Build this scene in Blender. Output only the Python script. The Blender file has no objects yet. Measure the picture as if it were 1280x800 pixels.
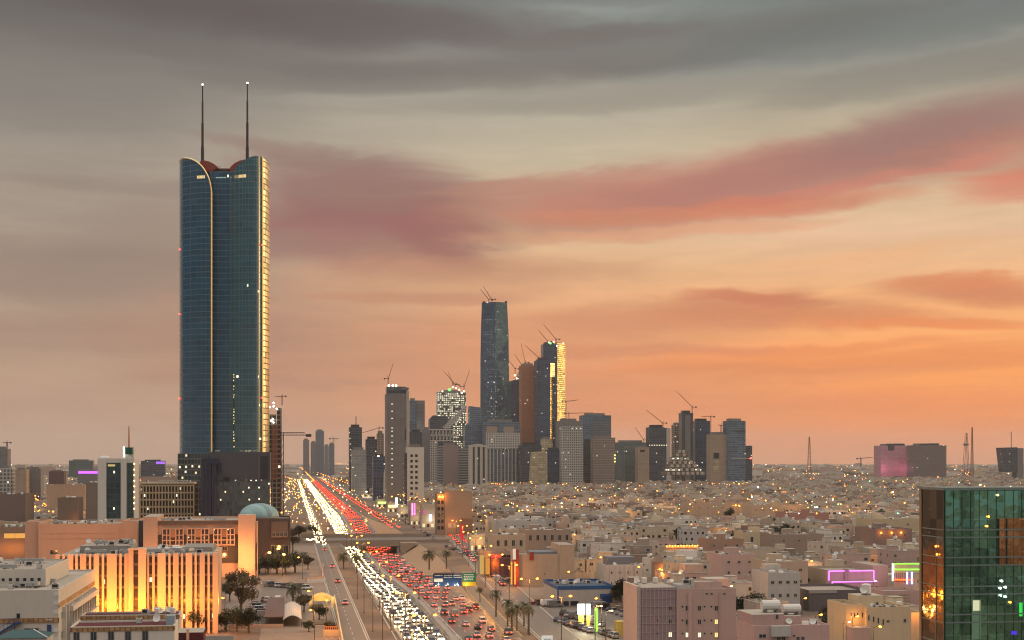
import bpy, math, random
import numpy as np
from mathutils import Vector, Matrix
R = math.radians
SC = bpy.context.scene
COL = SC.collection
random.seed(11)
# ---------------------------------------------------------------- camera
F = 1777.8          # focal length in pixels of a 1280 px wide picture (50 mm on 36 mm)
H = 50.0            # eye height above the street
HOR = 575.0         # row of the horizon
cam_d = bpy.data.cameras.new("camera"); cam = bpy.data.objects.new("camera", cam_d); COL.objects.link(cam)
cam.location = (0, 0, H); cam.rotation_euler = (R(90), 0, 0)
cam_d.lens = 50; cam_d.sensor_width = 36; cam_d.shift_y = (HOR - 400) / 1280
cam_d.clip_start = 1; cam_d.clip_end = 60000
SC.camera = cam
# ---------------------------------------------------------------- exposure, render settings
SC.view_settings.view_transform = 'Standard'; SC.view_settings.look = 'None'
SC.view_settings.exposure = 0.0; SC.view_settings.gamma = 1.0; SC.view_settings.use_curve_mapping = False
SC.render.engine = 'CYCLES'
cy = SC.cycles
cy.max_bounces = 5; cy.diffuse_bounces = 2; cy.glossy_bounces = 3; cy.transmission_bounces = 2
cy.volume_bounces = 0; cy.transparent_max_bounces = 4
cy.sample_clamp_indirect = 4.0; cy.caustics_reflective = False; cy.caustics_refractive = False
cy.use_denoising = True; cy.pixel_filter_type = 'BLACKMAN_HARRIS'; cy.filter_width = 1.15
try:
    cy.denoiser = 'OPENIMAGEDENOISE'; cy.denoising_input_passes = 'RGB_ALBEDO_NORMAL'
except Exception: pass

HAZE = 3.0e-5
def lin(c):
    return tuple((v / 255 / 12.92 if v / 255 <= .04045 else ((v / 255 + .055) / 1.055) ** 2.4) for v in c)
def rgba(c): return (*lin(c), 1.0)
# ---------------------------------------------------------------- sky: dusk gradient with long cloud banks, by world direction
W = bpy.data.worlds.new("World"); SC.world = W; W.use_nodes = True
nt = W.node_tree; nt.nodes.clear()
N = lambda t, tree=nt: tree.nodes.new(t)
def mth(op, a, b=None, c=None, tree=None, clamp=False):
    tree = tree or nt
    n = tree.nodes.new('ShaderNodeMath'); n.operation = op; n.use_clamp = clamp
    for i, v in enumerate((a, b, c)):
        if v is None: continue
        if isinstance(v, (int, float)): n.inputs[i].default_value = v
        else: tree.links.new(v, n.inputs[i])
    return n.outputs[0]
def mixc(f, a, b, tree=None):
    tree = tree or nt
    n = tree.nodes.new('ShaderNodeMix'); n.data_type = 'RGBA'
    for k, v in ((0, f), (6, a), (7, b)):
        if isinstance(v, (int, float)): n.inputs[k].default_value = v
        elif isinstance(v, tuple): n.inputs[k].default_value = v
        else: tree.links.new(v, n.inputs[k])
    return n.outputs[2]
def smooth(v, a, b, lo=0., hi=1., tree=None):
    tree = tree or nt
    n = tree.nodes.new('ShaderNodeMapRange'); n.interpolation_type = 'SMOOTHSTEP'
    tree.links.new(v, n.inputs[0])
    for i, x in enumerate((a, b, lo, hi)): n.inputs[i + 1].default_value = x
    return n.outputs[0]
tc = N('ShaderNodeTexCoord'); sp = N('ShaderNodeSeparateXYZ'); nt.links.new(tc.outputs['Generated'], sp.inputs[0])
az = mth('ARCTAN2', sp.outputs[0], sp.outputs[1]); el = mth('ARCSINE', sp.outputs[2])
def ramp(v, stops, tree=None):
    tree = tree or nt
    n = tree.nodes.new('ShaderNodeValToRGB'); tree.links.new(v, n.inputs[0])
    e = n.color_ramp.elements
    while len(e) > 1: e.remove(e[-1])
    e[0].position, e[0].color = stops[0][0], stops[0][1]
    for p, c in stops[1:]:
        x = e.new(p); x.color = c
    return n.outputs[0]
elu = mth('MULTIPLY', el, 3.0)      # 0..1 over 0..19 degrees
def col_ramp(rows): return ramp(elu, sorted(((575 - y) / F * 3.0, rgba(c)) for y, c in rows))
LEFT = col_ramp([(575,(180,147,126)),(500,(180,147,126)),(420,(174,147,127)),(330,(164,146,130)),(230,(156,144,132)),(130,(142,135,127)),(40,(118,114,110)),(0,(108,108,107))])
MID = col_ramp([(575,(206,146,112)),(520,(219,146,106)),(440,(222,154,114)),(360,(226,174,132)),(290,(212,180,145)),(200,(192,178,154)),(130,(172,165,150)),(60,(148,149,142)),(0,(138,146,142))])
RIGHT = col_ramp([(575,(214,146,112)),(530,(236,146,96)),(455,(250,164,102)),(390,(243,178,124)),(300,(224,186,152)),(200,(196,176,148)),(110,(146,144,134)),(50,(124,128,124)),(0,(114,120,118))])
sky = mixc(smooth(az, -.30, .06), LEFT, MID); sky = mixc(smooth(az, .02, .26), sky, RIGHT)
# cloud field
uv = N('ShaderNodeCombineXYZ'); nt.links.new(mth('MULTIPLY', az, F), uv.inputs[0]); nt.links.new(mth('MULTIPLY', el, -F), uv.inputs[1]); uv.inputs[2].default_value = 1
def noise_uv(sx, sy, scale, detail, seed, dist=0.0, rot=0.0):
    mp = N('ShaderNodeMapping'); mp.inputs['Scale'].default_value = (sx, sy, 1); mp.inputs['Location'].default_value = (seed, seed * 1.7, 0); mp.inputs['Rotation'].default_value = (0, 0, R(rot))
    nt.links.new(uv.outputs[0], mp.inputs[0])
    n = N('ShaderNodeTexNoise'); n.inputs['Scale'].default_value = scale; n.inputs['Detail'].default_value = detail; n.inputs['Distortion'].default_value = dist; n.inputs['Roughness'].default_value = .6
    nt.links.new(mp.outputs[0], n.inputs['Vector']); return n
w1 = noise_uv(.0042, .016, 1.0, 7, 3.1, .5)
wv = N('ShaderNodeVectorMath'); wv.operation = 'SUBTRACT'; nt.links.new(w1.outputs['Color'], wv.inputs[0]); wv.inputs[1].default_value = (.5, .5, .5)
wm = N('ShaderNodeVectorMath'); wm.operation = 'MULTIPLY'; nt.links.new(wv.outputs[0], wm.inputs[0]); wm.inputs[1].default_value = (230, 46, 0)
wa = N('ShaderNodeVectorMath'); wa.operation = 'ADD'; nt.links.new(wm.outputs[0], wa.inputs[0]); nt.links.new(uv.outputs[0], wa.inputs[1])
tex = smooth(noise_uv(.0030, .019, 1.0, 9, 9.4, .9, 4).outputs['Fac'], .36, .64)
fine = smooth(noise_uv(.008, .055, 1.0, 9, 1.4, .5, 5).outputs['Fac'], .34, .66)
texf = mth('ADD', mth('MULTIPLY', tex, .5), mth('MULTIPLY', fine, .5))
def cloud(px, py, rx, ry, tilt, colr, s, soft=1.0, body=.8):
    global sky
    cx = math.atan((px - 640) / F) * F; cyy = (py - HOR)
    t = R(tilt); a = (math.cos(t) / rx, math.sin(t) / rx); b = (-math.sin(t) / ry, math.cos(t) / ry)
    d = []
    for k in (a, b):
        n = N('ShaderNodeVectorMath'); n.operation = 'DOT_PRODUCT'; nt.links.new(wa.outputs[0], n.inputs[0])
        n.inputs[1].default_value = (k[0], k[1], -(k[0] * cx + k[1] * cyy)); d.append(n.outputs['Value'])
    m = mth('ADD', mth('MULTIPLY', d[0], d[0]), mth('MULTIPLY', d[1], d[1]))
    m = smooth(m, 2.0, 2.0 - 2.0 * soft, 0, s)
    m = mth('MULTIPLY', m, mth('MULTIPLY_ADD', texf, 1 - body, body))
    sky = mixc(mth('MULTIPLY', m, .86), sky, rgba(colr))
for c in [
    (160,30,460,70,0,(84,80,79),.7), (420,48,330,26,2,(92,80,79),.85), (560,104,320,20,-2,(106,99,96),.8), (60,140,260,50,0,(110,105,101),.5),
    (860,68,260,26,-4,(104,100,97),.85), (1140,66,300,26,-6,(104,108,106),.75), (640,14,260,14,0,(110,108,106),.6), (1190,116,200,18,-6,(126,120,112),.7), (760,132,260,16,-3,(132,124,116),.6), (1000,30,220,16,-4,(112,116,113),.6), (330,90,240,14,2,(110,102,98),.6),
    (470,250,150,46,6,(134,90,90),1.0), (450,300,180,40,2,(146,100,97),1.0), (540,296,60,34,24,(150,100,96),.85), (230,300,130,40,0,(134,113,105),.5),
    (720,258,170,36,-2,(174,122,106),.95), (890,246,210,44,-5,(184,122,108),.9), (1040,214,220,32,-11,(164,112,106),.9), (1215,178,190,34,-9,(144,108,104),.9), (1250,216,150,26,-8,(180,116,102),.8),
    (980,266,130,12,-2,(206,124,98),.95), (820,274,150,10,0,(204,134,106),.8), (1270,250,80,20,-6,(208,116,96),.95), (620,338,170,14,0,(196,142,112),.5),
    (80,350,230,34,2,(134,112,104),.65), (150,420,260,24,0,(146,117,106),.5), (330,420,200,60,0,(172,126,108),.45), (560,350,200,22,0,(186,134,110),.5), (470,470,260,26,0,(190,130,106),.3),
    (960,386,130,20,4,(196,128,98),.95), (1010,402,180,14,2,(214,136,96),.8), (830,398,150,20,-2,(200,134,104),.7), (1225,374,120,18,3,(200,122,92),1.0), (1200,362,90,9,0,(222,138,96),.7),
    (1120,456,330,13,-1,(224,138,92),.85), (960,470,200,10,0,(214,138,100),.6), (700,415,220,26,0,(206,140,108),.5), (1130,506,200,12,0,(230,138,92),.6), (850,500,240,20,0,(214,140,104),.4),
    (620,236,90,8,-2,(176,128,112),.8), (760,222,120,8,-4,(186,136,118),.7), (1090,240,140,8,-10,(196,124,108),.8), (900,292,160,7,-2,(222,160,126),.7), (700,300,120,9,0,(204,146,116),.6), (1000,440,160,7,-2,(226,136,92),.8), (1180,412,120,7,2,(230,136,90),.8), (820,440,120,8,0,(204,134,102),.6), (380,200,110,12,6,(140,110,104),.7), (150,250,140,10,2,(136,119,111),.6), (520,372,120,8,0,(188,131,108),.7), (930,374,90,8,6,(198,120,94),.9), (1060,330,140,7,-3,(234,176,130),.6), (300,480,160,9,0,(170,130,110),.5), (760,60,120,9,-4,(112,104,100),.7), (1050,52,140,9,-6,(112,112,108),.7)]:
    cloud(*c)
# a faint streakiness everywhere, then the part of the sky outside the picture: bright grey-mauve overhead, dim blue behind
hsv = N('ShaderNodeHueSaturation'); nt.links.new(sky, hsv.inputs['Color']); nt.links.new(mth('MULTIPLY_ADD', texf, .12, 1.0), hsv.inputs['Value']); hsv.inputs['Saturation'].default_value = 1.04
sky = hsv.outputs[0]
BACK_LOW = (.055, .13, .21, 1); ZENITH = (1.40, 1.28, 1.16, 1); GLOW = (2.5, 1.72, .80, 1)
absaz = mth('ABSOLUTE', az)
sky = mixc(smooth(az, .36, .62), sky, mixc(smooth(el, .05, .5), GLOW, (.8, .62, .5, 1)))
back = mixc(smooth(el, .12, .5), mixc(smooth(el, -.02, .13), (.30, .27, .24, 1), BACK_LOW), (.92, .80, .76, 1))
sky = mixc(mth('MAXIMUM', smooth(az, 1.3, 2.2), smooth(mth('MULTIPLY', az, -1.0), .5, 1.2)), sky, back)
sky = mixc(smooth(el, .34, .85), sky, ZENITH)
ns = N('ShaderNodeTexSky'); ns.sky_type = 'NISHITA'; ns.sun_disc = False; ns.sun_elevation = R(2.5); ns.sun_rotation = R(48)
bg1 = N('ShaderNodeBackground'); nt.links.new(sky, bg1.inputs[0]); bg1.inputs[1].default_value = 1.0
bg2 = N('ShaderNodeBackground'); nt.links.new(ns.outputs[0], bg2.inputs[0]); bg2.inputs[1].default_value = .004
add = N('ShaderNodeAddShader'); nt.links.new(bg1.outputs[0], add.inputs[0]); nt.links.new(bg2.outputs[0], add.inputs[1])
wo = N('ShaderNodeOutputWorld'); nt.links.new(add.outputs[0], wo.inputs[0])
W.cycles.sampling_method = 'MANUAL'; W.cycles.sample_map_resolution = 512
# the afterglow low in the west, beyond the frame's edge
sl = bpy.data.lights.new("sun", 'SUN'); sl.energy = .9; sl.angle = R(14); sl.color = (1, .62, .34)
sun = bpy.data.objects.new("sun", sl); COL.objects.link(sun)
sun.rotation_euler = Vector((math.sin(R(62)), math.cos(R(62)) * .6, math.tan(R(7)))).to_track_quat('Z', 'Y').to_euler()
# ---------------------------------------------------------------- helpers
TH = math.atan(.155)                     # the street grid is turned this far from the line of sight
RX = Vector((math.cos(TH), math.sin(TH), 0)); DY = Vector((-math.sin(TH), math.cos(TH), 0))
def gx(px, D): return (px - 640) / F * D
def gz(py, D): return H - (py - HOR) * D / F
def gd(py, z=0.): return (H - z) * F / (py - HOR)         # distance of a point of height z seen at row py
def ground(px, py, z=0.):
    D = gd(py, z); return Vector((gx(px, D), D, z))
def road(c, Y, z=0.): return Vector((c - .155 * Y, Y, z))  # c: metres across the avenue, Y: distance
def tag(o, label=None, cat=None, group=None, kind=None):
    if label: o['label'] = label
    if cat: o['category'] = cat
    if group: o['group'] = group
    if kind: o['kind'] = kind
    return o
def thing(name, label, cat, loc=(0, 0, 0), rz=0., group=None):
    o = bpy.data.objects.new(name, None); COL.objects.link(o); o.empty_display_size = 1
    o.location = loc; o.rotation_euler = (0, 0, rz)
    return tag(o, label, cat, group)
class MB:
    """collects faces with materials; build() links them as one mesh object"""
    def __init__(s): s.v = []; s.f = []; s.m = []; s.mats = []
    def mi(s, mat):
        if mat not in s.mats: s.mats.append(mat)
        return s.mats.index(mat)
    def add(s, vs, fs, mat):
        b = len(s.v); i = s.mi(mat); s.v += [tuple(v) for v in vs]
        for f in fs: s.f.append(tuple(b + k for k in f)); s.m.append(i)
        return s
    def box(s, x0, x1, y0, y1, z0, z1, mat, top=None, bottom=True):
        vs = [(x0,y0,z0),(x1,y0,z0),(x1,y1,z0),(x0,y1,z0),(x0,y0,z1),(x1,y0,z1),(x1,y1,z1),(x0,y1,z1)]
        fs = [(0,1,5,4),(1,2,6,5),(2,3,7,6),(3,0,4,7)] + ([(3,2,1,0)] if bottom else [])
        s.add(vs, fs, mat); s.add(vs[4:], [(0,1,2,3)], top or mat); return s
    def prism(s, poly, z0, z1, mat, top=None):
        n = len(poly)
        z1s = z1 if isinstance(z1, (list, tuple)) else [z1] * n
        vs = [(x, y, z0) for x, y in poly] + [(p[0], p[1], z) for p, z in zip(poly, z1s)]
        s.add(vs, [(i, (i+1) % n, n + (i+1) % n, n + i) for i in range(n)] + [tuple(range(n-1, -1, -1))], mat)
        s.add(vs[n:], [tuple(range(n))], top or mat); return s
    def prof(s, poly, y0, y1, mat, side=None):
        """poly in x,z, extruded in y"""
        n = len(poly); vs = [(x, y0, z) for x, z in poly] + [(x, y1, z) for x, z in poly]
        s.add(vs, [tuple(range(n)), tuple(range(2*n-1, n-1, -1))], mat)
        s.add(vs, [((i+1) % n, i, n + i, n + (i+1) % n) for i in range(n)], side or mat); return s
    def quad(s, a, b, c, d, mat): return s.add([a, b, c, d], [(0,1,2,3)], mat)
    def cyl(s, x, y, z0, z1, r, mat, n=12, r1=None, top=None):
        r1 = r if r1 is None else r1; a = [2*math.pi*i/n for i in range(n)]
        vs = [(x+r*math.cos(t), y+r*math.sin(t), z0) for t in a] + [(x+r1*math.cos(t), y+r1*math.sin(t), z1) for t in a]
        s.add(vs, [(i, (i+1) % n, n+(i+1) % n, n+i) for i in range(n)], mat); s.add(vs[n:], [tuple(range(n))], top or mat)
        s.add(vs[:n], [tuple(range(n-1, -1, -1))], mat); return s
    def bar(s, p, q, r, mat, n=6, r1=None):
        p = Vector(p); q = Vector(q); d = (q - p)
        if d.length < 1e-6: return s
        d.normalize(); u = d.orthogonal().normalized(); w = d.cross(u); r1 = r if r1 is None else r1
        a = [2*math.pi*i/n for i in range(n)]
        vs = [p + (u*math.cos(t) + w*math.sin(t))*r for t in a] + [q + (u*math.cos(t) + w*math.sin(t))*r1 for t in a]
        s.add(vs, [(i, (i+1) % n, n+(i+1) % n, n+i) for i in range(n)] + [tuple(range(n-1,-1,-1)), tuple(range(n, 2*n))], mat); return s
    def path(s, pts, r, mat, n=6):
        for a, b in zip(pts, pts[1:]): s.bar(a, b, r, mat, n)
        return s
    def ball(s, c, r, mat, n=10, m=6, half=False, sz=1.):
        rows = []; vs = []
        t0 = 0 if half else -math.pi/2
        for j in range(m+1):
            t = t0 + (math.pi/2 - t0) * j / m
            for i in range(n):
                p = 2*math.pi*i/n; vs.append((c[0]+r*math.cos(t)*math.cos(p), c[1]+r*math.cos(t)*math.sin(p), c[2]+r*sz*math.sin(t)))
        s.add(vs, [(j*n+i, j*n+(i+1) % n, (j+1)*n+(i+1) % n, (j+1)*n+i) for j in range(m) for i in range(n)], mat); return s
    def mesh(s, name):
        me = bpy.data.meshes.new(name); me.from_pydata(s.v, [], s.f)
        for m in s.mats: me.materials.append(m)
        me.polygons.foreach_set('material_index', s.m); me.update(); return me
    def build(s, name, parent=None, loc=None, rz=None):
        o = bpy.data.objects.new(name, s.mesh(name)); COL.objects.link(o)
        if parent: o.parent = parent
        if loc is not None: o.location = loc
        if rz is not None: o.rotation_euler = (0, 0, rz)
        return o
KIDS = {}
def link(o, parent=None, loc=None, rz=None):
    COL.objects.link(o); o.parent = parent
    if loc is not None: o.location = loc
    if rz is not None: o.rotation_euler = (0, 0, rz)
    return o
def put(name, mesh, parent, loc=(0, 0, 0), rz=0., scale=None):
    o = bpy.data.objects.new(name, mesh); COL.objects.link(o); o.parent = parent; o.location = loc; o.rotation_euler = (0, 0, rz)
    if scale: o.scale = scale
    return o
def dup(src, loc=None, rz=None, label=None, group=None, scale=None):
    """a copy of a thing with copies of its parts and their sub-parts"""
    r = src.copy(); COL.objects.link(r)
    if loc is not None: r.location = loc
    if rz is not None: r.rotation_euler = (0, 0, rz)
    if scale is not None: r.scale = scale
    if label: r['label'] = label
    if group: r['group'] = group
    def rec(a, b):
        for ch in list(a.children):
            c = ch.copy(); COL.objects.link(c); c.parent = b; rec(ch, c)
    rec(src, r); return r
# ---------------------------------------------------------------- materials
MATS = {}
def new_mat(name):
    m = bpy.data.materials.new(name); m.use_nodes = True; MATS[name] = m
    t = m.node_tree; b = t.nodes['Principled BSDF']; return m, t, b
def tnode(t, kind, **kw):
    n = t.nodes.new(kind)
    for k, v in kw.items(): setattr(n, k, v)
    return n
def obj_coord(t):
    return t.nodes.new('ShaderNodeTexCoord').outputs['Object']
def scaled(t, vec, s):
    n = t.nodes.new('ShaderNodeMapping'); n.inputs['Scale'].default_value = s; t.links.new(vec, n.inputs[0]); return n.outputs[0]
def tnoise(t, vec, scale, detail=4, rough=.55):
    n = t.nodes.new('ShaderNodeTexNoise'); n.inputs['Scale'].default_value = scale; n.inputs['Detail'].default_value = detail; n.inputs['Roughness'].default_value = rough
    t.links.new(vec, n.inputs['Vector']); return n.outputs['Fac']
def plain(name, c, rough=.7, metal=0., spec=.3):
    if name in MATS: return MATS[name]
    m, t, b = new_mat(name); b.inputs['Base Color'].default_value = (*c, 1); b.inputs['Roughness'].default_value = rough; b.inputs['Metallic'].default_value = metal
    b.inputs['Specular IOR Level'].default_value = spec; return m
def wall(name, c, var=.16, streak=.22, rough=.9, dirt=(.10, .085, .07)):
    """weathered render: soft patches, run-off streaks and dust, all fixed to the surface"""
    if name in MATS: return MATS[name]
    m, t, b = new_mat(name); oc = obj_coord(t)
    patch = tnoise(t, oc, .35, 5); st = tnoise(t, scaled(t, oc, (.9, .9, .06)), 1.3, 4); gr = tnoise(t, oc, 6., 3)
    f = mth('ADD', mth('MULTIPLY', smooth(st, .45, .85, 0, streak, t), 1.0, tree=t), mth('MULTIPLY', smooth(patch, .45, .8, 0, var, t), 1.0, tree=t), tree=t, clamp=True)
    base = mixc(f, (*c, 1), (*dirt, 1), t)
    hs = t.nodes.new('ShaderNodeHueSaturation'); t.links.new(base, hs.inputs['Color']); t.links.new(mth('MULTIPLY_ADD', gr, .22, .89, t), hs.inputs['Value'])
    oi = t.nodes.new('ShaderNodeObjectInfo'); hs2 = t.nodes.new('ShaderNodeHueSaturation'); t.links.new(hs.outputs[0], hs2.inputs['Color'])
    t.links.new(mth('MULTIPLY_ADD', oi.outputs['Random'], .24, .88, t), hs2.inputs['Value'])
    t.links.new(hs2.outputs[0], b.inputs['Base Color']); b.inputs['Roughness'].default_value = rough; b.inputs['Specular IOR Level'].default_value = .2
    return m
def emit(name, c, s, sampling='AUTO'):
    if name in MATS: return MATS[name]
    m, t, b = new_mat(name); t.nodes.remove(b); e = t.nodes.new('ShaderNodeEmission'); e.inputs[0].default_value = (*c, 1); e.inputs[1].default_value = s
    t.links.new(e.outputs[0], t.nodes['Material Output'].inputs[0]); m.cycles.emission_sampling = sampling; return m
def facade(name, glass, frame, fw=3.2, fh=3.6, lit=.06, litc=(1, .72, .36), lits=2.2, gx_=.12, gy_=.18, rough=.16, metal=.0, spec=.5, var=.5, seed=0., frame_rough=.7, blotch=0., blotchc=(.3, .2, .1), spread=.5, dot=.24):
    """storeys and bays laid out in the wall's own metres: panes, frame bands, some rooms with the light on"""
    if name in MATS: return MATS[name]
    m, t, b = new_mat(name)
    oc = obj_coord(t); s = t.nodes.new('ShaderNodeSeparateXYZ'); t.links.new(oc, s.inputs[0])
    u = mth('MULTIPLY', mth('ADD', s.outputs[0], s.outputs[1], tree=t), 1 / fw, tree=t); v = mth('MULTIPLY', s.outputs[2], 1 / fh, tree=t)
    fu = mth('FRACT', u, tree=t); fv = mth('FRACT', v, tree=t)
    fr = mth('MAXIMUM', mth('LESS_THAN', fu, gx_, tree=t), mth('LESS_THAN', fv, gy_, tree=t), tree=t)
    cell = t.nodes.new('ShaderNodeCombineXYZ'); t.links.new(mth('FLOOR', u, tree=t), cell.inputs[0]); t.links.new(mth('FLOOR', v, tree=t), cell.inputs[1]); cell.inputs[2].default_value = seed
    wn = t.nodes.new('ShaderNodeTexWhiteNoise'); wn.noise_dimensions = '3D'; t.links.new(cell.outputs[0], wn.inputs[0])
    cell2 = t.nodes.new('ShaderNodeCombineXYZ'); t.links.new(mth('FLOOR', mth('MULTIPLY', u, .25, tree=t), tree=t), cell2.inputs[0]); t.links.new(mth('FLOOR', v, tree=t), cell2.inputs[1]); cell2.inputs[2].default_value = seed + 3
    wn2 = t.nodes.new('ShaderNodeTexWhiteNoise'); t.links.new(cell2.outputs[0], wn2.inputs[0])
    val = mth('ADD', mth('MULTIPLY', wn.outputs['Value'], .5, tree=t), mth('MULTIPLY', wn2.outputs['Value'], .5, tree=t), tree=t)
    hs = t.nodes.new('ShaderNodeHueSaturation'); hs.inputs['Color'].default_value = (*glass, 1); t.links.new(mth('MULTIPLY_ADD', val, var * 2, 1 - var, t), hs.inputs['Value'])
    gcol = hs.outputs[0]
    if blotch:
        gcol = mixc(smooth(tnoise(t, scaled(t, oc, (1, 1, .45)), .09, 5), .5, .72, 0, blotch, t), gcol, (*blotchc, 1), t)
    col = mixc(fr, gcol, (*frame, 1), t)
    t.links.new(col, b.inputs['Base Color'])
    t.links.new(mth('MULTIPLY_ADD', fr, frame_rough - rough, rough, t), b.inputs['Roughness'])
    if metal: t.links.new(mth('MULTIPLY', mth('SUBTRACT', 1., fr, tree=t), metal, tree=t), b.inputs['Metallic'])
    b.inputs['Specular IOR Level'].default_value = spec
    if lit > 0:
        on = mth('MULTIPLY', mth('GREATER_THAN', wn.outputs['Value'], 1 - lit, tree=t), mth('SUBTRACT', 1., fr, tree=t), tree=t)
        on = mth('MULTIPLY', on, mth('GREATER_THAN', wn2.outputs['Value'], spread, tree=t), tree=t)
        s2 = t.nodes.new('ShaderNodeSeparateColor'); t.links.new(wn.outputs['Color'], s2.inputs[0])
        du = mth('ABSOLUTE', mth('SUBTRACT', fu, mth('MULTIPLY_ADD', s2.outputs[1], .4, .36, t), tree=t), tree=t); dv = mth('ABSOLUTE', mth('SUBTRACT', fv, mth('MULTIPLY_ADD', s2.outputs[2], .3, .45, t), tree=t), tree=t)
        on = mth('MULTIPLY', on, mth('MULTIPLY', mth('LESS_THAN', du, dot, tree=t), mth('LESS_THAN', dv, dot * .8, tree=t), tree=t), tree=t)
        lc = mixc(wn2.outputs['Value'], (*litc, 1), (1, .86, .62, 1), t)
        t.links.new(lc, b.inputs['Emission Color']); t.links.new(mth('MULTIPLY', mth('MULTIPLY', on, lits, tree=t), mth('MULTIPLY_ADD', s2.outputs[0], 1.0, .12, t), tree=t), b.inputs['Emission Strength'])
    m.cycles.emission_sampling = 'NONE'
    return m
ROOF = wall('roof_screed', (.33, .295, .25), .3, .0); ROOF2 = wall('roof_gravel', (.40, .365, .31), .3, 0)
CONC = wall('concrete', (.30, .275, .25)); DARK = plain('dark_void', (.02, .02, .022), .4); STEEL = plain('steel', (.16, .15, .15), .5, .6)
WHITE = plain('white_paint', (.55, .53, .49), .6); WINDOW = plain('window_glass', (.016, .02, .024), .12, 0, .6); FRAME = plain('window_frame', (.33, .29, .25), .7)
LITWIN = emit('lit_window', (1, .66, .25), 1.5, 'NONE'); LITPALE = emit('lit_window_pale', (1, .86, .55), 1.6, 'NONE')
SODIUM = emit('sodium_lamp', (1, .27, .025), 15, 'NONE'); WARM = emit('warm_lamp', (1, .58, .2), 12, 'NONE'); COOL = emit('cool_lamp', (.95, 1, .86), 16, 'NONE')
RED = emit('red_lamp', (1, .05, .03), 8, 'NONE')
# ================================================================= ground, avenue, sunken carriageways, bridge
def zh(Y):
    def sm(a, b, v):
        t = min(1, max(0, (v - a) / (b - a))); return t * t * (3 - 2 * t)
    return -6.6 * sm(470, 770, Y) * (1 - sm(1000, 1280, Y))
def asphalt(name, c, rough=.5):
    m, t, b = new_mat(name); oc = obj_coord(t)
    n1 = tnoise(t, oc, .05, 6); n2 = tnoise(t, oc, 1.2, 4); n3 = tnoise(t, scaled(t, oc, (1, .03, 1)), .5, 3)
    col = mixc(smooth(n1, .35, .7, 0, .55, t), (*c, 1), (c[0]*1.6, c[1]*1.5, c[2]*1.35, 1), t)
    hs = t.nodes.new('ShaderNodeHueSaturation'); t.links.new(col, hs.inputs['Color'])
    t.links.new(mth('ADD', mth('MULTIPLY_ADD', n2, .3, .72, t), mth('MULTIPLY', n3, .26, tree=t), tree=t), hs.inputs['Value']); t.links.new(hs.outputs[0], b.inputs['Base Color'])
    t.links.new(mth('MULTIPLY_ADD', n1, .3, rough - .15, t), b.inputs['Roughness']); b.inputs['Specular IOR Level'].default_value = .45; return m
ASPH = asphalt('asphalt', (.085, .073, .062), .32); ASPH2 = asphalt('asphalt_worn', (.12, .10, .085), .6)
def sandy(name, c, c2):
    m, t, b = new_mat(name); oc = obj_coord(t)
    n1 = tnoise(t, oc, .03, 7, .65); n2 = tnoise(t, oc, .7, 5)
    hs = t.nodes.new('ShaderNodeHueSaturation'); t.links.new(mixc(smooth(n1, .38, .64, 0, 1, t), (*c, 1), (*c2, 1), t), hs.inputs['Color'])
    t.links.new(mth('MULTIPLY_ADD', n2, .5, .72, t), hs.inputs['Value']); t.links.new(hs.outputs[0], b.inputs['Base Color']); b.inputs['Roughness'].default_value = .95; b.inputs['Specular IOR Level'].default_value = .1; return m
SAND = sandy('dusty_ground', (.20, .15, .112), (.125, .097, .077)); STRIP = sandy('planting_strip', (.235, .16, .11), (.15, .11, .08))
PAVING = wall('slope_paving', (.36, .235, .145), .2, .3); PAVE = sandy('paving_slabs', (.27, .21, .16), (.20, .155, .12))
KERB = wall('kerb_stone', (.40, .35, .29), .1, 0); PAINT = plain('road_paint', (.62, .58, .50), .7); YPAINT = plain('yellow_paint', (.62, .36, .06), .7)
Ys = [-800, 100, 250, 340, 400, 440, 470] + list(range(490, 1300, 20)) + [1300, 1500, 2000, 3000, 5000, 9000, 16300]
Cs = [-9400, -4000, -900, -200, 29.4, 30.1, 64.6, None, 200, 900, 4000, 9400]
mb = MB()
def gpt(j, Y):
    c = Cs[j]; z = 0.
    if c is None: c = 64.62 + 1.75 * abs(zh(Y)) + .02
    if j in (5, 6): z = zh(Y)
    return road(c, Y, z) if abs(c) < 1000 else Vector((c, Y, 0.))
for a, b in zip(Ys, Ys[1:]):
    for j in range(len(Cs) - 1):
        m = SAND
        if 470 <= a < 1280:
            if j == 4: m = CONC
            if j == 6: m = PAVING
        mb.quad(gpt(j, a), gpt(j + 1, a), gpt(j + 1, b), gpt(j, b), m)
tag(mb.build('ground'), kind='structure')
def strip(name, c0, c1, Ya, Yb, mat, dz=.03, prof=None, step=20):
    """c0, c1 constants or functions of Y; prof gives the height under it"""
    mb = MB(); ys = list(np.arange(Ya, Yb, step)) + [Yb]
    f0 = c0 if callable(c0) else (lambda Y: c0); f1 = c1 if callable(c1) else (lambda Y: c1); pz = prof or (lambda Y: 0.)
    for a, b in zip(ys, ys[1:]):
        mb.quad(road(f0(a), a, pz(a) + dz), road(f1(a), a, pz(a) + dz), road(f1(b), b, pz(b) + dz), road(f0(b), b, pz(b) + dz), mat)
    return tag(mb.build(name), kind='structure')
def rc(Y):      # centre of the right-hand service road
    pts = [(200, 73), (395, 74.5), (444, 76.5), (539, 82), (640, 88), (773, 98), (916, 106), (1217, 116), (1500, 112), (2200, 90), (4000, 80)]
    return float(np.interp(Y, [p[0] for p in pts], [p[1] for p in pts]))
strip('sunken_highway_road', 30.4, 64.4, 250, 4200, ASPH, .03, zh)
strip('service_road', 13.6, 21.5, 230, 4200, ASPH2, .03)
strip('service_road', lambda Y: rc(Y) - 5.5, lambda Y: rc(Y) + 5.5, 230, 4000, ASPH2, .03)
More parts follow.
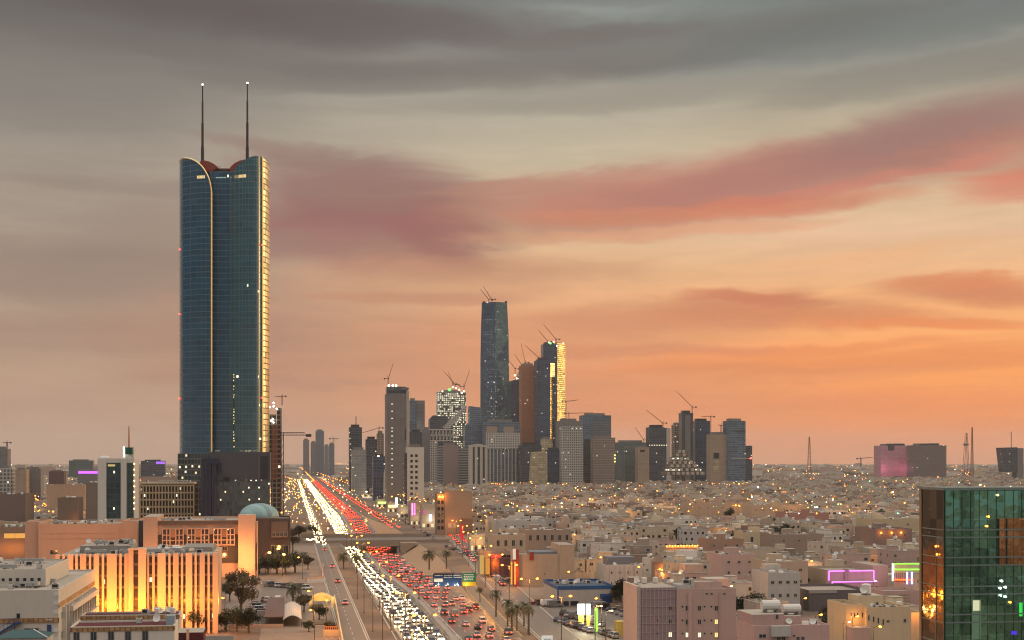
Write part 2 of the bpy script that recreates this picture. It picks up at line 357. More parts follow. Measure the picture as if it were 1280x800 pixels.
strip('planting_strip_path', 21.8, 29.2, 250, 830, STRIP, .035); strip('planting_strip_path', 21.8, 29.2, 940, 2000, STRIP, .035)
def ramp_c(Y): return float(np.interp(Y, [250, 400, 540, 640, 700], [56, 62.5, 68, 78, 86]))
def right_edge(Y): return 64.7 + 1.75 * abs(zh(Y)) + .4
strip('planting_strip_path', right_edge, lambda Y: max(rc(Y) - 6.2, right_edge(Y) + .2), 250, 830, STRIP, .035)
strip('slip_road', lambda Y: ramp_c(Y) - 1.5, lambda Y: ramp_c(Y) + 3.0, 400, 640, ASPH2, .05)
strip('pavement', lambda Y: rc(Y) + 5.8, lambda Y: rc(Y) + 24, 330, 800, PAVE, .06)
strip('pavement', -9, 13.2, 250, 830, PAVE, .06)
def kerb(name, cf, Ya, Yb, pz=None, w=.35, h=.16, mat=None, step=20):
    mb = MB(); ys = list(np.arange(Ya, Yb, step)) + [Yb]; f = cf if callable(cf) else (lambda Y: cf); pz = pz or (lambda Y: 0.)
    for a, b in zip(ys, ys[1:]):
        A = [road(f(a) + d, a, pz(a) + z) for d, z in ((0, 0), (0, h), (w, h), (w, 0))]; B = [road(f(b) + d, b, pz(b) + z) for d, z in ((0, 0), (0, h), (w, h), (w, 0))]
        for i in range(3): mb.quad(A[i], A[i+1], B[i+1], B[i], mat or KERB)
    return tag(mb.build(name), kind='structure')
for cf, a, b in ((21.5, 250, 845), (29.0, 250, 845), (13.25, 250, 845), (lambda Y: rc(Y) - 6.0, 250, 845), (lambda Y: rc(Y) + 5.55, 250, 1400), (21.5, 925, 1800)):
    kerb('kerb', cf, a, b)
# lane paint: broken lines between lanes, solid edge lines
mb = MB()
def dash(c, Ya, Yb, L, gap, w, prof, mat=PAINT, dz=.045):
    Y = Ya
    f = c if callable(c) else (lambda Y: c)
    while Y < Yb:
        a, b = Y, min(Y + L, Yb)
        mb.quad(road(f(a) - w, a, prof(a) + dz), road(f(a) + w, a, prof(a) + dz), road(f(b) + w, b, prof(b) + dz), road(f(b) - w, b, prof(b) + dz), mat); Y += L + gap
flat = lambda Y: 0.
for c in (34.0, 36.8, 39.6, 50.6, 53.8, 57.0, 60.2): dash(c, 300, 1500, 5, 9, .09, zh)
for c in (31.0, 42.7, 47.3, 63.7): dash(c, 300, 1500, 18, 0, .1, zh)
for c in (17.5,): dash(c, 300, 1200, 4, 8, .08, flat)
dash(21.1, 300, 830, 20, 0, .09, flat); dash(14.0, 300, 830, 20, 0, .09, flat)
dash(lambda Y: rc(Y), 300, 1200, 4, 8, .08, flat); dash(lambda Y: rc(Y) - 4.8, 300, 1200, 20, 0, .09, flat)
dash(lambda Y: ramp_c(Y) - 1.2, 405, 600, 2.2, 2.2, .3, flat, YPAINT, .07); dash(lambda Y: ramp_c(Y) + 2.7, 405, 600, 2.2, 2.2, .3, flat, YPAINT, .07)
tag(mb.build('road_markings'), kind='structure')
# low concrete barrier down the middle of the highway, and retaining wall copings
mb = MB()
ys = list(np.arange(250, 2000, 20))
for a, b in zip(ys, ys[1:]):
    sec = [(43.6, 0), (43.9, .35), (44.05, .95), (45.75, .95), (45.9, .35), (46.2, 0)]
    A = [road(c, a, zh(a) + z) for c, z in sec]; B = [road(c, b, zh(b) + z) for c, z in sec]
    for i in range(5): mb.quad(A[i], A[i+1], B[i+1], B[i], CONC)
tag(mb.build('median_barrier'), 'long low concrete barrier between the headlight lanes and the red tail-light lanes', 'barrier')
for lab_, ys in (('pale concrete parapet along the planted strip on the near side of the bridge', range(480, 840, 20)), ('pale concrete parapet along the service road beyond the bridge', range(925, 1266, 20))):
  mb = MB(); ys = list(ys)
  for a, b in zip(ys, ys[1:]):
    A = [road(29.25 + d, a, z) for d, z in ((0, .03), (0, .95), (.4, .95), (.4, -.5))]; B = [road(29.25 + d, b, z) for d, z in ((0, .03), (0, .95), (.4, .95), (.4, -.5))]
    for i in range(3): mb.quad(A[i], A[i+1], B[i+1], B[i], CONC)
  tag(mb.build('retaining_wall_coping'), lab_, 'parapet')
# bridge over the highway
br = thing('road_bridge', 'wide flat concrete road bridge crossing over the sunken highway', 'bridge', road(0, 854), TH)
BROWN = wall('bridge_concrete', (.30, .225, .165), .25, .35)
cw = lambda c: c * math.cos(TH)          # the bridge runs square to the avenue
MB().box(cw(8), cw(101), 0, 58, -1.0, .06, BROWN, ASPH2).build('deck', br)
MB().box(cw(6), cw(96), -.5, -.02, -2.3, 1.5, BROWN).build('parapet', br)
MB().box(cw(6), cw(88), 58.02, 58.6, -1.2, 2.3, BROWN).build('parapet', br)
MB().box(cw(29.6), cw(31.2), .4, 57.6, -6.8, -1.02, CONC).build('abutment', br)
MB().box(cw(64.0), cw(65.4), .4, 57.6, -6.8, -1.02, CONC).build('abutment', br)
for y in (3, 19, 35, 51): MB().box(cw(44.2), cw(45.4), y, y + 3, -6.8, -1.02, CONC).build('pier', br)
# low brown wing walls where the embankment meets the bridge
ww = thing('wing_wall', 'sloping brown wing wall below the right end of the road bridge', 'wall', road(64.8, 840), TH)
MB().add([(0,0,-6.5),(0,13,-6.5),(0,13,.9),(0,0,.9),(10,0,.9),(10,13,.9),(.6,0,-6.5)], [(0,1,2,3),(3,2,5,4),(0,3,4)], BROWN).build('wall_face', ww)
# ================================================================= buildings
class Bld:
    """a building whose front corners stand at columns pa and pb, front-left corner D metres away; local x along the front, y into depth"""
    def __init__(s, name, label, cat, pa, pb, D, depth, group=None, rot=None):
        s.D = D; th = TH if rot is None else rot; s.th = th
        s.A = Vector((gx(pa, D), D, 0)); s.root = thing(name, label, cat, s.A, th, group); s.w = s.lx(pb); s.d = depth
    def lx(s, px, y=0.):
        u = (px - 640) / F; c, n = math.cos(s.th), math.sin(s.th)
        # world = A + x*(c,n) + y*(-n,c)
        ax = s.A.x - y * n; ay = s.A.y + y * c
        return (u * ay - ax) / (c - u * n)
    def lz(s, py, x=0., y=0.):
        return H - (py - HOR) * (s.D + x * math.sin(s.th) + y * math.cos(s.th)) / F
    def part(s, mb, name, parent=None): return mb.build(name, parent or s.root)
WMESH = {}
def win_mesh(w, h, frame=FRAME, glass=WINDOW, bars=1):
    k = (round(w, 2), round(h, 2), frame.name, glass.name, bars)
    if k not in WMESH:
        m = MB(); f = min(.14, w * .12)
        m.box(-w/2, w/2, -.07, .02, 0, f, frame).box(-w/2, w/2, -.07, .02, h - f, h, frame).box(-w/2, -w/2 + f, -.068, .02, f, h - f, frame).box(w/2 - f, w/2, -.068, .02, f, h - f, frame)
        for i in range(bars): x = -w/2 + w * (i + 1) / (bars + 1); m.box(x - .04, x + .04, -.06, .02, f, h - f, frame)
        m.box(-w/2 + f, w/2 - f, -.03, .015, f, h - f, glass); WMESH[k] = m.mesh('window')
    return WMESH[k]
def window(b, x, z, w, h, y=0., rz=0., frame=FRAME, glass=WINDOW, bars=1, name='window'):
    return put(name, win_mesh(w, h, frame, glass, bars), b.root if isinstance(b, Bld) else b, (x, y, z), rz)
# ---- roof equipment meshes shared by all roofs
def _tank():
    m = MB(); m.cyl(0, 0, .3, 1.9, .9, WHITE, 14, top=WHITE); m.ball((0, 0, 1.9), .9, WHITE, 14, 4, True, .35); m.box(-.7, .7, -.7, .7, 0, .3, CONC); return m.mesh('water_tank')
def _htank():
    m = MB(); n = 12; a = [2*math.pi*i/n for i in range(n)]
    vs = [(-1.4, .8*math.cos(t), 1.1 + .8*math.sin(t)) for t in a] + [(1.4, .8*math.cos(t), 1.1 + .8*math.sin(t)) for t in a]
    m.add(vs, [(i, (i+1) % n, n+(i+1) % n, n+i) for i in range(n)] + [tuple(range(n-1,-1,-1)), tuple(range(n, 2*n))], WHITE); m.box(-1, -.7, -.6, .6, 0, .6, STEEL).box(.7, 1, -.6, .6, 0, .6, STEEL); return m.mesh('water_tank')
def _ac():
    m = MB(); g = plain('ac_casing', (.42, .41, .38), .6); m.box(-.8, .8, -.5, .5, .12, 1.1, g).box(-.7, -.5, -.45, .45, 0, .12, STEEL).box(.5, .7, -.45, .45, 0, .12, STEEL); m.cyl(0, 0, 1.1, 1.16, .4, DARK, 12); m.box(-.6, .6, -.53, -.5, .3, .95, DARK); return m.mesh('air_conditioner')
def _dish():
    m = MB(); rows = [(0, 0), (.45, .06), (.8, .2), (1.05, .38)]; n = 14; vs = []
    for r, z in rows: vs += [(r*math.cos(2*math.pi*i/n), -z*.9 - .2 if False else r*math.sin(2*math.pi*i/n)*.6 - z*.8, 1.3 + r*math.sin(2*math.pi*i/n)*.8 + z*.55) for i in range(n)]
    m.add(vs, [(j*n+i, j*n+(i+1) % n, (j+1)*n+(i+1) % n, (j+1)*n+i) for j in range(3) for i in range(n)], WHITE); m.bar((0, .1, 0), (0, .05, 1.25), .06, STEEL); m.bar((0, 0, 1.3), (0, -.9, 1.75), .03, STEEL); return m.mesh('satellite_dish')
def _duct():
    m = MB(); g = plain('galvanised_duct', (.36, .36, .35), .45, .5); m.box(-3, 3, -.45, .45, .5, 1.3, g).box(2.2, 3, .45, 2.4, .5, 1.3, g)
    for x in (-2.2, 0, 2): m.box(x - .1, x + .1, -.4, .4, 0, .5, STEEL)
    return m.mesh('air_duct')
TANK, HTANK, AC, DISH, DUCT = _tank(), _htank(), _ac(), _dish(), _duct()
def roof_clutter(b, x0, x1, y0, y1, z, n, kinds='aaatdu', seed=0):
    r = random.Random(seed)
    for i in range(n):
        k = r.choice(kinds); x = r.uniform(x0, x1); y = r.uniform(y0, y1)
        nm, me = {'a': ('air_conditioner', AC), 't': ('water_tank', TANK), 'h': ('water_tank', HTANK), 'd': ('satellite_dish', DISH), 'u': ('air_duct', DUCT)}[k]
        put(nm, me, b.root if isinstance(b, Bld) else b, (x, y, z), r.choice((0, 1.57, .4, -.5)), (1.1,)*3 if k == 'a' else ((.75,)*3 if k in 'thd' else None))
def parapet_box(mb, x0, x1, y0, y1, z0, z1, mat, roof=ROOF, t=.3, ph=.9):
    mb.prism([(x0,y0),(x1,y0),(x1,y1),(x0,y1)], z0, z1 - ph, mat, roof)
    for a in ((x0, x1, y0, y0+t), (x0, x1, y1-t, y1), (x0, x0+t, y0+t, y1-t), (x1-t, x1, y0+t, y1-t)): mb.box(*a, z1 - ph, z1, mat, bottom=False)
    return mb
# ---------------------------------------------------------------- the tall twin-masted tower
RG = facade('tower_blue_glass', (.011, .056, .092), (.034, .085, .118), 2.4, 3.9, .022, (1, .66, .28), 1.6, .05, .14, .10, 0, .55, .35, 1.3, .4, .35, (.02, .03, .035), .62)
RG2 = facade('tower_teal_glass', (.022, .078, .092), (.042, .10, .112), 1.6, 3.9, .022, (1, .74, .3), 1.8, .16, .12, .11, 0, .55, .35, 2.1, .4, .5, (.075, .07, .05), .6)  # warm blotches imitate reflections, mixed into the glass colour
for m_ in (RG, RG2): m_.node_tree.nodes['Principled BSDF'].inputs['IOR'].default_value = 1.75
GOLDP = facade('tower_sunset_glass', (.90, .80, .50), (.16, .13, .08), 3.2, 3.9, .0, gx_=.10, gy_=.20, rough=.2, metal=.95, var=.75)  # sunset reflection put into the glass as a gold colour
GOLD = plain('gilded_metal', (.95, .72, .36), .22, .95); REDM = wall('red_cladding', (.27, .045, .03), .2, .2, .6); MAST = plain('mast_paint', (.045, .035, .04), .6, .2)
RD = 982.
rt = thing('skyscraper', 'tallest blue glass tower with two roof masts and a sunset-gold right edge', 'skyscraper', (gx(280, RD), RD, 0))
rx = lambda px, y=0.: (px - 640) * (RD + y) / F - gx(280, RD); rz_ = lambda py: H - (py - HOR) * RD / F
def shell(mb, pts, th, mat, cap):
    """pts: (column, depth, top row); a curved wall standing on the ground, th metres thick"""
    fr = [(rx(p, y), y, rz_(t)) for p, y, t in pts]
    for (a, b) in zip(fr, fr[1:]):
        mb.quad((a[0],a[1],0),(b[0],b[1],0),b,a,mat); mb.quad((b[0],b[1]+th,0),(a[0],a[1]+th,0),(a[0],a[1]+th,a[2]),(b[0],b[1]+th,b[2]),mat)
        mb.quad(a,b,(b[0],b[1]+th,b[2]),(a[0],a[1]+th,a[2]),cap)
    for a, s in ((fr[0], 1), (fr[-1], -1)):
        q = [(a[0],a[1]+th,0),(a[0],a[1],0),a,(a[0],a[1]+th,a[2])]; mb.quad(*(q if s == 1 else q[::-1]), mat)
    return fr
def smoothpts(pts, n=5):
    out = []
    P = [pts[0]] + pts + [pts[-1]]
    for i in range(1, len(P) - 2):
        for k in range(n):
            t = k / n
            out.append(tuple(.5*((2*P[i][j]) + (-P[i-1][j]+P[i+1][j])*t + (2*P[i-1][j]-5*P[i][j]+4*P[i+1][j]-P[i+2][j])*t*t + (-P[i-1][j]+3*P[i][j]-3*P[i+1][j]+P[i+2][j])*t**3) for j in range(3)))
    return out + [pts[-1]]
mb = MB(); LP = smoothpts([(224.5, 16, 195.8), (228, 8, 195.5), (236, 3, 197.5), (244, 0, 201.5), (252, -1.5, 208.5), (258, -2, 217.5), (262, -2, 227), (264.4, -1.5, 240)]); lf = shell(mb, LP, 5, RG, RG); mb.build('left_shell', rt)
mb = MB(); RP = smoothpts([(286, 4.72, 224), (289, 4.1, 216), (294, 2.6, 208.5), (300, .8, 203), (308, -.8, 198.8), (316, -.8, 195.8), (323, 1.4, 194.5), (327.4, 5, 194.2)]); rf = shell(mb, RP, 6, RG2, RG2); mb.build('right_shell', rt)
MB().box(rx(262, 5), rx(290, 5), 4.8, 30, 0, rz_(212.5), RG, ROOF).build('central_facade', rt)
mb = MB(); mb.prism([(rx(226, 21), 21), (rx(262, 10), 10), (rx(327, 12), 12), (rx(330, 26), 26), (rx(318, 44), 44), (rx(240, 44), 44)], 0, rz_(214), RG, ROOF); mb.build('tower_body', rt)
mb = MB(); pts = [(x, y - .35, z + .1) for x, y, z in lf]; mb.path(pts, .55, GOLD); mb.bar(pts[-1], (pts[-1][0], pts[-1][1], rz_(566)), .62, GOLD); mb.build('gilded_edge', rt)
mb = MB(); mb.bar((rx(328, 4.4), 4.4, rz_(194)), (rx(328, 4.4), 4.4, rz_(568)), .7, GOLD); mb.build('gilded_edge', rt)
mb = MB(); fr = [(rx(p, y), y, rz_(t)) for p, y, t in ((328.6, 5.4, 195.5), (331.5, 9, 196), (334.4, 14.5, 197), (336.8, 23, 197.5))]
for a, b in zip(fr, fr[1:]): mb.quad((a[0],a[1],0),(b[0],b[1],0),b,a,GOLDP)
mb.quad((fr[-1][0],23,0),(rx(328,23),23,0),(rx(328,23),23,fr[0][2]),fr[-1],RG); mb.quad(fr[0],fr[-1],(rx(328,23),23,fr[0][2]),(rx(328,5.4),5.4,fr[0][2]),RG); mb.build('sunset_gold_wall', rt)
mb = MB(); mb.add([(rx(330, 8), 8, rz_(207)), (rx(337, 22), 22, rz_(196)), (rx(330, 10), 10, rz_(196.5)), (rx(330, 22), 22, rz_(207))], [(0,1,2),(0,3,1),(3,2,1),(0,2,3)], DARK); mb.build('roof_fin', rt)
mb = MB()
def rprof(rows, y0, y1, mat): mb.prof([(rx(p, y0), rz_(q)) for p, q in rows][::-1], y0, y1, mat)
rprof([(250,212),(250,199),(254,197.5),(261,199),(268,202.5),(272,206.5),(262,212.6)], 7, 20, REDM); rprof([(287,212.6),(288,205.5),(293,201),(300,197.5),(308,196),(316,196.5),(316,212.6)], 8, 22, REDM)
rprof([(262,212.6),(270,206),(290,206),(292,212.6)], 12, 24, REDM); mb.build('red_crown', rt)
MB().box(rx(268), rx(290), 11.4, 12, rz_(209.2), rz_(207.4), DARK).build('crown_louvre', rt)
MB().box(rx(264.8), rx(271), 11, 13, rz_(206.5), rz_(203), WHITE).build('crown_cabin', rt)
for px, tip, base in ((253.2, 98, 214), (309.2, 96, 212)):
    mb = MB(); y = 14
    for k, (a, b, r) in enumerate(((base, 178, 1.15), (178, 148, .9), (148, 120, .68), (120, tip + 2, .45))): mb.bar((rx(px, y), y, rz_(a)), (rx(px, y), y, rz_(b)), r, MAST, 8)
    m_ = mb.build('mast', rt); MB().ball((rx(px, y), y, rz_(tip + 1)), .6, emit('mast_light', (1, .97, .92), 9, 'NONE'), 8, 6).build('mast_light', m_)
CW = emit('warm_window_row', (1, .70, .30), 1.0, 'NONE'); CW2 = emit('pale_window_row', (.75, .95, .85), .45, 'NONE')
for a, b, r0, r1, y, m in ((246.5, 257, 220, 223.5, -1.9, CW), (284.5, 289, 219, 222, 2.4, LITPALE), (291.8, 308, 218.2, 222, -3.2, CW), (268, 281, 219.5, 221, 4.6, CW2)):
    n = max(2, int((b - a) / 1.6))
    for i in range(n):
        p = a + (b - a) * (i + .15) / n; q = a + (b - a) * (i + .85) / n
        yy = np.interp(p, [v[0] for v in (RP if p > 285 else LP)], [v[1] for v in (RP if p > 285 else LP)]) - .35 if m is not CW2 else y
        MB().box(rx(p), rx(q), yy, yy + .5, rz_(r1), rz_(r0), m).build('lit_window', rt)
for px, py in ((224.5, 308), (327.5, 305), (224, 390), (223.8, 497), (327.5, 497)): MB().ball((rx(px, 3 if px > 300 else 14), 3 if px > 300 else 14, rz_(py)), .5, RED, 6, 4).build('warning_light', rt)
# glowing strip painting the city lights' reflection low on the tower
ST = facade('city_light_reflection', (.03, .035, .03), (.03, .04, .045), 1.2, 2.0, .62, (1, .72, .08), 1.8, .1, .3, seed=9, spread=.1)
mb = MB(); yy = [v[1] for v in RP if v[0] > 290][0] - .4; mb.box(rx(290.6), rx(294.2), yy - .3, yy + .3, rz_(562), rz_(466), ST); mb.build('reflection_strip', rt)
FOOT = facade('podium_glass', (.045, .055, .06), (.12, .115, .105), 2.2, 3.6, .30, (1, .62, .2), 1.5, .12, .2, .2, seed=4, spread=.3)
b = Bld('office_block', 'low dark podium block with warm lit windows at the foot of the tallest tower', 'building', 222, 262, 948, 20, rot=0)
b.part(parapet_box(MB(), 0, b.w, 0, 20, 0, b.lz(567), FOOT), 'facade')
# ---------------------------------------------------------------- black cube block
BLK = plain('black_cladding', (.06, .06, .07), .45, 0, .4); BLKG = facade('black_reflecting_glass', (.075, .085, .085), (.05, .055, .06), 1.5, 2.3, .10, (1, .70, .34), 2.0, .05, .06, .18, seed=2, spread=.35, blotch=.6, blotchc=(.10, .09, .075))  # lower glass: reflected lights painted as lit dots and blotches
NAVY = plain('navy_panels', (.016, .02, .045), .25, 0, .6)
b = Bld('office_cube', 'matt black cube office block with glazed lower storeys and rounded navy shafts', 'building', 262, 338, 846, 34)
zt, zm = b.lz(565), b.lz(600)
b.part(MB().box(0, b.w, 0, 34, zm, zt, BLK, ROOF), 'upper_cladding'); b.part(MB().box(.3, b.w - .3, .4, 34, 0, zm - .01, BLKG), 'glazed_storeys')
for px, dx in ((256, 2.1), (261.5, 1.5), (267.5, 1.7)):
    x = b.lx(px); b.part(MB().cyl(x, -1.2, 0, b.lz(574 + dx), 2.5 if px < 258 else 1.7, NAVY, 14), 'shaft')
b.part(MB().box(b.lx(253), b.lx(274), -3.4, -.1, b.lz(580), b.lz(573), NAVY).box(b.lx(273), b.lx(277), -1.5, -.05, b.lz(591), b.lz(579), NAVY), 'canopy_frame')
b.part(MB().box(b.lx(279), b.lx(287), -.6, -.02, b.lz(600.5), b.lz(596.5), DARK), 'recess_shade'); b.part(MB().box(b.lx(323), b.lx(324.3), -.4, -.02, b.lz(600), b.lz(571), STEEL), 'vertical_fin'); b.part(MB().box(b.lx(326), b.lx(335), -.5, -.02, b.lz(598), b.lz(570), plain('charcoal', (.03, .03, .036), .4)), 'side_panel')  # small dark box on the front stands in for a notch's shade
roof_clutter(b, 4, b.w - 4, 4, 26, zt, 6, 'aau', 3)
# ---------------------------------------------------------------- tower under construction beside the tallest tower
SCF = facade('raw_storeys', (.035, .03, .028), (.26, .19, .14), 3.2, 3.6, .05, (1, .55, .16), 2.4, .3, .30, .8, seed=7, spread=.3)
RUST = facade('orange_netting', (.25, .10, .05), (.30, .16, .10), 4, 3.6, .08, (1, .35, .1), 1.6, .1, .25, .8, seed=3, spread=.3)
b = Bld('unfinished_tower', 'unfinished concrete tower with orange netting behind the tallest tower', 'building', 334, 352, 1052, 20)
b.part(MB().box(0, b.w, 0, 20, 0, b.lz(530), SCF), 'concrete_frame'); b.part(MB().box(b.lx(340), b.lx(347.5), -.6, -.05, b.lz(600), b.lz(533), RUST), 'safety_netting')
b.part(MB().box(b.lx(346), b.w, .2, 16, b.lz(530), b.lz(510), SCF), 'lift_core'); b.part(MB().box(b.lx(337), b.lx(345), .2, 14, b.lz(530), b.lz(518), SCF), 'upper_storey')
for px, py in ((337, 509), (342, 503.5), (342, 508), (346, 511), (341, 524), (339, 526), (342, 528)): b.part(MB().ball((b.lx(px), -.5, b.lz(py)), .55, COOL, 6, 4), 'work_lamp')
# ---------------------------------------------------------------- white tower with two dark glass strips
PALEC = wall('pale_cladding', (.50, .48, .43), .08, .12); TEALG = facade('teal_strip_glass', (.02, .045, .05), (.028, .05, .052), 1.6, 3.4, .05, (1, .85, .6), 1.6, .1, .12, .15, seed=5)
b = Bld('office_tower', 'slim white office tower with two dark glass strips and a green rooftop sign cube', 'building', 122, 168, 800, 24)
zt = b.lz(573); b.part(parapet_box(MB(), 0, b.w, 0, 24, 0, zt, PALEC), 'tower_body')
for p0, p1, q in ((133.5, 150.5, 578.5), (159, 167, 578.5)): b.part(MB().box(b.lx(p0), b.lx(p1), -.35, .05, b.lz(648), b.lz(q), TEALG), 'glass_strip')
for p0, p1 in ((123, 133), (151.5, 158)): b.part(MB().box(b.lx(p0), b.lx(p1), -.8, -.02, 6, zt - .6, PALEC), 'fin')
b.part(MB().box(b.lx(135), b.lx(144), -.6, -.36, b.lz(583), b.lz(580.5), emit('tower_sign', (1, .75, .3), .6, 'NONE')), 'sign')
b.part(MB().box(b.lx(154), b.lx(167), 1, 9, zt, b.lz(560), PALEC), 'turret'); b.part(MB().box(b.lx(156.3), b.lx(165.5), .3, 8, b.lz(567.5), b.lz(559.2), plain('green_panel', (.01, .075, .05), .4)), 'sign_cube')
b.part(MB().cyl(b.lx(160.2), 4, b.lz(560), b.lz(532.5), .55, wall('mast_orange', (.40, .19, .11)), 8, .3), 'mast'); b.part(MB().ball((b.lx(128.5), 8, zt), 3.2, WHITE, 12, 5, True, .5), 'roof_dome')
for i in range(9): b.part(MB().ball((b.lx(168.5) - .2, -.9, b.lz(580 + i * 7)), .35, WARM, 6, 4), 'edge_light')
for i in range(6): b.part(MB().ball((b.lx(154.6), .2, b.lz(559 + i * 2.2)), .3, COOL, 6, 4), 'edge_light')
# ---------------------------------------------------------------- ochre gridded frame block
OCH = wall('ochre_concrete', (.42, .31, .19), .12, .2)
b = Bld('frame_block', 'ochre concrete office block with a deep grid of open bays', 'building', 175, 242, 880, 22)
zt = b.lz(603); b.part(MB().box(.5, b.w - .5, 1.2, 22, 0, zt - 1.2, facade('bay_glass', (.03, .028, .025), (.06, .05, .04), 2.2, 4.2, .10, (1, .78, .3), 1.6, seed=8, spread=.2), ROOF), 'glazed_wall')
n = 17
for i in range(n + 1): b.part(MB().box(b.w * i / n - .35, b.w * i / n + .35, -.3, 1.19, 0, zt - 2, OCH), 'pier')
for k in range(6): z = zt - 2 - k * 4.4; b.part(MB().box(-.35, b.w + .35, -.25, 1.19, z - .45, z + .45, OCH), 'floor_beam')
b.part(MB().box(-.4, b.w + .4, -.5, 22, zt - 1.2, zt, OCH, ROOF2), 'cornice'); roof_clutter(b, 3, b.w - 3, 3, 18, zt, 7, 'aau', 6)
b = Bld('office_block', 'dim brown office block squeezed between the ochre grid block and the black cube', 'building', 242.5, 256, 890, 20)
b.part(parapet_box(MB(), 0, b.w, 0, 20, 0, b.lz(605), facade('dim_brown', (.04, .033, .03), (.17, .125, .09), 2.4, 3.6, .06, (1, .7, .25), 1.8, .3, .3, .5, seed=12)), 'facade')
# ---------------------------------------------------------------- salmon blocks
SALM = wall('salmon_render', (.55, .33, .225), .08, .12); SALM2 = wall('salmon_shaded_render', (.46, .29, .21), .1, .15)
b = Bld('civic_building', 'long windowless salmon block with a flat roof of ducts', 'building', 30, 172, 628, 40)
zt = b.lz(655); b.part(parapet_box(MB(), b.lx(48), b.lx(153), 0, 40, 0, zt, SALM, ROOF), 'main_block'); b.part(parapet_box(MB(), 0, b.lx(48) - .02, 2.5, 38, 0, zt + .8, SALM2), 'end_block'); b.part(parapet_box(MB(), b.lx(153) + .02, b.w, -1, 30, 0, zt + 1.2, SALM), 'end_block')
for q in (666.5, 673): b.part(MB().box(b.lx(52), b.lx(150), -.14, -.01, b.lz(q + .7), b.lz(q), SALM2), 'string_course')
window(b, b.lx(67.5), b.lz(693.5), 3.4, 2.0, glass=WINDOW)
roof_clutter(b, b.lx(60), b.lx(150), 6, 34, zt - .9, 18, 'aaauuht', 9)
b = Bld('stair_tower', 'narrow dark blue-grey stair tower in the gap between the two salmon blocks', 'building', 172.5, 179, 640, 10)
b.part(MB().box(.2, b.w, 0, 10, 0, b.lz(651), plain('slate_panel', (.05, .065, .075), .4)), 'tower_body')
b = Bld('civic_building', 'salmon civic hall with square lattice windows and a tall end pylon', 'building', 179, 322, 600, 44)
zt = b.lz(651); xr = b.lx(298)
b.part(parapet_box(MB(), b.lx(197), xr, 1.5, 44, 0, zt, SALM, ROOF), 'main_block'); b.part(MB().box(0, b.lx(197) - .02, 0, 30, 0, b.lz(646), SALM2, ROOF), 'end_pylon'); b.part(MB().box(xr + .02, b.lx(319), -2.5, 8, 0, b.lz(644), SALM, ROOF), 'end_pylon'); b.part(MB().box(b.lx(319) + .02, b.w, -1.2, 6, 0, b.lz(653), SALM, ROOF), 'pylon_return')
b.part(MB().box(b.lx(197), xr - .02, .9, 1.48, b.lz(656.5), b.lz(651.5), plain('bronze_band', (.11, .075, .06), .6)), 'cornice_band')
DG = facade('lattice_glass', (.055, .038, .038), (.09, .055, .04), 1.1, 1.1, .04, (1, .8, .5), 1.5, .1, .1, .3, seed=1)
for p0, p1 in ((203, 229), (234, 261), (267, 293)):
    x0, x1 = b.lx(p0), b.lx(p1); za, zb = b.lz(682), b.lz(661.5)
    w_ = b.part(MB().box(x0, x1, .8, 1.45, za, zb, DG), 'lattice_window'); m = MB()
    for f in (0, .2, .36, .64, .8, 1): x = x0 + (x1 - x0) * f; m.box(x - .22, x + .22, .35, .79, za - .2, zb + .2, SALM)
    for f in (0, .3, .62, 1): z = za + (zb - za) * f; m.box(x0 - .22, x1 + .22, .4, .78, z - .2, z + .2, SALM)
    m.build('lattice', w_)
    b.part(MB().box(x0 + (x1-x0)*.38, x0 + (x1-x0)*.62, .3, .8, zb - 3.6, zb - .35, wall('terracotta_screen', (.33, .15, .085))), 'carved_screen')
for p0, p1 in ((197.5, 202), (229.8, 233.4), (261.8, 266), (293.6, 297.6)): b.part(MB().box(b.lx(p0), b.lx(p1), 1.2, 1.52, b.lz(704), b.lz(669), plain('recess_shade', (.06, .045, .04), .6)), 'recess_shade_panel')
b.part(MB().box(b.lx(203), b.lx(297), 1.1, 1.49, b.lz(705), b.lz(683.5), plain('recess_shade', (.06, .045, .04), .6)), 'recess_shade_panel')  # dark panels on the wall stand in for the shade of recesses
for x, z in ((281, 684), (281, 692)): window(b, b.lx(x), b.lz(z + 6), 2.0, 2.0, .9, frame=SALM)
b.part(MB().box(b.lx(319) + .4, b.lx(321), -1.5, -1.21, 3, b.lz(680), DARK), 'slot_window')
roof_clutter(b, b.lx(205), xr - 3, 8, 40, zt - .9, 9, 'aauh', 4)
# domed hall behind
DOME = facade('copper_dome', (.20, .34, .35), (.13, .22, .23), 3.4, 40, 0, gx_=.04, gy_=.0, rough=.4); BRN = wall('dark_brown_stone', (.085, .06, .05), .1, .2)
b = Bld('domed_hall', 'dark brown hall with a pale teal dome behind the salmon pylon', 'building', 318, 363, 668, 30)
b.part(parapet_box(MB(), 0, b.w, 0, 30, 0, b.lz(648), BRN), 'hall'); b.part(MB().box(b.lx(339), b.lx(360), -1.2, -.02, b.lz(672), b.lz(652), wall('brown_panel', (.13, .09, .075))), 'bay')
b.part(MB().cyl(b.lx(323), 16, b.lz(652), b.lz(646.5), 9.6, wall('grey_drum', (.22, .23, .22)), 32), 'drum'); b.part(MB().ball((b.lx(323), 16, b.lz(646.6)), 9.4, DOME, 36, 12, True, .66), 'dome')
for i in range(4): window(b, b.lx(342 + i * 5), b.lz(671), 1.5, 2.2, -1.2, glass=WINDOW)
for px, q, w_, h_ in ((343, 683, 3.2, 5), (350, 683, 3.2, 5), (356.5, 683, 3.2, 5)): window(b, b.lx(px), b.lz(q + 12), w_, h_, -.02)
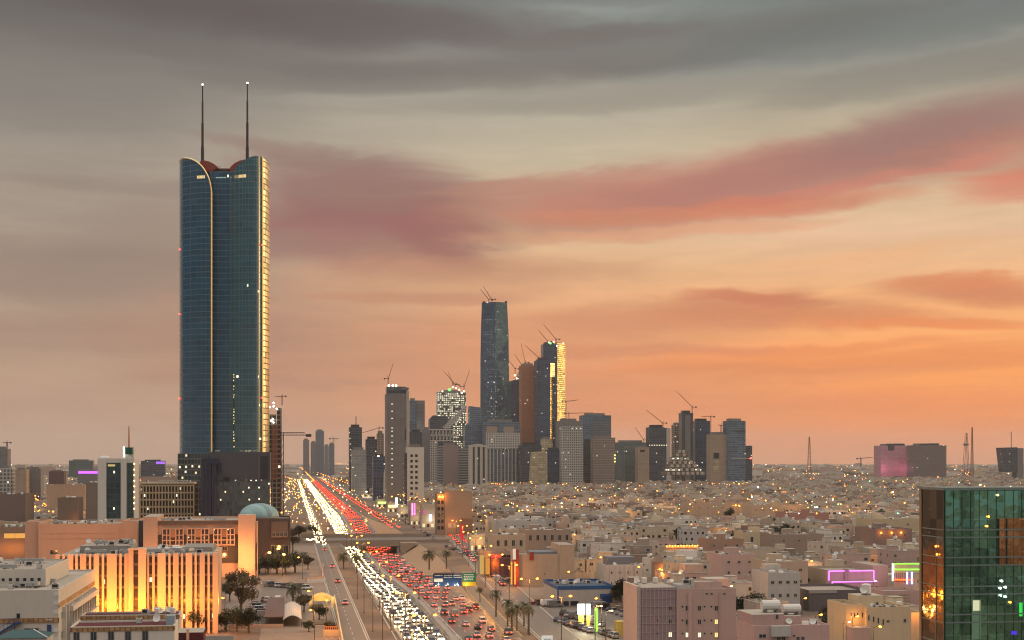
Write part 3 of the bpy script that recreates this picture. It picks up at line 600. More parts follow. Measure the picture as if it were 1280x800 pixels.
# ---------------------------------------------------------------- striped office block, lit from its foot by sodium floods
PIER = wall('striped_pier_render', (.56, .40, .29), .06, .10); STW = facade('strip_window', (.05, .035, .03), (.15, .10, .07), 1.6, 3.3, .05, (1, .86, .4), 1.4, .1, .22, .25, seed=6, spread=.3)
b = Bld('striped_office', 'office block of pale vertical piers and dark window strips glowing orange', 'building', 70, 266, 404, 40)
zt = b.lz(693)
b.part(MB().box(.4, b.w - .2, 1.1, 40, 0, zt - .5, PIER, ROOF), 'core_wall')
sx = lambda v: 60 + v / 5.565
cuts = [80,100,115,135,175,190,207,223,265,285,300,318,355,375,390,410,478,497,512,532,558,690,703,725,742,762,818,838,852,870,908,925,940,958,1003,1020,1035,1055,1090,1110,1125,1145]
edges = [52] + cuts + [1182]
for i in range(0, len(edges), 2):
    if edges[i] == 558: continue
    a, c = edges[i], edges[i + 1]
    b.part(MB().box(b.lx(sx(a)), b.lx(sx(c)), -.2, 1.08, 0, zt, PIER), 'pier')
for i in range(0, len(cuts), 2):
    a, c = cuts[i], cuts[i + 1]
    if a == 558: continue
    b.part(MB().box(b.lx(sx(a)) + .01, b.lx(sx(c)) - .01, .5, 1.05, 0, zt - 1.0, STW), 'window_strip')
for p0, p1 in ((563, 597), (632, 684)): b.part(MB().box(b.lx(sx(p0)), b.lx(sx(p1)), -1.6, 1.08, 0, b.lz(686), PIER), 'entrance_pier')
b.part(MB().box(b.lx(sx(597)) + .01, b.lx(sx(632)) - .01, -.6, 1.05, 0, b.lz(688.5), STW), 'entrance_glazing'); b.part(MB().box(b.lx(sx(597)) + .01, b.lx(sx(632)) - .01, -1.3, .9, b.lz(688.4), b.lz(686.2), PIER, ROOF), 'entrance_lintel')
for k, y in enumerate((6, 14, 22, 30)): b.part(MB().box(b.w - .19, b.w + 1.1, y - 3, y + 1.5, 0, zt - .2, PIER), 'side_pier')
b.part(MB().box(b.lx(222), b.lx(262), 14, 34, zt - .49, b.lz(684, 40, 14), wall('grey_plant_room', (.27, .25, .22))), 'plant_room'); b.part(MB().box(b.lx(92), b.lx(158), 12, 30, zt - .49, zt + 1.6, wall('grey_plant_room', (.27, .25, .22)), ROOF), 'plant_room')
roof_clutter(b, 3, b.w - 4, 3, 11, zt - .5, 22, 'aaauud', 21); roof_clutter(b, b.lx(95), b.lx(158), 13, 28, zt + 1.6, 10, 'aaud', 22); roof_clutter(b, b.lx(190), b.lx(222), 12, 32, zt - .5, 8, 'auhd', 23)
def flood(x, y, z, e, c=(1, .30, .025), size=.6, tilt=None):
    l = bpy.data.lights.new('flood', 'POINT'); l.energy = e; l.color = c; l.shadow_soft_size = size; o = bpy.data.objects.new('flood', l); COL.objects.link(o); o.location = (x, y, z); return o
STRIPE = b
for px, e, dz in ((86, 1800, 15), (104, 2600, 13), (122, 3000, 11), (137, 5000, 10), (154, 3200, 11), (172, 2500, 12), (190, 2500, 12), (208, 2400, 12), (226, 2300, 12), (244, 2100, 12), (260, 1400, 12)):
    x = b.lx(px, -8.5); p = b.A + RX * x + DY * -8.5; flood(p.x, p.y, dz - 3, e * 1.5)
# ---------------------------------------------------------------- near white building with patterned bands
OFFW = wall('off_white_render', (.50, .46, .40), .08, .16); BAND = facade('patterned_band', (.30, .17, .07), (.13, .075, .04), 1.1, .5, 0, gx_=.22, gy_=.0, rough=.8); TEALW = plain('teal_glazing', (.02, .085, .08), .2); MAROON = wall('maroon_roof', (.085, .018, .022), .15, .1); BLUE = plain('blue_paint', (.02, .05, .16), .5)
b = Bld('white_office', 'large off-white office with a brown patterned band and blue outside stair', 'building', -110, 73, 325, 62)
b.root.name = 'white_office'
zt = b.lz(737, b.w); b.part(parapet_box(MB(), 0, b.w, 0, 62, 0, zt, OFFW, ROOF2, ph=.5), 'main_walls')
b.part(parapet_box(MB(), 0, b.lx(57, 14), 14, 50, zt - .4, b.lz(711, b.w, 14), OFFW, ROOF, ph=.4), 'upper_storey')
zb = b.lz(775, b.w)
b.part(MB().box(-.2, b.w + .22, -.2, -.02, zb - .55, zb + .55, BAND), 'patterned_band'); b.part(MB().box(b.w + .02, b.w + .2, 0, 61, zt - 4.2, zt - 3.2, BAND), 'patterned_band')
for k in range(9): b.part(MB().box(b.w - 1.1, b.w + .08, -.1, .8, zt - 1.4 - k * 2.1, zt - .5 - k * 2.1, WHITE), 'quoin')
for k in range(13):
    y = 6 + k * 4.3; b.part(MB().box(b.w + .02, b.w + .9, y, y + .5, 0, zt - 4.6, OFFW), 'side_fin')
for q in range(3):
    z = zt - 5.2 - q * 4.6; b.part(MB().box(b.w + .02, b.w + 1.3, 14, 60, z - 1.3, z, OFFW, ROOF2), 'balcony'); b.part(MB().box(b.w + .01, b.w + .3, 15, 59, z - 3.6, z - 1.4, plain('shaded_glazing', (.06, .055, .05), .4)), 'window_band')
for y, z in ((5, zt - 7.4), (5, zt - 12)): window(b, b.w + .02, z, 2.0, 1.9, y, R(90), frame=OFFW, glass=TEALW)
window(b, b.lx(23), b.lz(776, b.w), 1.1, 2.0, -.02, frame=OFFW, glass=DARK, bars=0, name='door'); window(b, b.lx(61.5), b.lz(793, b.w), 1.0, 2.3, -.02, frame=BLUE, glass=BLUE, bars=0, name='blue_door'); window(b, b.lx(39), b.lz(790.5, b.w), 3.6, 1.2, -.02, frame=OFFW, glass=DARK)
b.part(MB().box(b.lx(57.5), b.lx(66), -.3, -.02, b.lz(774, b.w) - .2, b.lz(774, b.w), OFFW), 'vent_cover')
st = MB(); x0, x1, z0, z1 = b.lx(-8), b.lx(20), b.lz(793, b.w), b.lz(776.5, b.w)
st.add([(x0, -1.6, z0), (x1, -1.6, z1), (x1, -1.6, z1 - .5), (x0, -1.6, z0 - .5), (x0, -.1, z0), (x1, -.1, z1), (x1, -.1, z1 - .5), (x0, -.1, z0 - .5)], [(0,3,2,1),(4,5,6,7),(0,1,5,4),(3,7,6,2)], BLUE)
st.box(x1, b.lx(27), -1.6, -.1, z1 - .3, z1, BLUE); st.bar((x0, -1.6, z0 + 1), (x1, -1.6, z1 + 1), .06, BLUE); st.bar((x1, -1.6, z1 + 1), (b.lx(27), -1.6, z1 + 1), .06, BLUE)
for i in range(7): t = i / 6; st.bar((x0 + (x1-x0)*t, -1.6, z0 + (z1-z0)*t), (x0 + (x1-x0)*t, -1.6, z0 + (z1-z0)*t + 1), .04, BLUE)
st.bar((x1, -1.5, 0), (x1, -1.5, z1), .12, BLUE); b.part(st, 'outside_stair')
for x in range(6): window(b, b.lx(4 + x * 9, 14), zt + .8, 1.0, 1.0, 13.98, frame=OFFW, glass=DARK, bars=0)
roof_clutter(b, b.w - 14, b.w - 2, 6, 34, zt - .5, 9, 'aauud', 31); roof_clutter(b, 4, b.lx(54, 16), 16, 46, b.lz(711, b.w, 14) - .4, 20, 'aaauudh', 32)
b = Bld('low_house', 'small foreground building with a teal pitched roof under the blue stair', 'building', -4, 58, 306, 9)
z = b.lz(798); zp = b.lz(790.5); b.part(MB().box(0, b.w, 0, 9, 0, z, OFFW), 'walls'); b.part(MB().add([(-.3,-.4,z),(b.w+.3,-.4,z),(b.w+.3,9,z),(-.3,9,z),(b.w*.25,4.5,zp),(b.w*.66,4.5,zp)], [(0,1,5,4),(1,2,5),(2,3,4,5),(3,0,4)], plain('teal_roof', (.012, .06, .065), .5)), 'roof'); b.part(MB().bar((b.w+.3,-.4,z+.05),(b.w*.66,4.5,zp+.05),.14,WHITE), 'ridge_trim')
for nm, lab, pa, pb, D, yt, wins in (('white_annex', 'low white annex with a row of framed windows and a maroon flat roof', 88, 218, 300, 782.5, True), ('white_annex', 'rear white annex with maroon roof behind the row of framed windows', 101, 224, 340, 768.5, False)):
    dp = 11 if wins else 8
    b = Bld(nm, lab, 'building', pa, pb, D, dp); zt = b.lz(yt, b.w / 2)
    b.part(parapet_box(MB(), 0, b.w, 0, dp, 0, zt, OFFW, MAROON, ph=.35), 'walls'); b.part(MB().box(-.15, b.w + .15, -.16, -.02, zt - 1.05, zt - .2, BAND), 'patterned_band')
    if wins:
        for px in (95.7, 117, 138.8, 160, 181.5): window(b, b.lx(px), b.lz(805, 10), 1.35, 2.75, -.01, frame=wall('carved_frame', (.28, .2, .15)), glass=plain('annex_glass', (.03, .05, .06), .15))
        b.part(MB().box(b.lx(206), b.lx(217), 3, 5.5, zt - .3, zt + 1.7, plain('grey_blue_box', (.25, .3, .34), .5)), 'plant_box'); roof_clutter(b, b.lx(165), b.lx(200), 5, 10, zt - .35, 3, 'ad', 5)
    else: roof_clutter(b, b.lx(180), b.lx(215), 2, 6, zt - .35, 8, 'atd', 6)
b = Bld('maroon_shed', 'low maroon-walled shed with a pale corner post beside the white annex', 'building', 221, 254, 318, 9)
b.part(MB().box(0, b.w, 0, 9, 0, b.lz(791), MAROON, ROOF), 'walls'); b.part(MB().box(b.lx(233), b.lx(236.5), -.4, -.02, 0, b.lz(786.5), SALM), 'corner_post')
b = Bld('fitted_wall', 'grey garden wall behind the maroon shed', 'wall', 254, 292, 338, .4); b.part(MB().box(0, b.w, 0, .4, 0, b.lz(795), CONC), 'wall_panel'); b.root.name = 'garden_wall'

for px, y, z, e in ((306, -8, 4, 2600), (312, -9, 9, 3200), (300, -8, 13, 2200), (280, -9, 9, 3500), (250, -10, 9, 3200), (218, -10, 9, 3000), (186, -9, 9, 2200), (150, -24, 9, 5000), (110, -26, 9, 5000), (70, -24, 9, 3500)):
    D0 = 600 if px > 175 else 628; p = Vector((gx(px, D0), D0, 0)); flood(p.x, p.y + y + (px - 179) * .05 * (px > 175), z, e, (1, .40, .10))
# ================================================================= the distant business district and other far towers
def fc(*a, **k): k.setdefault('dot', .18); return facade(*a, **k)
KN = fc('navy_glass', (.026, .045, .085), (.04, .055, .085), 4, 4.2, .035, (1, .92, .72), 2.2, .08, .12, .2, seed=21); KD = fc('dark_glass', (.038, .046, .062), (.07, .072, .08), 4, 4, .03, (1, .85, .6), 1.8, .1, .2, .25, seed=22)
KG = fc('grey_tower_wall', (.13, .125, .12), (.16, .15, .145), 3.4, 3.8, .008, (1, .9, .7), 1.6, .3, .1, .5, seed=23, var=.12); KL = fc('pale_grid_wall', (.07, .07, .072), (.42, .39, .35), 4.2, 4.2, .05, (1, .9, .6), 2.2, .45, .45, .5, seed=24)
KB = fc('brown_concrete', (.10, .075, .06), (.22, .16, .12), 4.5, 4.0, .05, (1, .75, .35), 1.8, .35, .35, .7, seed=25); KO = fc('orange_clad_wall', (.30, .115, .05), (.33, .135, .065), 5, 4.0, .04, (1, .85, .6), 2.0, .2, .15, .6, seed=26, var=.2)
KW = fc('white_window_grid', (.06, .06, .06), (.36, .34, .30), 3.6, 4.0, .14, (1, .93, .7), 2.2, .4, .4, .6, seed=27); KT = fc('teal_low_glass', (.05, .075, .075), (.11, .13, .125), 4, 4.2, .03, (1, .9, .6), 1.8, .12, .16, .3, seed=28)
KBL = fc('blue_grey_glass', (.065, .10, .145), (.12, .15, .185), 4.5, 4.2, .012, (1, .9, .7), 1.8, .1, .14, .2, seed=29); KS = fc('striped_grey_wall', (.045, .048, .055), (.24, .225, .21), 40, 4.2, .03, (1, .85, .5), 1.8, .0, .45, .6, seed=30)
KGO = fc('sunset_gold_glass', (.72, .55, .22), (.20, .14, .06), 5, 4.2, .35, (1, .72, .2), 1.0, .22, .36, .25, metal=.9, seed=31, var=.85, spread=.2); KLIT = fc('lit_raw_storeys', (.03, .04, .035), (.12, .115, .10), 4, 4.5, .80, (1, .93, .65), 2.2, .3, .4, .7, seed=32, spread=.10, dot=.3)  # gold glass carries the sunset's reflection in its own colour
KBE = fc('beige_tower_wall', (.26, .19, .135), (.31, .235, .17), 6, 4.5, .0, gx_=.1, gy_=.1, rough=.7, var=.15, seed=33); KP = fc('pale_gold_wall', (.38, .31, .19), (.24, .19, .12), 3, 4, .05, (1, .85, .5), 1.4, .2, .2, .5, seed=34)
PIFG = fc('faceted_blue_glass', (.024, .055, .10), (.04, .07, .10), 4.2, 4.2, .02, (.85, 1, .9), 2.0, .1, .1, .16, seed=35); PIFT = fc('faceted_green_glass', (.07, .125, .125), (.09, .14, .14), 4.2, 4.2, .02, (.9, 1, .9), 2.0, .1, .1, .16, seed=36)
for m_ in (KN, KBL, PIFG, PIFT, KT): m_.node_tree.nodes['Principled BSDF'].inputs['IOR'].default_value = 1.7
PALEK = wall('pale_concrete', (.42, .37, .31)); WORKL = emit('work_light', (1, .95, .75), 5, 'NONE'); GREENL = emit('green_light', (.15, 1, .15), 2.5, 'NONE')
def kt(name, label, p0, p1, yt, D, depth, mat, roof=None, cat='building', group=None):
    b = Bld(name, label, cat, p0, p1, D, depth, group)
    b.zt = b.lz(yt); b.part(MB().box(0, b.w, 0, depth, 0, b.zt, mat, roof or ROOF), 'facade')
    b.part(MB().box(b.w*.15, b.w*.8, depth*.2, depth*.8, b.zt, b.zt + min(4.5, b.zt * .05), DARK if mat in (KN, KD) else KG), 'roof_plant'); return b
def kbox(b, p0, p1, q0, q1, y0, y1, mat, nm='panel', roof=None):
    z0 = 0 if q1 is None else b.lz(q1); return b.part(MB().box(b.lx(p0), b.lx(p1), y0, y1, z0, b.lz(q0), mat, roof), nm)
def klight(b, px, py, m=WORKL, r=1.1, y=-.8): return b.part(MB().ball((b.lx(px), y, b.lz(py)), r, m, 6, 4), 'lamp')
def gface(b, p0, p1, q, y0, y1, nm):
    x0, x1, z = b.lx(p0, y0), b.lx(p1, y1), b.lz(q); b.part(MB().prism([(x0, y0), (x1, y1), (x0 + .2, y1 + .3)], 0, z, KGO, ROOF), nm)
# --- avenue side cluster
b = kt('tower_block', 'dark tower with a short mast, first tower right of the avenue in the distance', 436.5, 452.5, 534, 2300, 22, KD); b.part(MB().bar((b.w*.55, 8, b.zt), (b.w*.55, 8, b.lz(520)), .8, STEEL), 'mast'); [klight(b, 437 + i * .4, 541 + i * 7, LITPALE, .7) for i in range(6)]
kt('office_block', 'pale silvery office block in front of the dark mast tower', 440, 458, 562, 1900, 24, fc('silver_glass', (.20, .20, .195), (.33, .32, .30), 3.2, 3.8, .03, (1, .95, .85), 1.8, .1, .12, .4, seed=40, var=.2))
kt('tower_block', 'slim near-black slab right of the silvery office block', 457.5, 471.5, 549, 2100, 22, KD); b = kt('tower_block', 'slim brown concrete tower behind the near-black slab', 471.5, 480, 542, 2250, 18, KB)
b = kt('office_block', 'low black glass block with a curved pale edge beside the grey slab tower', 466.5, 482, 570, 1750, 20, KN); b.part(MB().prof([(b.lx(479), 0), (b.lx(487), 0), (b.lx(486), b.lz(573)), (b.lx(482), b.lz(580)), (b.lx(479.5), b.lz(592))][::-1], -2, -.1, PALEK), 'curved_edge'); klight(b, 473, 570)
b = kt('tower_block', 'tall grey slab tower with a vertical line of small lights and an unfinished top', 483, 508, 492, 1500, 26, KG)
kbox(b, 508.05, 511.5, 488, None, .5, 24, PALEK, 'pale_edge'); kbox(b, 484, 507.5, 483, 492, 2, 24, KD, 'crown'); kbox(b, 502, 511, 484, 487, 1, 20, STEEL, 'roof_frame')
for i, q in enumerate((505, 514, 523, 535, 539, 545, 553, 561, 567, 574, 582, 590, 597, 605)): klight(b, 490, q, LITPALE, .6, -.5)
for px in (486, 491, 495): klight(b, px, 482, WORKL, 1.2)
kbox(b, 506.3, 507.4, 550, 536, -.3, -.02, DARK, 'slot')
b = kt('apartment_tower', 'pale apartment tower with two columns of square windows below the grey slab', 509, 530, 559, 1420, 20, PALEC)
for r_ in range(9):
    for px in (514.5, 520.5): b.part(MB().box(b.lx(px) - 1.3, b.lx(px) + 1.3, -.12, .05, b.lz(568 + r_ * 6.8) - 2.6, b.lz(568 + r_ * 6.8), WINDOW), 'window')
kbox(b, 505.5, 508.9, 566, None, 1, 18, KD, 'dark_stair')
b = kt('tower_block', 'tower with a rippling two-tone glass front behind the pale apartment tower', 512, 520.5, 500.5, 2650, 22, KBL); m = MB(); n = 14
for i in range(n):
    za, zb = b.lz(560) + (b.zt - b.lz(560)) * i / n, b.lz(560) + (b.zt - b.lz(560)) * (i + 1) / n; f = lambda z: 2.2 * math.sin(z * .11)
    x0, x1 = b.lx(520.6), b.lx(531); m.quad((x0, f(za), za), (x1, f(za) * .4, za), (x1, f(zb) * .4, zb), (x0, f(zb), zb), KG)
m.quad((b.lx(531), 0, 0), (b.lx(531), 20, 0), (b.lx(531), 20, b.zt), (b.lx(531), 0, b.zt), KG).box(b.lx(520.6), b.lx(531), 3, 22, 0, b.zt - .1, KG); b.part(m, 'rippling_front')
kt('tower_block', 'dark block under the rippling two-tone tower', 512, 528, 540, 2450, 20, KD); kt('tower_block', 'plain dusky slab right of the rippling two-tone tower', 528.5, 537.5, 537, 2500, 20, KG)
# --- district
b = kt('unfinished_tower', 'unfinished tower with every storey brightly lit and cranes on its top', 547, 582.5, 490, 2950, 36, KLIT)
klight(b, 562, 487, GREENL, 3.0); [klight(b, p, q, WORKL, 1.6) for p, q in ((553, 489), (570, 485), (574, 487), (577, 491), (580, 489), (566, 484))]
b = Bld('angular_building', 'angular dark building with a diagonal lattice truss rising to the right', 'building', 537, 560, 2800, 30); m = MB(); P = [(537, 575), (537, 524), (542, 519), (560, 521), (560, 535), (566, 535), (566, 575)]
m.prof([(b.lx(p), b.lz(q)) for p, q in P][::-1], 0, 28, KD); b.part(m, 'facade')
m = MB(); m.prof([(b.lx(p), b.lz(q)) for p, q in ((553, 534), (562, 536), (583, 512), (583, 506))][::-1], -1.5, 16, KL); b.part(m, 'diagonal_truss')
b = Bld('lattice_frame_building', 'pale lattice frame building with an open steel top', 'building', 537, 571, 2550, 30)
kbox(b, 537, 547, 550, None, 0, 26, KL, 'lattice_column'); kbox(b, 547.1, 571, 553, None, 1, 26, KD, 'facade'); m = MB()
for p in np.linspace(537, 571, 9): m.bar((b.lx(p), 0, b.lz(552)), (b.lx(p), 0, b.lz(537)), .7, PALEK); m.bar((b.lx(p), 0, b.lz(551)), (b.lx(min(571, p + 4)), 0, b.lz(538)), .5, PALEK)
for q in (537, 544, 551): m.bar((b.lx(537), 0, b.lz(q)), (b.lx(571), 0, b.lz(q)), .9, PALEK)
b.part(m, 'steel_lattice')
b = kt('office_block', 'plain mauve-brown block between two louvred wings', 553.5, 573, 556, 2350, 30, wall('mauve_render', (.22, .17, .15))); kbox(b, 548, 553.4, 556, None, 1, 26, KS, 'louvred_wing'); kbox(b, 573.1, 588, 560, None, .8, 26, KS, 'louvred_wing')
b = Bld('portal_building', 'building of tall pale concrete portals with lit gaps', 'building', 587, 610, 2300, 24); kbox(b, 588, 609, 559, None, 3, 24, KD, 'glazing')
for p in (587.5, 593.5, 600, 606): kbox(b, p, p + 3.4, 557, None, 0, 22, PALEK, 'pillar')
b.part(MB().prof([(b.lx(587), b.lz(558.5)), (b.lx(609.8), b.lz(558.5)), (b.lx(609.8), b.lz(557.5)), (b.lx(600), b.lz(554.8)), (b.lx(587), b.lz(556.5))], -.3, 22.2, PALEK), 'portal_beam')
for p, q in ((596, 563), (597, 573)): klight(b, p, q, LITPALE, 1.2, 2.6)
# the tallest of the district: faceted and tapering
b = Bld('skyscraper', 'tallest faceted dark glass tower of the distant business district', 'skyscraper', 601, 635, 3055, 58, rot=0)
def zz(q): return b.lz(q)
def xx(p): return b.lx(p)
lv = [(605, 600.5, 636.5), (520, 600.3, 636.6), (450, 600.4, 636.2), (415, 601, 635.6), (377.5, 602.2, 633.8)]
m = MB(); mt = MB()
for (qa, la, ra), (qb, lb, rb) in zip(lv, lv[1:]):
    def ringp(q, l, r, k): z = zz(q); mid = 619.5 + k; return [(xx(l), 9, z), (xx(mid), -3, z), (xx(r), 10, z), (xx(r - 3), 48, z), (xx(l + 3), 48, z)]
    A = ringp(qa, la, ra, 0); B = ringp(qb, lb, rb, 0)
    m.quad(A[0], A[1], B[1], B[0], PIFG); mt.quad(A[1], A[2], B[2], B[1], PIFT)
    for i in (2, 3, 4): m.quad(A[i], A[(i+1) % 5], B[(i+1) % 5], B[i], PIFG)
mt.add(B, [(0, 1, 2, 3, 4)], DARK); b.part(m, 'glass_facets'); b.part(mt, 'green_facets')
m = MB()     # dark folded triangles on the right-hand side
for tri in (((620, 450), (634.5, 452), (634.8, 424)), ((620, 520), (635, 505), (621, 452)), ((630, 530), (635.8, 530), (635.5, 470))):
    vs = [(xx(p), (-3 + 13 * (p - 619.5) / 16.5) - .45, zz(q)) for p, q in tri]; m.add(vs + [(x, y + .4, z) for x, y, z in vs], [(0, 1, 2), (0, 3, 4, 1), (1, 4, 5, 2), (2, 5, 3, 0)], PIFG)
b.part(m, 'folded_panel')
DOTS = emit('office_dots', (.85, 1, .9), .85, 'NONE')
rr = random.Random(5)
m = MB()
for i in range(150):
    px = rr.uniform(607, 628); q = rr.uniform(393, 555)
    if 448 < q < 460: continue
    px = round(px / 2.4) * 2.4; q = round(q / 3.1) * 3.1; y = (9 - 12 * (px - 601) / 18.5 if px < 619.5 else -3 + 13 * (px - 619.5) / 16.5) - .6
    m.box(xx(px) - .5, xx(px) + .5, y, y + .3, zz(q), zz(q) + 1.2, DOTS)
b.part(m, 'lit_room_pattern'); kbox(b, 605, 619, 392, 384, -1.2 + 1.5, 2, KN, 'upper_recess')
kbox(b, 603.5, 606, 376, 381, 6, 14, KD, 'crown_post'); kbox(b, 631, 634, 375.5, 381, 12, 20, KD, 'crown_post')
b = Bld('podium_block', 'dark stepped block with a sloping top left of the faceted tower', 'building', 581, 603, 2900, 30); b.part(MB().prof([(b.lx(p), b.lz(q)) for p, q in ((581, 606), (581, 533), (587, 528), (587, 507.5), (603, 509.5), (603, 606))][::-1], 0, 30, KBL), 'facade')
b = kt('podium_block', 'broad blue-grey podium at the foot of the faceted tower', 603.5, 650, 527, 2880, 24, KBL)
b = Bld('office_tower', 'dark sloping-topped tower between the faceted tower and the orange tower', 'building', 637, 652, 3000, 34); b.part(MB().prof([(b.lx(p), b.lz(q)) for p, q in ((635.5, 606), (639, 476), (647, 474), (652, 462), (652, 606))][::-1], 0, 34, KN), 'facade'); klight(b, 644, 469, WARM, 1.6, 4); klight(b, 646, 473, COOL, 1.2)
b = kt('office_tower', 'orange-brown clad tower in the middle of the distant district', 652, 670.5, 456.5, 2940, 34, KO)
b = kt('office_tower', 'dark navy glass tower right of the orange-brown tower', 671, 688, 450, 2900, 34, KN); gface(b, 688.1, 693.6, 453, 0, 12, 'sunset_strip'); kbox(b, 693.7, 697, 470, None, 4, 30, KN, 'dark_slot')
b = kt('office_tower', 'navy twin-slab tower with its right face tinted sunset gold', 679, 696.5, 430, 3010, 30, KN); gface(b, 696.6, 706.5, 427.5, -2, 26, 'sunset_face'); klight(b, 688, 429, GREENL, 2.4); [klight(b, p, q, WORKL, 1.5) for p, q in ((692, 427), (696, 432), (686, 428), (704, 429))]
b = Bld('finned_block', 'pale finned block with an open gridded top below the faceted tower', 'building', 607, 650, 2500, 30); kbox(b, 608, 649.5, 541, None, 1.4, 30, KBL, 'glazing', ROOF)
for i in range(10): p = 608 + i * 4.6; b.part(MB().box(b.lx(p) - .9, b.lx(p) + .9, -.6, 1.38, 0, b.lz(561), PALEK), 'fin')
kbox(b, 607.5, 650, 541, 561, -.2, 1.39, KL, 'gridded_screen'); kbox(b, 610, 622, 533, 541, 4, 24, KBE, 'roof_block'); kbox(b, 632, 643, 533, 541, 4, 24, KBE, 'roof_block')
kt('low_block', 'low dark block with bright windows at the foot of the orange-brown tower', 650.5, 677, 556, 2480, 24, KD)
b = Bld('slanted_block', 'pale gold slant-sided block lit from below', 'building', 664, 684, 2350, 22); b.part(MB().prof([(b.lx(p), b.lz(q)) for p, q in ((663, 612), (666, 565), (684, 564), (684.5, 612))][::-1], 0, 22, KP), 'facade')
kt('low_block', 'dark low block right of the pale gold slanted block', 684.5, 702, 562, 2420, 22, KN); kt('low_block', 'small pale sunlit block under the sunset-gold twin slab', 677.5, 690, 549, 2600, 18, KP)
kt('office_block', 'grey block with a cluttered roof behind the white window-grid block', 698, 727, 526, 2700, 26, KG); b = kt('office_block', 'white window-grid block with scattered lit rooms', 703, 728.5, 533, 2350, 26, KW)
b = kt('office_block', 'square dark tower with a paler gridded inset on its front', 728, 764, 519, 2800, 32, KBL); kbox(b, 740, 763.7, 526, 565, -.8, -.02, fc('inset_grid', (.05, .065, .08), (.15, .16, .17), 4, 4.6, .03, (1, .9, .7), 1.8, .3, .3, .3, seed=41), 'gridded_inset')
kt('office_block', 'small dark block with white lit windows below the square tower', 730, 743, 552, 2420, 20, KD); b = kt('office_block', 'brown-grey stone block with deep vertical window slots', 742, 769, 547, 2380, 26, fc('slotted_stone', (.06, .05, .045), (.26, .205, .17), 3.4, 4.2, .06, (1, .88, .55), 2.0, .5, .25, .6, seed=42)); [klight(b, 768.5, q, emit('yellow_strip', (1, .8, .15), 3, 'NONE'), 1.3) for q in (569, 573, 577)]
kt('low_block', 'wide teal-grey low block in the middle of the district', 770, 812, 553, 2650, 30, KT); b = kt('low_block', 'pale ribbed hall in front of the teal-grey block', 781, 797, 560, 2450, 24, KT); b = kt('office_block', 'small cream block with one dark top window', 797.5, 811.5, 559, 2400, 20, KBE); kbox(b, 800, 806, 562, 565, -.4, -.02, DARK, 'dark_window')
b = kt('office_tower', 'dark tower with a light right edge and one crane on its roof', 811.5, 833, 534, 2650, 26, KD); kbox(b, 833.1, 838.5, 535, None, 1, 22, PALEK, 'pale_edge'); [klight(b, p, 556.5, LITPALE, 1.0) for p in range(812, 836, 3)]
b = kt('unfinished_tower', 'dark unfinished frame left of the tall pale-cored tower', 843, 852.3, 531, 2750, 22, SCF); b = kt('office_tower', 'tall pale-cored tower with dark sides carrying the long-armed crane', 852.5, 866.5, 516, 2700, 24, KD); kbox(b, 856.5, 863, 519, None, -.8, -.02, KG, 'pale_core')
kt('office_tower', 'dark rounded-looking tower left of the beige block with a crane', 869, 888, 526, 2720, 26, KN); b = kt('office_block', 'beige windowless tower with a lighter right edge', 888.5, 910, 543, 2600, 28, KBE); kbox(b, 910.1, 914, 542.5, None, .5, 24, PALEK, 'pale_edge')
b = Bld('arch_block', 'narrow cream frame-fronted block before the beige tower', 'building', 889, 901, 2400, 16); kbox(b, 889, 901, 562, None, 0, 16, KBE, 'frame'); kbox(b, 892, 899, 566, 573, -.5, -.02, DARK, 'upper_window'); kbox(b, 892, 899, 575, 590, -.5, -.02, KP, 'lower_window')
b = kt('office_tower', 'blue-grey tower with a lower step on its right', 909.5, 932, 526, 2600, 30, KBL); kbox(b, 932.1, 940.5, 557, None, 1, 26, KD, 'lower_step'); kbox(b, 914, 940.6, 572.6, 573.6, -1, -.02, PALEK, 'ledge'); klight(b, 938, 573, RED, 1.6); kbox(b, 919, 931.5, 538, 540, -.6, -.02, KD, 'dark_band')
b = Bld('terraced_block', 'white pyramid of stacked open terraces under construction', 'building', 834, 882, 2250, 40); r2 = random.Random(8)
for lvl in range(7):
    a, c = 834 + lvl * 2.8, 882 - lvl * 3.6; q = 594 - lvl * 4.6; n = max(2, int((c - a) / 6)); kbox(b, a, c, q - 4.4, q, 3 + lvl * 2.5, 40, KLIT if lvl in (1, 4) else SCF, 'recessed_storey')
    for i in range(n): p = a + (c - a) * i / n; kbox(b, p + r2.uniform(0, 1), p + 3.6, q - 4.2, q - .6, lvl * 2.5, lvl * 2.5 + 2.9, PALEK, 'terrace_box')
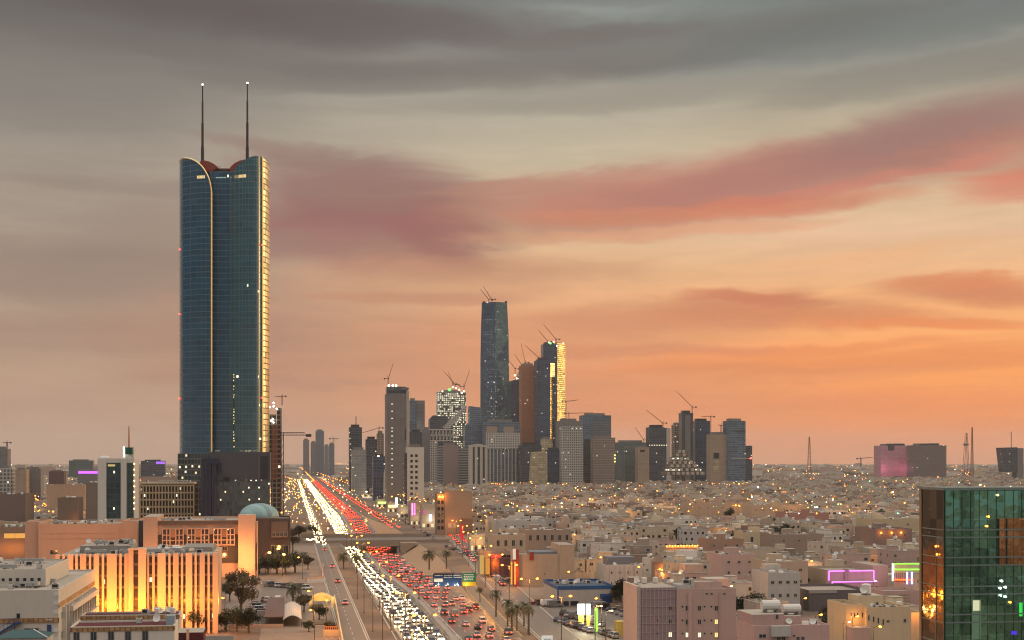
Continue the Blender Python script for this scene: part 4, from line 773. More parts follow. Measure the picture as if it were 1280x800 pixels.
# cranes ---------------------------------------------------------------
CRANE = plain('crane_paint', (.20, .075, .04), .6); CRANED = plain('crane_dark', (.06, .045, .045), .6)
def crane(px, qbase, qtop, D, jib, label, dark=False):
    """jib: list of (column, row) the arm reaches; first arm is the jib, second a short counter jib"""
    x, z0, z1 = gx(px, D), gz(qbase, D), gz(qtop, D); r = D / 2900.
    t = thing('tower_crane', label, 'crane', (x, D + 8, z0)); h = z1 - z0; c = CRANED if dark else CRANE
    m = MB(); w = .9 * r
    for sx_, sy in ((-1,-1),(1,-1),(1,1),(-1,1)): m.bar((sx_*w, sy*w, 0), (sx_*w, sy*w, h), .34 * r, c, 4)
    k = max(3, int(h / 4))
    for i in range(k): m.bar((-w, -w, h*i/k), (w, -w, h*(i+1)/k), .2 * r, c, 4)
    m.build('mast', t)
    p, q = jib[0]; e = Vector((gx(p, D) - x, 0, gz(q, D) - z0)); s0 = Vector((0, 0, h))
    m = MB(); m.bar(s0, e, .55 * r, c, 4); m.bar(s0 + Vector((0, 0, 1.8 * r)), e, .3 * r, c, 4); m.build('jib', t)
    cd = e - s0; cd.z = 0; cd = -cd.normalized() if cd.length > .1 else Vector((1, 0, 0)); m = MB(); m.bar(s0, s0 + cd * 9 * r + Vector((0, 0, 1.2 * r)), .7 * r, c, 4); m.box(min(cd.x * 6 * r, cd.x * 9 * r), max(cd.x * 6 * r, cd.x * 9 * r), -1 * r, 1 * r, h - 1.2 * r, h + 1.8 * r, CRANED); m.build('counter_jib', t)
    m = MB(); m.bar(s0, s0 + Vector((cd.x * 2 * r, 0, 6 * r)), .3 * r, c, 4).box(-1.2 * r, 1.2 * r, -1.4 * r, .9 * r, h - .4 * r, h + 1.7 * r, CRANED); m.build('cab', t); return t
for a in ((484.5, 485, 473, 1500, [(490.5, 454)], 'dark luffing crane on the tall grey slab tower', True), (569, 490, 481, 2950, [(554, 463)], 'steeply raised crane on the lit unfinished tower, leaning to the mast side'), (566, 490, 480, 2960, [(560, 464)], 'shorter raised crane beside the lean one on the lit tower'), (580, 490, 483, 2955, [(587, 462)], 'crane on the lit unfinished tower leaning towards the faceted tower'),
    (611, 377, 374.5, 3050, [(600.5, 361)], 'longer crane on top of the faceted tower'), (614.5, 377, 374, 3070, [(604, 357.5)], 'second crane on top of the faceted tower, rearmost of the pair'), (644, 474, 461, 3010, [(636, 450)], 'crane standing on the dark sloping-topped tower'), (656.5, 457, 453, 2950, [(651.5, 429)], 'near-vertical crane on the orange-brown tower'), (652, 462, 456, 2960, [(643.5, 443)], 'leaning crane at the edge of the orange-brown tower'),
    (673.5, 450, 447, 2910, [(656, 431)], 'crane on the navy tower reaching over the orange tower'), (685, 430, 427, 3010, [(673.5, 412.5)], 'crane at the rear corner of the sunset-gold twin-slab tower'), (695, 430, 424, 3015, [(679.5, 405)], 'long crane at the front corner of the sunset-gold twin-slab tower'), (707.5, 525, 502, 2800, [(724, 499.5)], 'level crane just right of the sunset-gold face'), (711, 527, 517, 2750, [(742, 515.5)], 'long level crane above the grey cluttered roof'),
    (829, 534, 529, 2650, [(808, 512)], 'crane on the dark tower with the light right edge'), (805, 556, 550, 2640, [(794.5, 534)], 'small crane behind the cream block'), (866, 540, 509, 2690, [(846.5, 489)], 'long-armed crane above the tall pale-cored tower'), (889, 545, 521, 2730, [(877, 520)], 'level crane between the dark tower and the beige tower'), (902, 543, 532, 2620, [(898, 531)], 'short stub crane on the beige windowless tower', True),
    (473.5, 545, 535, 2260, [(452, 541)], 'level crane on the slim brown concrete tower'), (350.5, 506, 495, 1060, [(341, 495.5)], 'small level crane on the unfinished tower beside the tallest tower'), (1077, 583, 573.5, 3600, [(1092, 571.5)], 'lone level crane low on the far skyline', True), (6.5, 560, 553.5, 2200, [(1, 553)], 'small crane on the grey tower at the frame edge', True), (416.5, 556, 548.5, 4200, [(423, 548)], 'tiny crane on the far blue-grey towers', True)):
    crane(*a)
# the heavy horizontal truss arm beside the unfinished tower
t = thing('tower_crane', 'heavy lattice arm crane reaching over the avenue beside the unfinished tower', 'crane', (gx(353, 1040), 1040, 0)); m = MB(); z = gz(544, 1040); xe = gx(384, 1040) - gx(353, 1040)
m.bar((-.9, -.9, 0), (-.9, -.9, z + 2), .35, CRANED, 4); m.bar((.9, -.9, 0), (.9, -.9, z + 2), .35, CRANED, 4)
for i in range(12): m.bar((-.9, -.9, z * i / 12), (.9, -.9, z * (i + 1) / 12), .2, CRANED, 4)
m.build('mast', t); m = MB(); m.bar((-2, 0, z), (xe, 0, z), .28, CRANED, 4); m.bar((-2, 0, z + 2), (xe - 2, 0, z + 2), .28, CRANED, 4)
for i in range(9): x = -2 + (xe + 1) * i / 9; m.bar((x, 0, z), (x + 1.1, 0, z + 2), .16, CRANED, 4); m.bar((x + 1.1, 0, z + 2), (x + 2.2, 0, z), .16, CRANED, 4)
m.box(xe - 1, xe + 3, -.8, .8, z - 1.2, z + .8, CRANED); m.build('lattice_arm', t)
# --- towers far down the avenue, bluish with distance
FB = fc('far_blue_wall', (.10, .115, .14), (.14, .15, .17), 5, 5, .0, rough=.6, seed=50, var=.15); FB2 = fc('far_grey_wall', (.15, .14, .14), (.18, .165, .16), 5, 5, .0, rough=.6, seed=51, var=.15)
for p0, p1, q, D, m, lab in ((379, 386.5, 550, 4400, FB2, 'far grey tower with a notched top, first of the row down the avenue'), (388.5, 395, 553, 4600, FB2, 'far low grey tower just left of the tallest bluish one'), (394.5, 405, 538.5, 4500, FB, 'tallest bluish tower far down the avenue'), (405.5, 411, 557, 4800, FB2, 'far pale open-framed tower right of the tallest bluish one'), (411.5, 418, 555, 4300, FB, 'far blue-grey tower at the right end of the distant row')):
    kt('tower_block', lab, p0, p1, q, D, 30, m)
# --- towers and masts on the far right skyline
PINKG = fc('pink_lit_wall', (.42, .20, .24), (.36, .19, .21), 6, 5, .0, rough=.7, seed=52, var=.2)
b = kt('office_block', 'rose-pink office block floodlit on the far right skyline', 1101, 1141, 557, 3300, 40, PINKG); kbox(b, 1110, 1117.5, 554.5, 563, -1, 12, KD, 'dark_crown'); kbox(b, 1120, 1131, 554.3, 557, 4, 20, KD, 'roof_plant')
for px, e in ((1104, 8000), (1122, 4000), (1137, 10000)): p = b.A + RX * b.lx(px) + DY * -14; flood(p.x, p.y, 30, e, (1, .32, .50), 3)
b = kt('office_block', 'grey-brown cube office next to the rose-pink block', 1142.5, 1183, 556.5, 3250, 40, fc('brown_cube_wall', (.13, .10, .095), (.16, .125, .115), 5, 5, .03, (1, .9, .7), 1.6, .2, .3, .5, seed=53, var=.15)); kbox(b, 1152, 1163, 554.3, 556.5, 5, 20, KD, 'roof_plant'); kbox(b, 1165, 1175, 554, 556.5, 5, 20, KD, 'roof_plant')
b = Bld('office_tower', 'flared dark tower with a mast near the right frame edge', 'building', 1254, 1272, 3000, 30); b.part(MB().prof([(b.lx(p), b.lz(q)) for p, q in ((1257, 590), (1253.5, 559.5), (1272, 559), (1272, 590))][::-1], 0, 30, KD), 'facade'); b.part(MB().bar((b.lx(1267), 10, b.lz(560)), (b.lx(1267), 10, b.lz(539.5)), .8, CRANED), 'mast'); kbox(b, 1272.1, 1280, 560, None, 2, 24, KG, 'side_wing')
def lattice(px, qb, qt, D, w, label, plat=None):
    t = thing('radio_mast', label, 'radio mast', (gx(px, D), D, 0)); z0, z1 = 0, gz(qt, D); m = MB(); k = 14
    for sx_ in (-1, 1): m.bar((sx_*w, 0, 0), (sx_*w*.15, 0, z1), .55, CRANE, 4); m.bar((sx_*w, 2*w, 0), (sx_*w*.15, w, z1), .55, CRANE, 4)
    for i in range(k): a, c = i / k, (i + 1) / k; wa, wc = w*(1-.85*a), w*(1-.85*c); m.bar((-wa, 0, z1*a), (wc, 0, z1*c), .35, CRANE, 4); m.bar((wa, 0, z1*a), (-wc, 0, z1*c), .35, CRANE, 4)
    m.build('lattice', t)
    if plat: zp = gz(plat, D); MB().cyl(0, w*.7, zp - 2, zp + 3, w * .9, KG, 10).build('platform', t)
lattice(1012, 590, 546, 3500, 5, 'tall thin lattice radio mast standing alone on the skyline'); lattice(1208.5, 590, 541, 3300, 7, 'lattice radio tower with a wide platform', 556); lattice(1215.5, 590, 534, 3320, 3.2, 'taller slender mast just behind the platform tower')
# --- left skyline
kt('tower_block', 'grey unfinished tower at the left frame edge with a crane', -4, 9.5, 561, 2000, 24, KG)
kt('apartment_block', 'grey apartment block nearest the left frame edge', -6, 15, 585, 1500, 20, KW, group=None); kt('apartment_block', 'beige apartment block second from the left frame edge', 19, 33, 587, 1480, 18, KBE); kt('apartment_block', 'grey-blue apartment block with a green lit corner', 37, 51, 586, 1500, 18, KG)
b = kt('commercial_block', 'low hall with a violet lit band far behind the white twin-strip tower', 97, 124, 588, 2300, 24, KG); kbox(b, 98, 123, 589, 592, -.9, -.1, emit('violet_band', (.50, .10, .95), 2.2, 'NONE'), 'lit_band')
b = kt('commercial_block', 'dark low hall with a violet sign left of the tallest tower', 176, 206, 576, 3000, 24, KD); kbox(b, 195, 206, 577, 580, -.9, -.1, emit('violet_sign', (.34, .12, .9), 1.5, 'NONE'), 'sign')
kt('commercial_block', 'maroon-brown slab behind the left grey apartments', 61, 80, 589, 1900, 20, wall('maroon_render', (.12, .07, .07))); kt('commercial_block', 'green-grey hall on the far left skyline', 86, 116, 575.5, 3300, 24, KT)
for nm, lab, p0, p1, q, D, dep, c in (('compound_block', 'tan windowless block behind the salmon roofs', 58, 106, 606, 1100, 30, (.36, .27, .20)), ('compound_block', 'dark umber block near the left frame edge', -4, 32, 618, 900, 30, (.16, .115, .095)), ('compound_block', 'umber annexe with a lit orange doorway', 72, 98, 622, 860, 20, (.19, .14, .11)), ('compound_block', 'brown gridded office just left of the white twin-strip tower', 107, 124, 603, 1000, 22, (.2, .15, .12)), ('compound_block', 'grey long hall between the white tower and the tallest tower', 176, 222, 596, 1300, 24, (.26, .21, .18)), ('compound_block', 'low dark brick row with an orange lit porch at the left edge', -10, 31, 659, 690, 22, (.20, .17, .14))):
    b = Bld(nm, lab, 'building', p0, p1, D, dep); b.part(parapet_box(MB(), 0, b.w, 0, dep, 0, b.lz(q), wall('render_%d' % int(c[0]*1000), c)), 'walls'); roof_clutter(b, 3, b.w - 3, 3, dep - 3, b.lz(q) - .9, 5, 'aath', int(p0) + 20)
    if 'porch' in lab:
        for p in (9, 15, 23, 29): b.part(MB().box(b.lx(p) - 1.4, b.lx(p) + 1.4, -.4, -.02, b.lz(673), b.lz(667), emit('porch_light', (1, .46, .1), .9, 'NONE')), 'lit_porch')
        for p in (3, 12, 20, 27): q_ = b.A + RX * b.lx(p) + DY * -4; flood(q_.x, q_.y, 7, 700)
    if 'doorway' in lab: q_ = b.A + RX * (b.w + 1) + DY * -3; flood(q_.x, q_.y, 9, 2500)
# ================================================================= buildings right of the avenue that can be told apart
PINK = wall('pink_render', (.45, .31, .265), .1, .16); PINK2 = wall('rose_render', (.43, .28, .25), .1, .16); CREAM = wall('cream_render', (.50, .395, .255), .1, .16); DGREY = wall('dark_grey_render', (.135, .115, .115), .12, .2); BEIGE = wall('beige_render', (.40, .31, .225), .12, .2); TAUPE = wall('taupe_render', (.29, .215, .165), .12, .2); LGREY = wall('light_grey_render', (.42, .40, .37), .1, .2)
FOOTS = []      # footprints kept clear of the house fields
def keep(b, m=3.):
    FOOTS.append((b.A.copy(), b.th, -m, b.w + m, -m - 4, b.d + m)); return b
_init = Bld.__init__
def _reg(s, *a, **k): _init(s, *a, **k); keep(s)
Bld.__init__ = _reg
# pink apartment block
b = Bld('apartment_block', 'pink four-storey apartment block with lit windows beside the car lot', 'building', 801, 920, 352, 15)
zt = b.lz(737); xs = b.lx(846)
b.part(parapet_box(MB(), xs, b.w, 0, 15, 0, zt, PINK, ROOF2, ph=.7), 'main_walls'); b.part(MB().box(0, xs - .02, .6, 14.6, 0, b.lz(735), wall('mauve_tiles', (.27, .20, .20), .1, .2), ROOF), 'tiled_bay')
m = MB()
for i in range(9): x = xs * (i + .5) / 9; m.box(x - .05, x + .05, .42, .59, 0, b.lz(735), plain('bay_ribs', (.42, .33, .32), .6))
for k in range(8): z = 3 + k * 2.1; m.box(0, xs - .1, .44, .58, z, z + .09, plain('bay_ribs', (.42, .33, .32), .6))
b.part(m, 'cladding_grid')
b.part(MB().box(-.9, -.02, .2, 15, 0, b.lz(733), wall('chalky_render', (.47, .36, .31), .08, .14)), 'side_wall'); m = MB()
for k in range(11): m.box(-.97, -.1, .05, .18, 1 + k * 1.85, 1.3 + k * 1.85, LGREY)
m.box(-.98, -.86, .04, .19, 0, b.lz(736), LGREY).box(-.2, -.08, .04, .19, 0, b.lz(736), LGREY); b.part(m, 'ladder_frame')
xp = b.lx(862.5); b.part(MB().box(xp - .5, xp + .5, -.32, -.01, 0, zt - 1, PINK2), 'pilaster'); xp = b.lx(899); b.part(MB().box(xp - .12, xp + .12, -.2, -.01, 0, zt - 1, PINK2), 'downpipe')
lits = {(1, 895.3): LITWIN, (2, 838.5): LITPALE, (2, 859): LITPALE, (2, 874.3): LITPALE, (2, 895.3): LITWIN}
for r_, q in enumerate((763.6, 780.6, 797, 813.5)):
    for px in (838.5, 859, 874.3, 895.3): window(b, b.lx(px), b.lz(q, b.lx(px)), 1.0, 1.35, -.01 if px > 846 else .58, glass=lits.get((r_, px), WINDOW), frame=FRAME)
    for px in (844.2, 853.2, 880.6, 889.3): window(b, b.lx(px), b.lz(q - 4, b.lx(px)), .5, .5, -.01 if px > 846 else .58, bars=0)
    window(b, b.lx(823), b.lz(q - 3.4, 4), .6, .6, .58, bars=0)
for px in (883.5, 889.5, 905.5): window(b, b.lx(px), b.lz(743.5, b.lx(px)), .7, .5, -.01, bars=0)
b.part(parapet_box(MB(), b.lx(873), b.lx(910), 5, 13, zt - .68, zt + 1.3, PINK, ROOF2, ph=.4), 'roof_block'); b.part(MB().box(b.lx(849), b.lx(866), 1, 7, zt - .68, zt + .9, LGREY, ROOF), 'roof_block'); b.part(MB().box(b.lx(866.5), b.lx(869), 1, 3, zt - .68, zt + 2.4, LGREY), 'chimney')
roof_clutter(b, b.lx(850), b.lx(865), 2, 6, zt + .9, 2, 'ad', 51); roof_clutter(b, 1, xs - 1, 2, 13, b.lz(735), 4, 'atd', 52)
# rose house in front
b = Bld('apartment_house', 'low rose house with a white box and white water tanks on its roof', 'building', 943, 1037, 322, 13)
zt = b.lz(781, b.w * .7); b.part(parapet_box(MB(), 0, b.w, 0, 13, 0, zt, PINK2, ROOF2, ph=.5), 'walls'); b.part(MB().box(.1, b.lx(984), 2, 12.9, zt - .5, b.lz(769.5), PINK2, ROOF2), 'roof_storey'); b.part(MB().box(b.lx(986), b.lx(1012), 5, 11, zt - .5, b.lz(771, 0, 5), PINK2, ROOF2), 'roof_storey'); b.part(MB().box(b.lx(963), b.lx(986.5), -1.2, -.01, b.lz(795.5), b.lz(782.5), LGREY), 'balcony_screen')
for px in (973.5, 979.5, 997.5, 1003.5): window(b, b.lx(px), b.lz(806), .9, 1.7, -.01)
window(b, b.lx(992.5), b.lz(797), .6, .5, -.01, bars=0); window(b, b.lx(975), b.lz(776), .8, 1.2, 1.99); window(b, b.lx(953), b.lz(798), 1.8, 1.0, -.01)
put('water_tank', HTANK, b.root, (b.lx(974), 6, b.lz(769.5)), 0, (1.5,)*3); put('water_tank', HTANK, b.root, (b.lx(1004), 8, b.lz(771, 0, 5)), 0, (1.5, 1.4, 1.3)); roof_clutter(b, 1, b.w - 1, 1, 4, zt - .5, 4, 'aad', 53)
# cream house
b = Bld('apartment_house', 'cream flat-roofed house with small slit windows near the green glass tower', 'building', 1083, 1138, 372, 16)
zt = b.lz(759); b.part(parapet_box(MB(), 0, b.w, 0, 16, 0, zt, CREAM, ROOF2), 'walls'); b.part(parapet_box(MB(), b.lx(1061), -.02, 2, 15, 0, b.lz(756), CREAM, ROOF2), 'side_wing'); b.part(MB().box(b.lx(1062), b.lx(1083), -2.4, 1.98, 0, b.lz(783), PINK, ROOF), 'porch'); b.part(MB().box(b.lx(1086), b.lx(1118), 7, 14, zt - .88, zt + 2.3, CREAM, ROOF2), 'roof_storey')
for px in (1086, 1092, 1098, 1104): window(b, b.lx(px), b.lz(776 + (px - 1086) * .3), .45, 1.5, -.01, bars=0)
for px in (1064, 1068, 1072, 1078): window(b, b.lx(px, 2), b.lz(773), .4, 1.3, 1.99, bars=0)
window(b, b.lx(1131), b.lz(779), .8, 1.0, -.01); window(b, b.lx(1110), b.lz(778.5), 1.0, .6, -.01, bars=0); window(b, b.lx(1110), b.lz(760.5), .7, .9, 6.99, bars=0); put('water_tank', TANK, b.root, (b.lx(1100), 9, zt + 2.3), 0, (1.4,)*3); put('satellite_dish', DISH, b.root, (b.lx(1094), 8, zt + 2.3)); roof_clutter(b, 2, b.w - 2, 1, 6, zt - .9, 5, 'aad', 54)
b = Bld('boundary_house', 'orange-lit low cream house at the foot of the green glass tower', 'building', 1139, 1158, 395, 14); b.part(parapet_box(MB(), 0, b.w, 0, 14, 0, b.lz(766), CREAM, ROOF), 'walls'); q = b.A + RX * 1.5 + DY * -3; flood(q.x, q.y, 8.5, 1500)
# dark grey warehouse-like block
b = Bld('grey_block', 'long dark grey windowless block in front of the violet neon hall', 'building', 1011, 1087, 470, 24); zt = b.lz(738)
b.part(parapet_box(MB(), 0, b.w, 0, 24, 0, zt, DGREY, ROOF), 'walls'); b.part(MB().box(b.lx(1011), b.lx(1046), -.2, -.02, zt - 1.0, zt + .12, plain('pale_coping', (.30, .27, .25), .7)), 'coping'); window(b, b.lx(1043), b.lz(757), .7, 1.3, -.01, bars=0); b.part(MB().box(b.lx(1057), b.lx(1061), -.6, -.02, 0, b.lz(751), LGREY), 'door_frame')
b = Bld('boundary_house', 'pink-striped low wall house right of the dark grey block', 'building', 1104, 1152, 446, 12); b.part(parapet_box(MB(), 0, b.w, 0, 12, 0, b.lz(738.5), PINK2, ROOF), 'walls'); m = MB()
for k in range(3): m.box(b.lx(1108), b.lx(1138), -.12, -.01, b.lz(744.5 + k * 4), b.lz(742.5 + k * 4), BEIGE)
b.part(m, 'wall_stripe')
# violet neon hall
NEON = emit('violet_neon', (.80, .18, .95), 3.2, 'NONE'); NG = emit('green_neon', (.25, 1, .06), 2.2, 'NONE'); NR = emit('red_neon', (1, .10, .02), 4, 'NONE'); NB = emit('blue_neon', (.30, .40, 1), 5, 'NONE')
b = Bld('neon_hall', 'beige hall outlined in violet neon tubes', 'building', 1035.5, 1097, 520, 22); zt = b.lz(713)
b.part(parapet_box(MB(), 0, b.lx(1093), 1.4, 22, 0, zt, BEIGE, ROOF), 'walls'); b.part(MB().box(b.lx(1039.5), b.w, -1, 1.38, 0, b.lz(727), PINK, ROOF), 'front_storey'); b.part(MB().box(b.lx(1057), b.lx(1061.5), .9, 2.4, b.lz(727), b.lz(711.5), TAUPE), 'pier'); b.part(MB().box(b.lx(1094), b.lx(1113), 2, 22, 0, b.lz(708), PINK, ROOF), 'side_block')
def tube(px0, q0, px1, q1, y, mat, r=.16, nm='neon_tube'): b.part(MB().bar((b.lx(px0, y), y, b.lz(q0)), (b.lx(px1, y), y, b.lz(q1)), r, mat, 6), nm)
for a in ((1036, 714.3, 1056.5, 714.3), (1062, 714.3, 1092.5, 714.3), (1036.2, 714.3, 1036.2, 726), (1092.3, 714.3, 1092.3, 726)): tube(*a, 1.1, NEON)
for a in ((1040, 727.2, 1096.5, 727.2), (1040.2, 727.2, 1040.2, 733)): tube(*a, -1.3, NEON)
for px in range(1052, 1097, 6): window(b, b.lx(px), b.lz(734.5), .8, .5, -1.01, bars=0)
for px, e in ((1046, 500), (1066, 600), (1086, 500)): q = b.A + RX * b.lx(px) + DY * -2.6; flood(q.x, q.y, b.lz(718), e * .5, (.75, .15, .95), .4)
# red, green and blue neon shop front, turned towards the avenue
b = Bld('neon_shop', 'shop front with green, red and blue neon lines beside the green glass tower', 'building', 1117, 1153, 520, 16, rot=R(-58)); zt = b.lz(704)
b.part(parapet_box(MB(), 0, b.w, 0, 16, 0, zt, BEIGE, ROOF), 'walls'); m = MB()
for i in range(14): x = b.w * (i + .5) / 14; m.box(x - .12, x + .12, -.2, -.01, b.lz(727, x), b.lz(716, x), plain('mauve_fins', (.24, .16, .22), .6))
b.part(m, 'fin_screen')
def ntube(x0, q0, x1, q1, mat, r=.2): b.part(MB().bar((x0, -.5, b.lz(q0, x0)), (x1, -.5, b.lz(q1, x1)), r, mat, 6), 'neon_tube')
w_ = b.w
ntube(.2, 704.6, w_, 704.6, NG); ntube(.2, 711.8, w_, 711.8, NG, .24); ntube(.2, 724.5, w_, 725, NR, .26); ntube(.1, 704, .1, 726, emit('white_neon', (.75, .8, 1), 3.5, 'NONE'), .32)
for dx in (-1.1, 1.1): ntube(b.lx(1138) + dx, 715, b.lx(1138) + dx, 730, NB, .25)
q = b.A + Vector((-4, -6, 0)); flood(q.x, q.y, 11, 900, (1, .42, .1)); flood(q.x + 6, q.y - 10, 12, 600, (.6, .5, 1))
# blue-trimmed warehouse
b = Bld('warehouse', 'low grey warehouse with blue trim and a blue roller door', 'building', 697, 768, 486, 28); zt = b.lz(733.5); BT = plain('blue_trim', (.02, .075, .20), .5); BR = wall('blue_roof', (.055, .085, .125), .2, .1)
b.part(MB().box(0, b.w, 0, 28, 0, zt - .5, wall('grey_cladding', (.32, .30, .27), .08, .2), BR), 'walls')
for a in ((-.1, b.w + .1, -.12, .2), (-.1, b.w + .1, 27.8, 28.1), (-.1, .2, .2, 27.8), (b.w - .2, b.w + .1, .2, 27.8)): b.part(MB().box(*a, zt - 1.0, zt + .25, BT), 'blue_parapet')
b.part(MB().box(-.12, .35, -.14, -.02, 0, zt - 1.0, BT), 'blue_corner'); b.part(MB().box(b.lx(750), b.lx(767), -.2, -.02, .3, b.lz(743), BT), 'roller_door'); b.part(MB().box(b.lx(753), b.lx(765), -.26, -.2, .4, b.lz(746), plain('deep_blue', (.01, .035, .11), .5)), 'door_panel')
for p0, p1 in ((704, 711), (713, 723)): b.part(MB().box(b.lx(p0), b.lx(p1), -.1, -.02, .2, 1.7, DARK), 'opening')
roof_clutter(b, 2, b.w - 2, 12, 26, zt - .5, 12, 'aaatd', 55)
# beige shop block and its tall blank wall
b = Bld('shop_block', 'beige block with a tall blank tower wall and a lit corner sign', 'building', 648, 718, 562, 20); zt = b.lz(693)
b.part(parapet_box(MB(), 0, b.lx(699), 0, 20, 0, zt, BEIGE, ROOF), 'walls'); b.part(MB().box(b.lx(699) + .02, b.w, -.4, 18, 0, b.lz(681.5), BEIGE, ROOF), 'blank_tower'); b.part(MB().box(b.lx(662), b.lx(667), -.5, -.02, b.lz(700), b.lz(690), wall('red_panel', (.30, .05, .04))), 'red_panel'); b.part(MB().box(-1.2, -.02, -1.5, 8, 0, b.lz(687), wall('red_panel', (.30, .05, .04))), 'red_pier'); b.part(MB().box(b.lx(641), -1.22, -1.2, .2, b.lz(699), b.lz(686), emit('white_sign_face', (1, .82, .62), .75, 'NONE')), 'shop_sign')
b.part(MB().box(b.lx(666), b.lx(697), 4, 14, zt - .9, zt + .7, plain('tarp_blue', (.16, .19, .22), .6)), 'roof_cover'); b.part(MB().box(b.lx(680), b.lx(682), -.12, -.02, b.lz(718.5), b.lz(717.5), DARK), 'vent')
for dx in (-3.0, -1.6): b.part(MB().box(dx - .3, dx + .3, -1.7, -1.5, 1, b.lz(702), emit('orange_strip', (1, .35, .06), 1.4, 'NONE')), 'light_strip')
q = b.A + RX * -3 + DY * -4; flood(q.x, q.y, 6, 2200)
b = Bld('shop_row', 'low shop row with orange lit strips and a curved fascia beside the service road', 'building', 604, 640, 610, 16); zt = b.lz(689)
b.part(parapet_box(MB(), 0, b.w, 0, 16, 0, zt, TAUPE, ROOF), 'walls'); b.part(MB().box(b.lx(606), b.lx(612), -.8, -.02, 1, b.lz(698), emit('orange_sign', (1, .42, .08), .7, 'NONE')), 'lit_sign'); b.part(MB().box(b.lx(600), b.lx(604.5), -.4, 1, 1, b.lz(694), emit('yellow_sign', (1, .62, .18), .6, 'NONE')), 'lit_sign'); b.part(MB().box(b.lx(614), b.lx(626), -.6, -.02, b.lz(697), b.lz(693.5), emit('red_sign', (1, .05, .03), 1.6, 'NONE')), 'red_sign'); b.part(MB().cyl(b.lx(628), 0, 0, b.lz(697), 5.5, wall('dark_maroon', (.085, .035, .04)), 16), 'curved_front')
for px in (630, 635.5): b.part(MB().box(b.lx(px) - .8, b.lx(px) + .8, -.3, -.02, b.lz(709), b.lz(694), DARK), 'shop_window')
q = b.A + RX * 3 + DY * -5; flood(q.x, q.y, 6, 3000)
for i, (nm, lab, p0, p1, q0, D, dep, c, nw) in enumerate((('villa', 'beige villa with dark arched doors above the curved shop front', 617, 657, 668.5, 690, 20, BEIGE, 4), ('villa', 'wide taupe villa with a row of deep dark windows behind the blank tower wall', 657.5, 714, 662.5, 735, 24, TAUPE, 6), ('villa', 'ornate white villa with pilasters right of the blue-trimmed warehouse', 757, 804, 706, 560, 18, LGREY, 4), ('villa', 'grey-roofed white villa with a long parapet behind the taupe villa', 626, 682, 651.5, 860, 22, LGREY, 5), ('school', 'long beige school with a band of small dark windows', 859, 938, 629, 1260, 26, BEIGE, 8), ('school', 'second long beige school block with a window band further along the plain', 940, 1012, 631.5, 1210, 26, BEIGE, 8), ('villa', 'terracotta-walled compound before the far school', 986, 1036, 641, 1060, 30, wall('terracotta_render', (.34, .18, .14)), 0), ('villa', 'wide plum-brown block with three lamps on its wall', 1094, 1140, 661, 705, 26, wall('plum_render', (.20, .145, .125)), 3), ('villa', 'sand coloured long block above the plum-brown one', 1090, 1152, 649, 830, 24, CREAM, 2), ('villa', 'terracotta-pink wide compound with white dishes', 903, 945, 693, 575, 22, PINK, 3), ('villa', 'cream palace-like villa with tall arched windows', 930, 966, 665, 760, 18, CREAM, 2), ('villa', 'brown long wall house with a dark roof line', 968, 1030, 668, 700, 22, TAUPE, 3), ('villa', 'orange-brown house just before the string-lit parapet house', 884, 930, 674, 700, 16, wall('rust_render', (.33, .20, .14)), 3), ('villa', 'tall beige house with plain front and roof cabin in the middle of the plain', 960, 1010, 702, 520, 20, BEIGE, 3), ('villa', 'white-grey villa with green tinted roof rooms', 960, 1000, 716, 460, 16, LGREY, 4))):
    b = Bld(nm, lab, 'building', p0, p1, D, dep); zt = b.lz(q0); b.part(parapet_box(MB(), 0, b.w, 0, dep, 0, zt, c, ROOF2), 'walls')
    for k in range(nw): hh = 3.0 if 'arched' in lab or 'deep' in lab else 1.1; window(b, b.w * (k + .6) / (nw + .2), zt - 1.6 - hh - (2 if 'school' in nm else 1), 1.6 if hh > 2 else 1.3, hh, -.01, glass=WINDOW)
    if D < 650:
        for k in range(nw): window(b, b.w * (k + .6) / (nw + .2), zt - 8, 1.1, 1.2, -.01)
    rr_ = random.Random(i); x0 = rr_.uniform(.1, .6) * b.w; b.part(MB().box(x0, x0 + 5, dep * .4, dep * .4 + 5, zt - .9, zt + 2.2, c, ROOF), 'stair_head'); roof_clutter(b, 2, b.w - 2, 2, dep - 2, zt - .9, 7, 'aathd', 60 + i)
    if 'ornate' in lab:
        for k in range(9): b.part(MB().box(b.w * k / 8 - .25, b.w * k / 8 + .25, -.35, -.02, 0, zt - .5, LGREY), 'pilaster')
        b.part(MB().box(2, b.w - 2, 5, 14, zt - .9, zt + 2.6, plain('blue_grey_roof', (.14, .15, .17), .6)), 'roof_room')
    if 'three lamps' in lab:
        for px in (1101, 1114, 1126): b.part(MB().ball((b.lx(px), -.6, b.lz(666)), .4, SODIUM, 6, 4), 'wall_lamp'); q = b.A + RX * b.lx(px) + DY * -1.6; flood(q.x, q.y, b.lz(666), 260)
b = Bld('parapet_house', 'house with a string of orange lights along its parapet', 'building', 832, 877, 770, 18); zt = b.lz(684); b.part(parapet_box(MB(), 0, b.w, 0, 18, 0, zt, BEIGE, ROOF), 'walls')
for i in range(13): b.part(MB().ball((.6 + (b.w - 1.2) * i / 12, -.5, zt + .5 + .3 * (i % 2)), .34, SODIUM, 6, 4), 'string_light')
for i in range(3): q = b.A + RX * (b.w * (i + .5) / 3) + DY * -2; flood(q.x, q.y, zt + 1, 500)
b.part(MB().box(.5, b.w - .5, -.3, -.02, zt - .6, zt + .9, wall('lit_parapet', (.55, .36, .22))), 'raised_parapet')
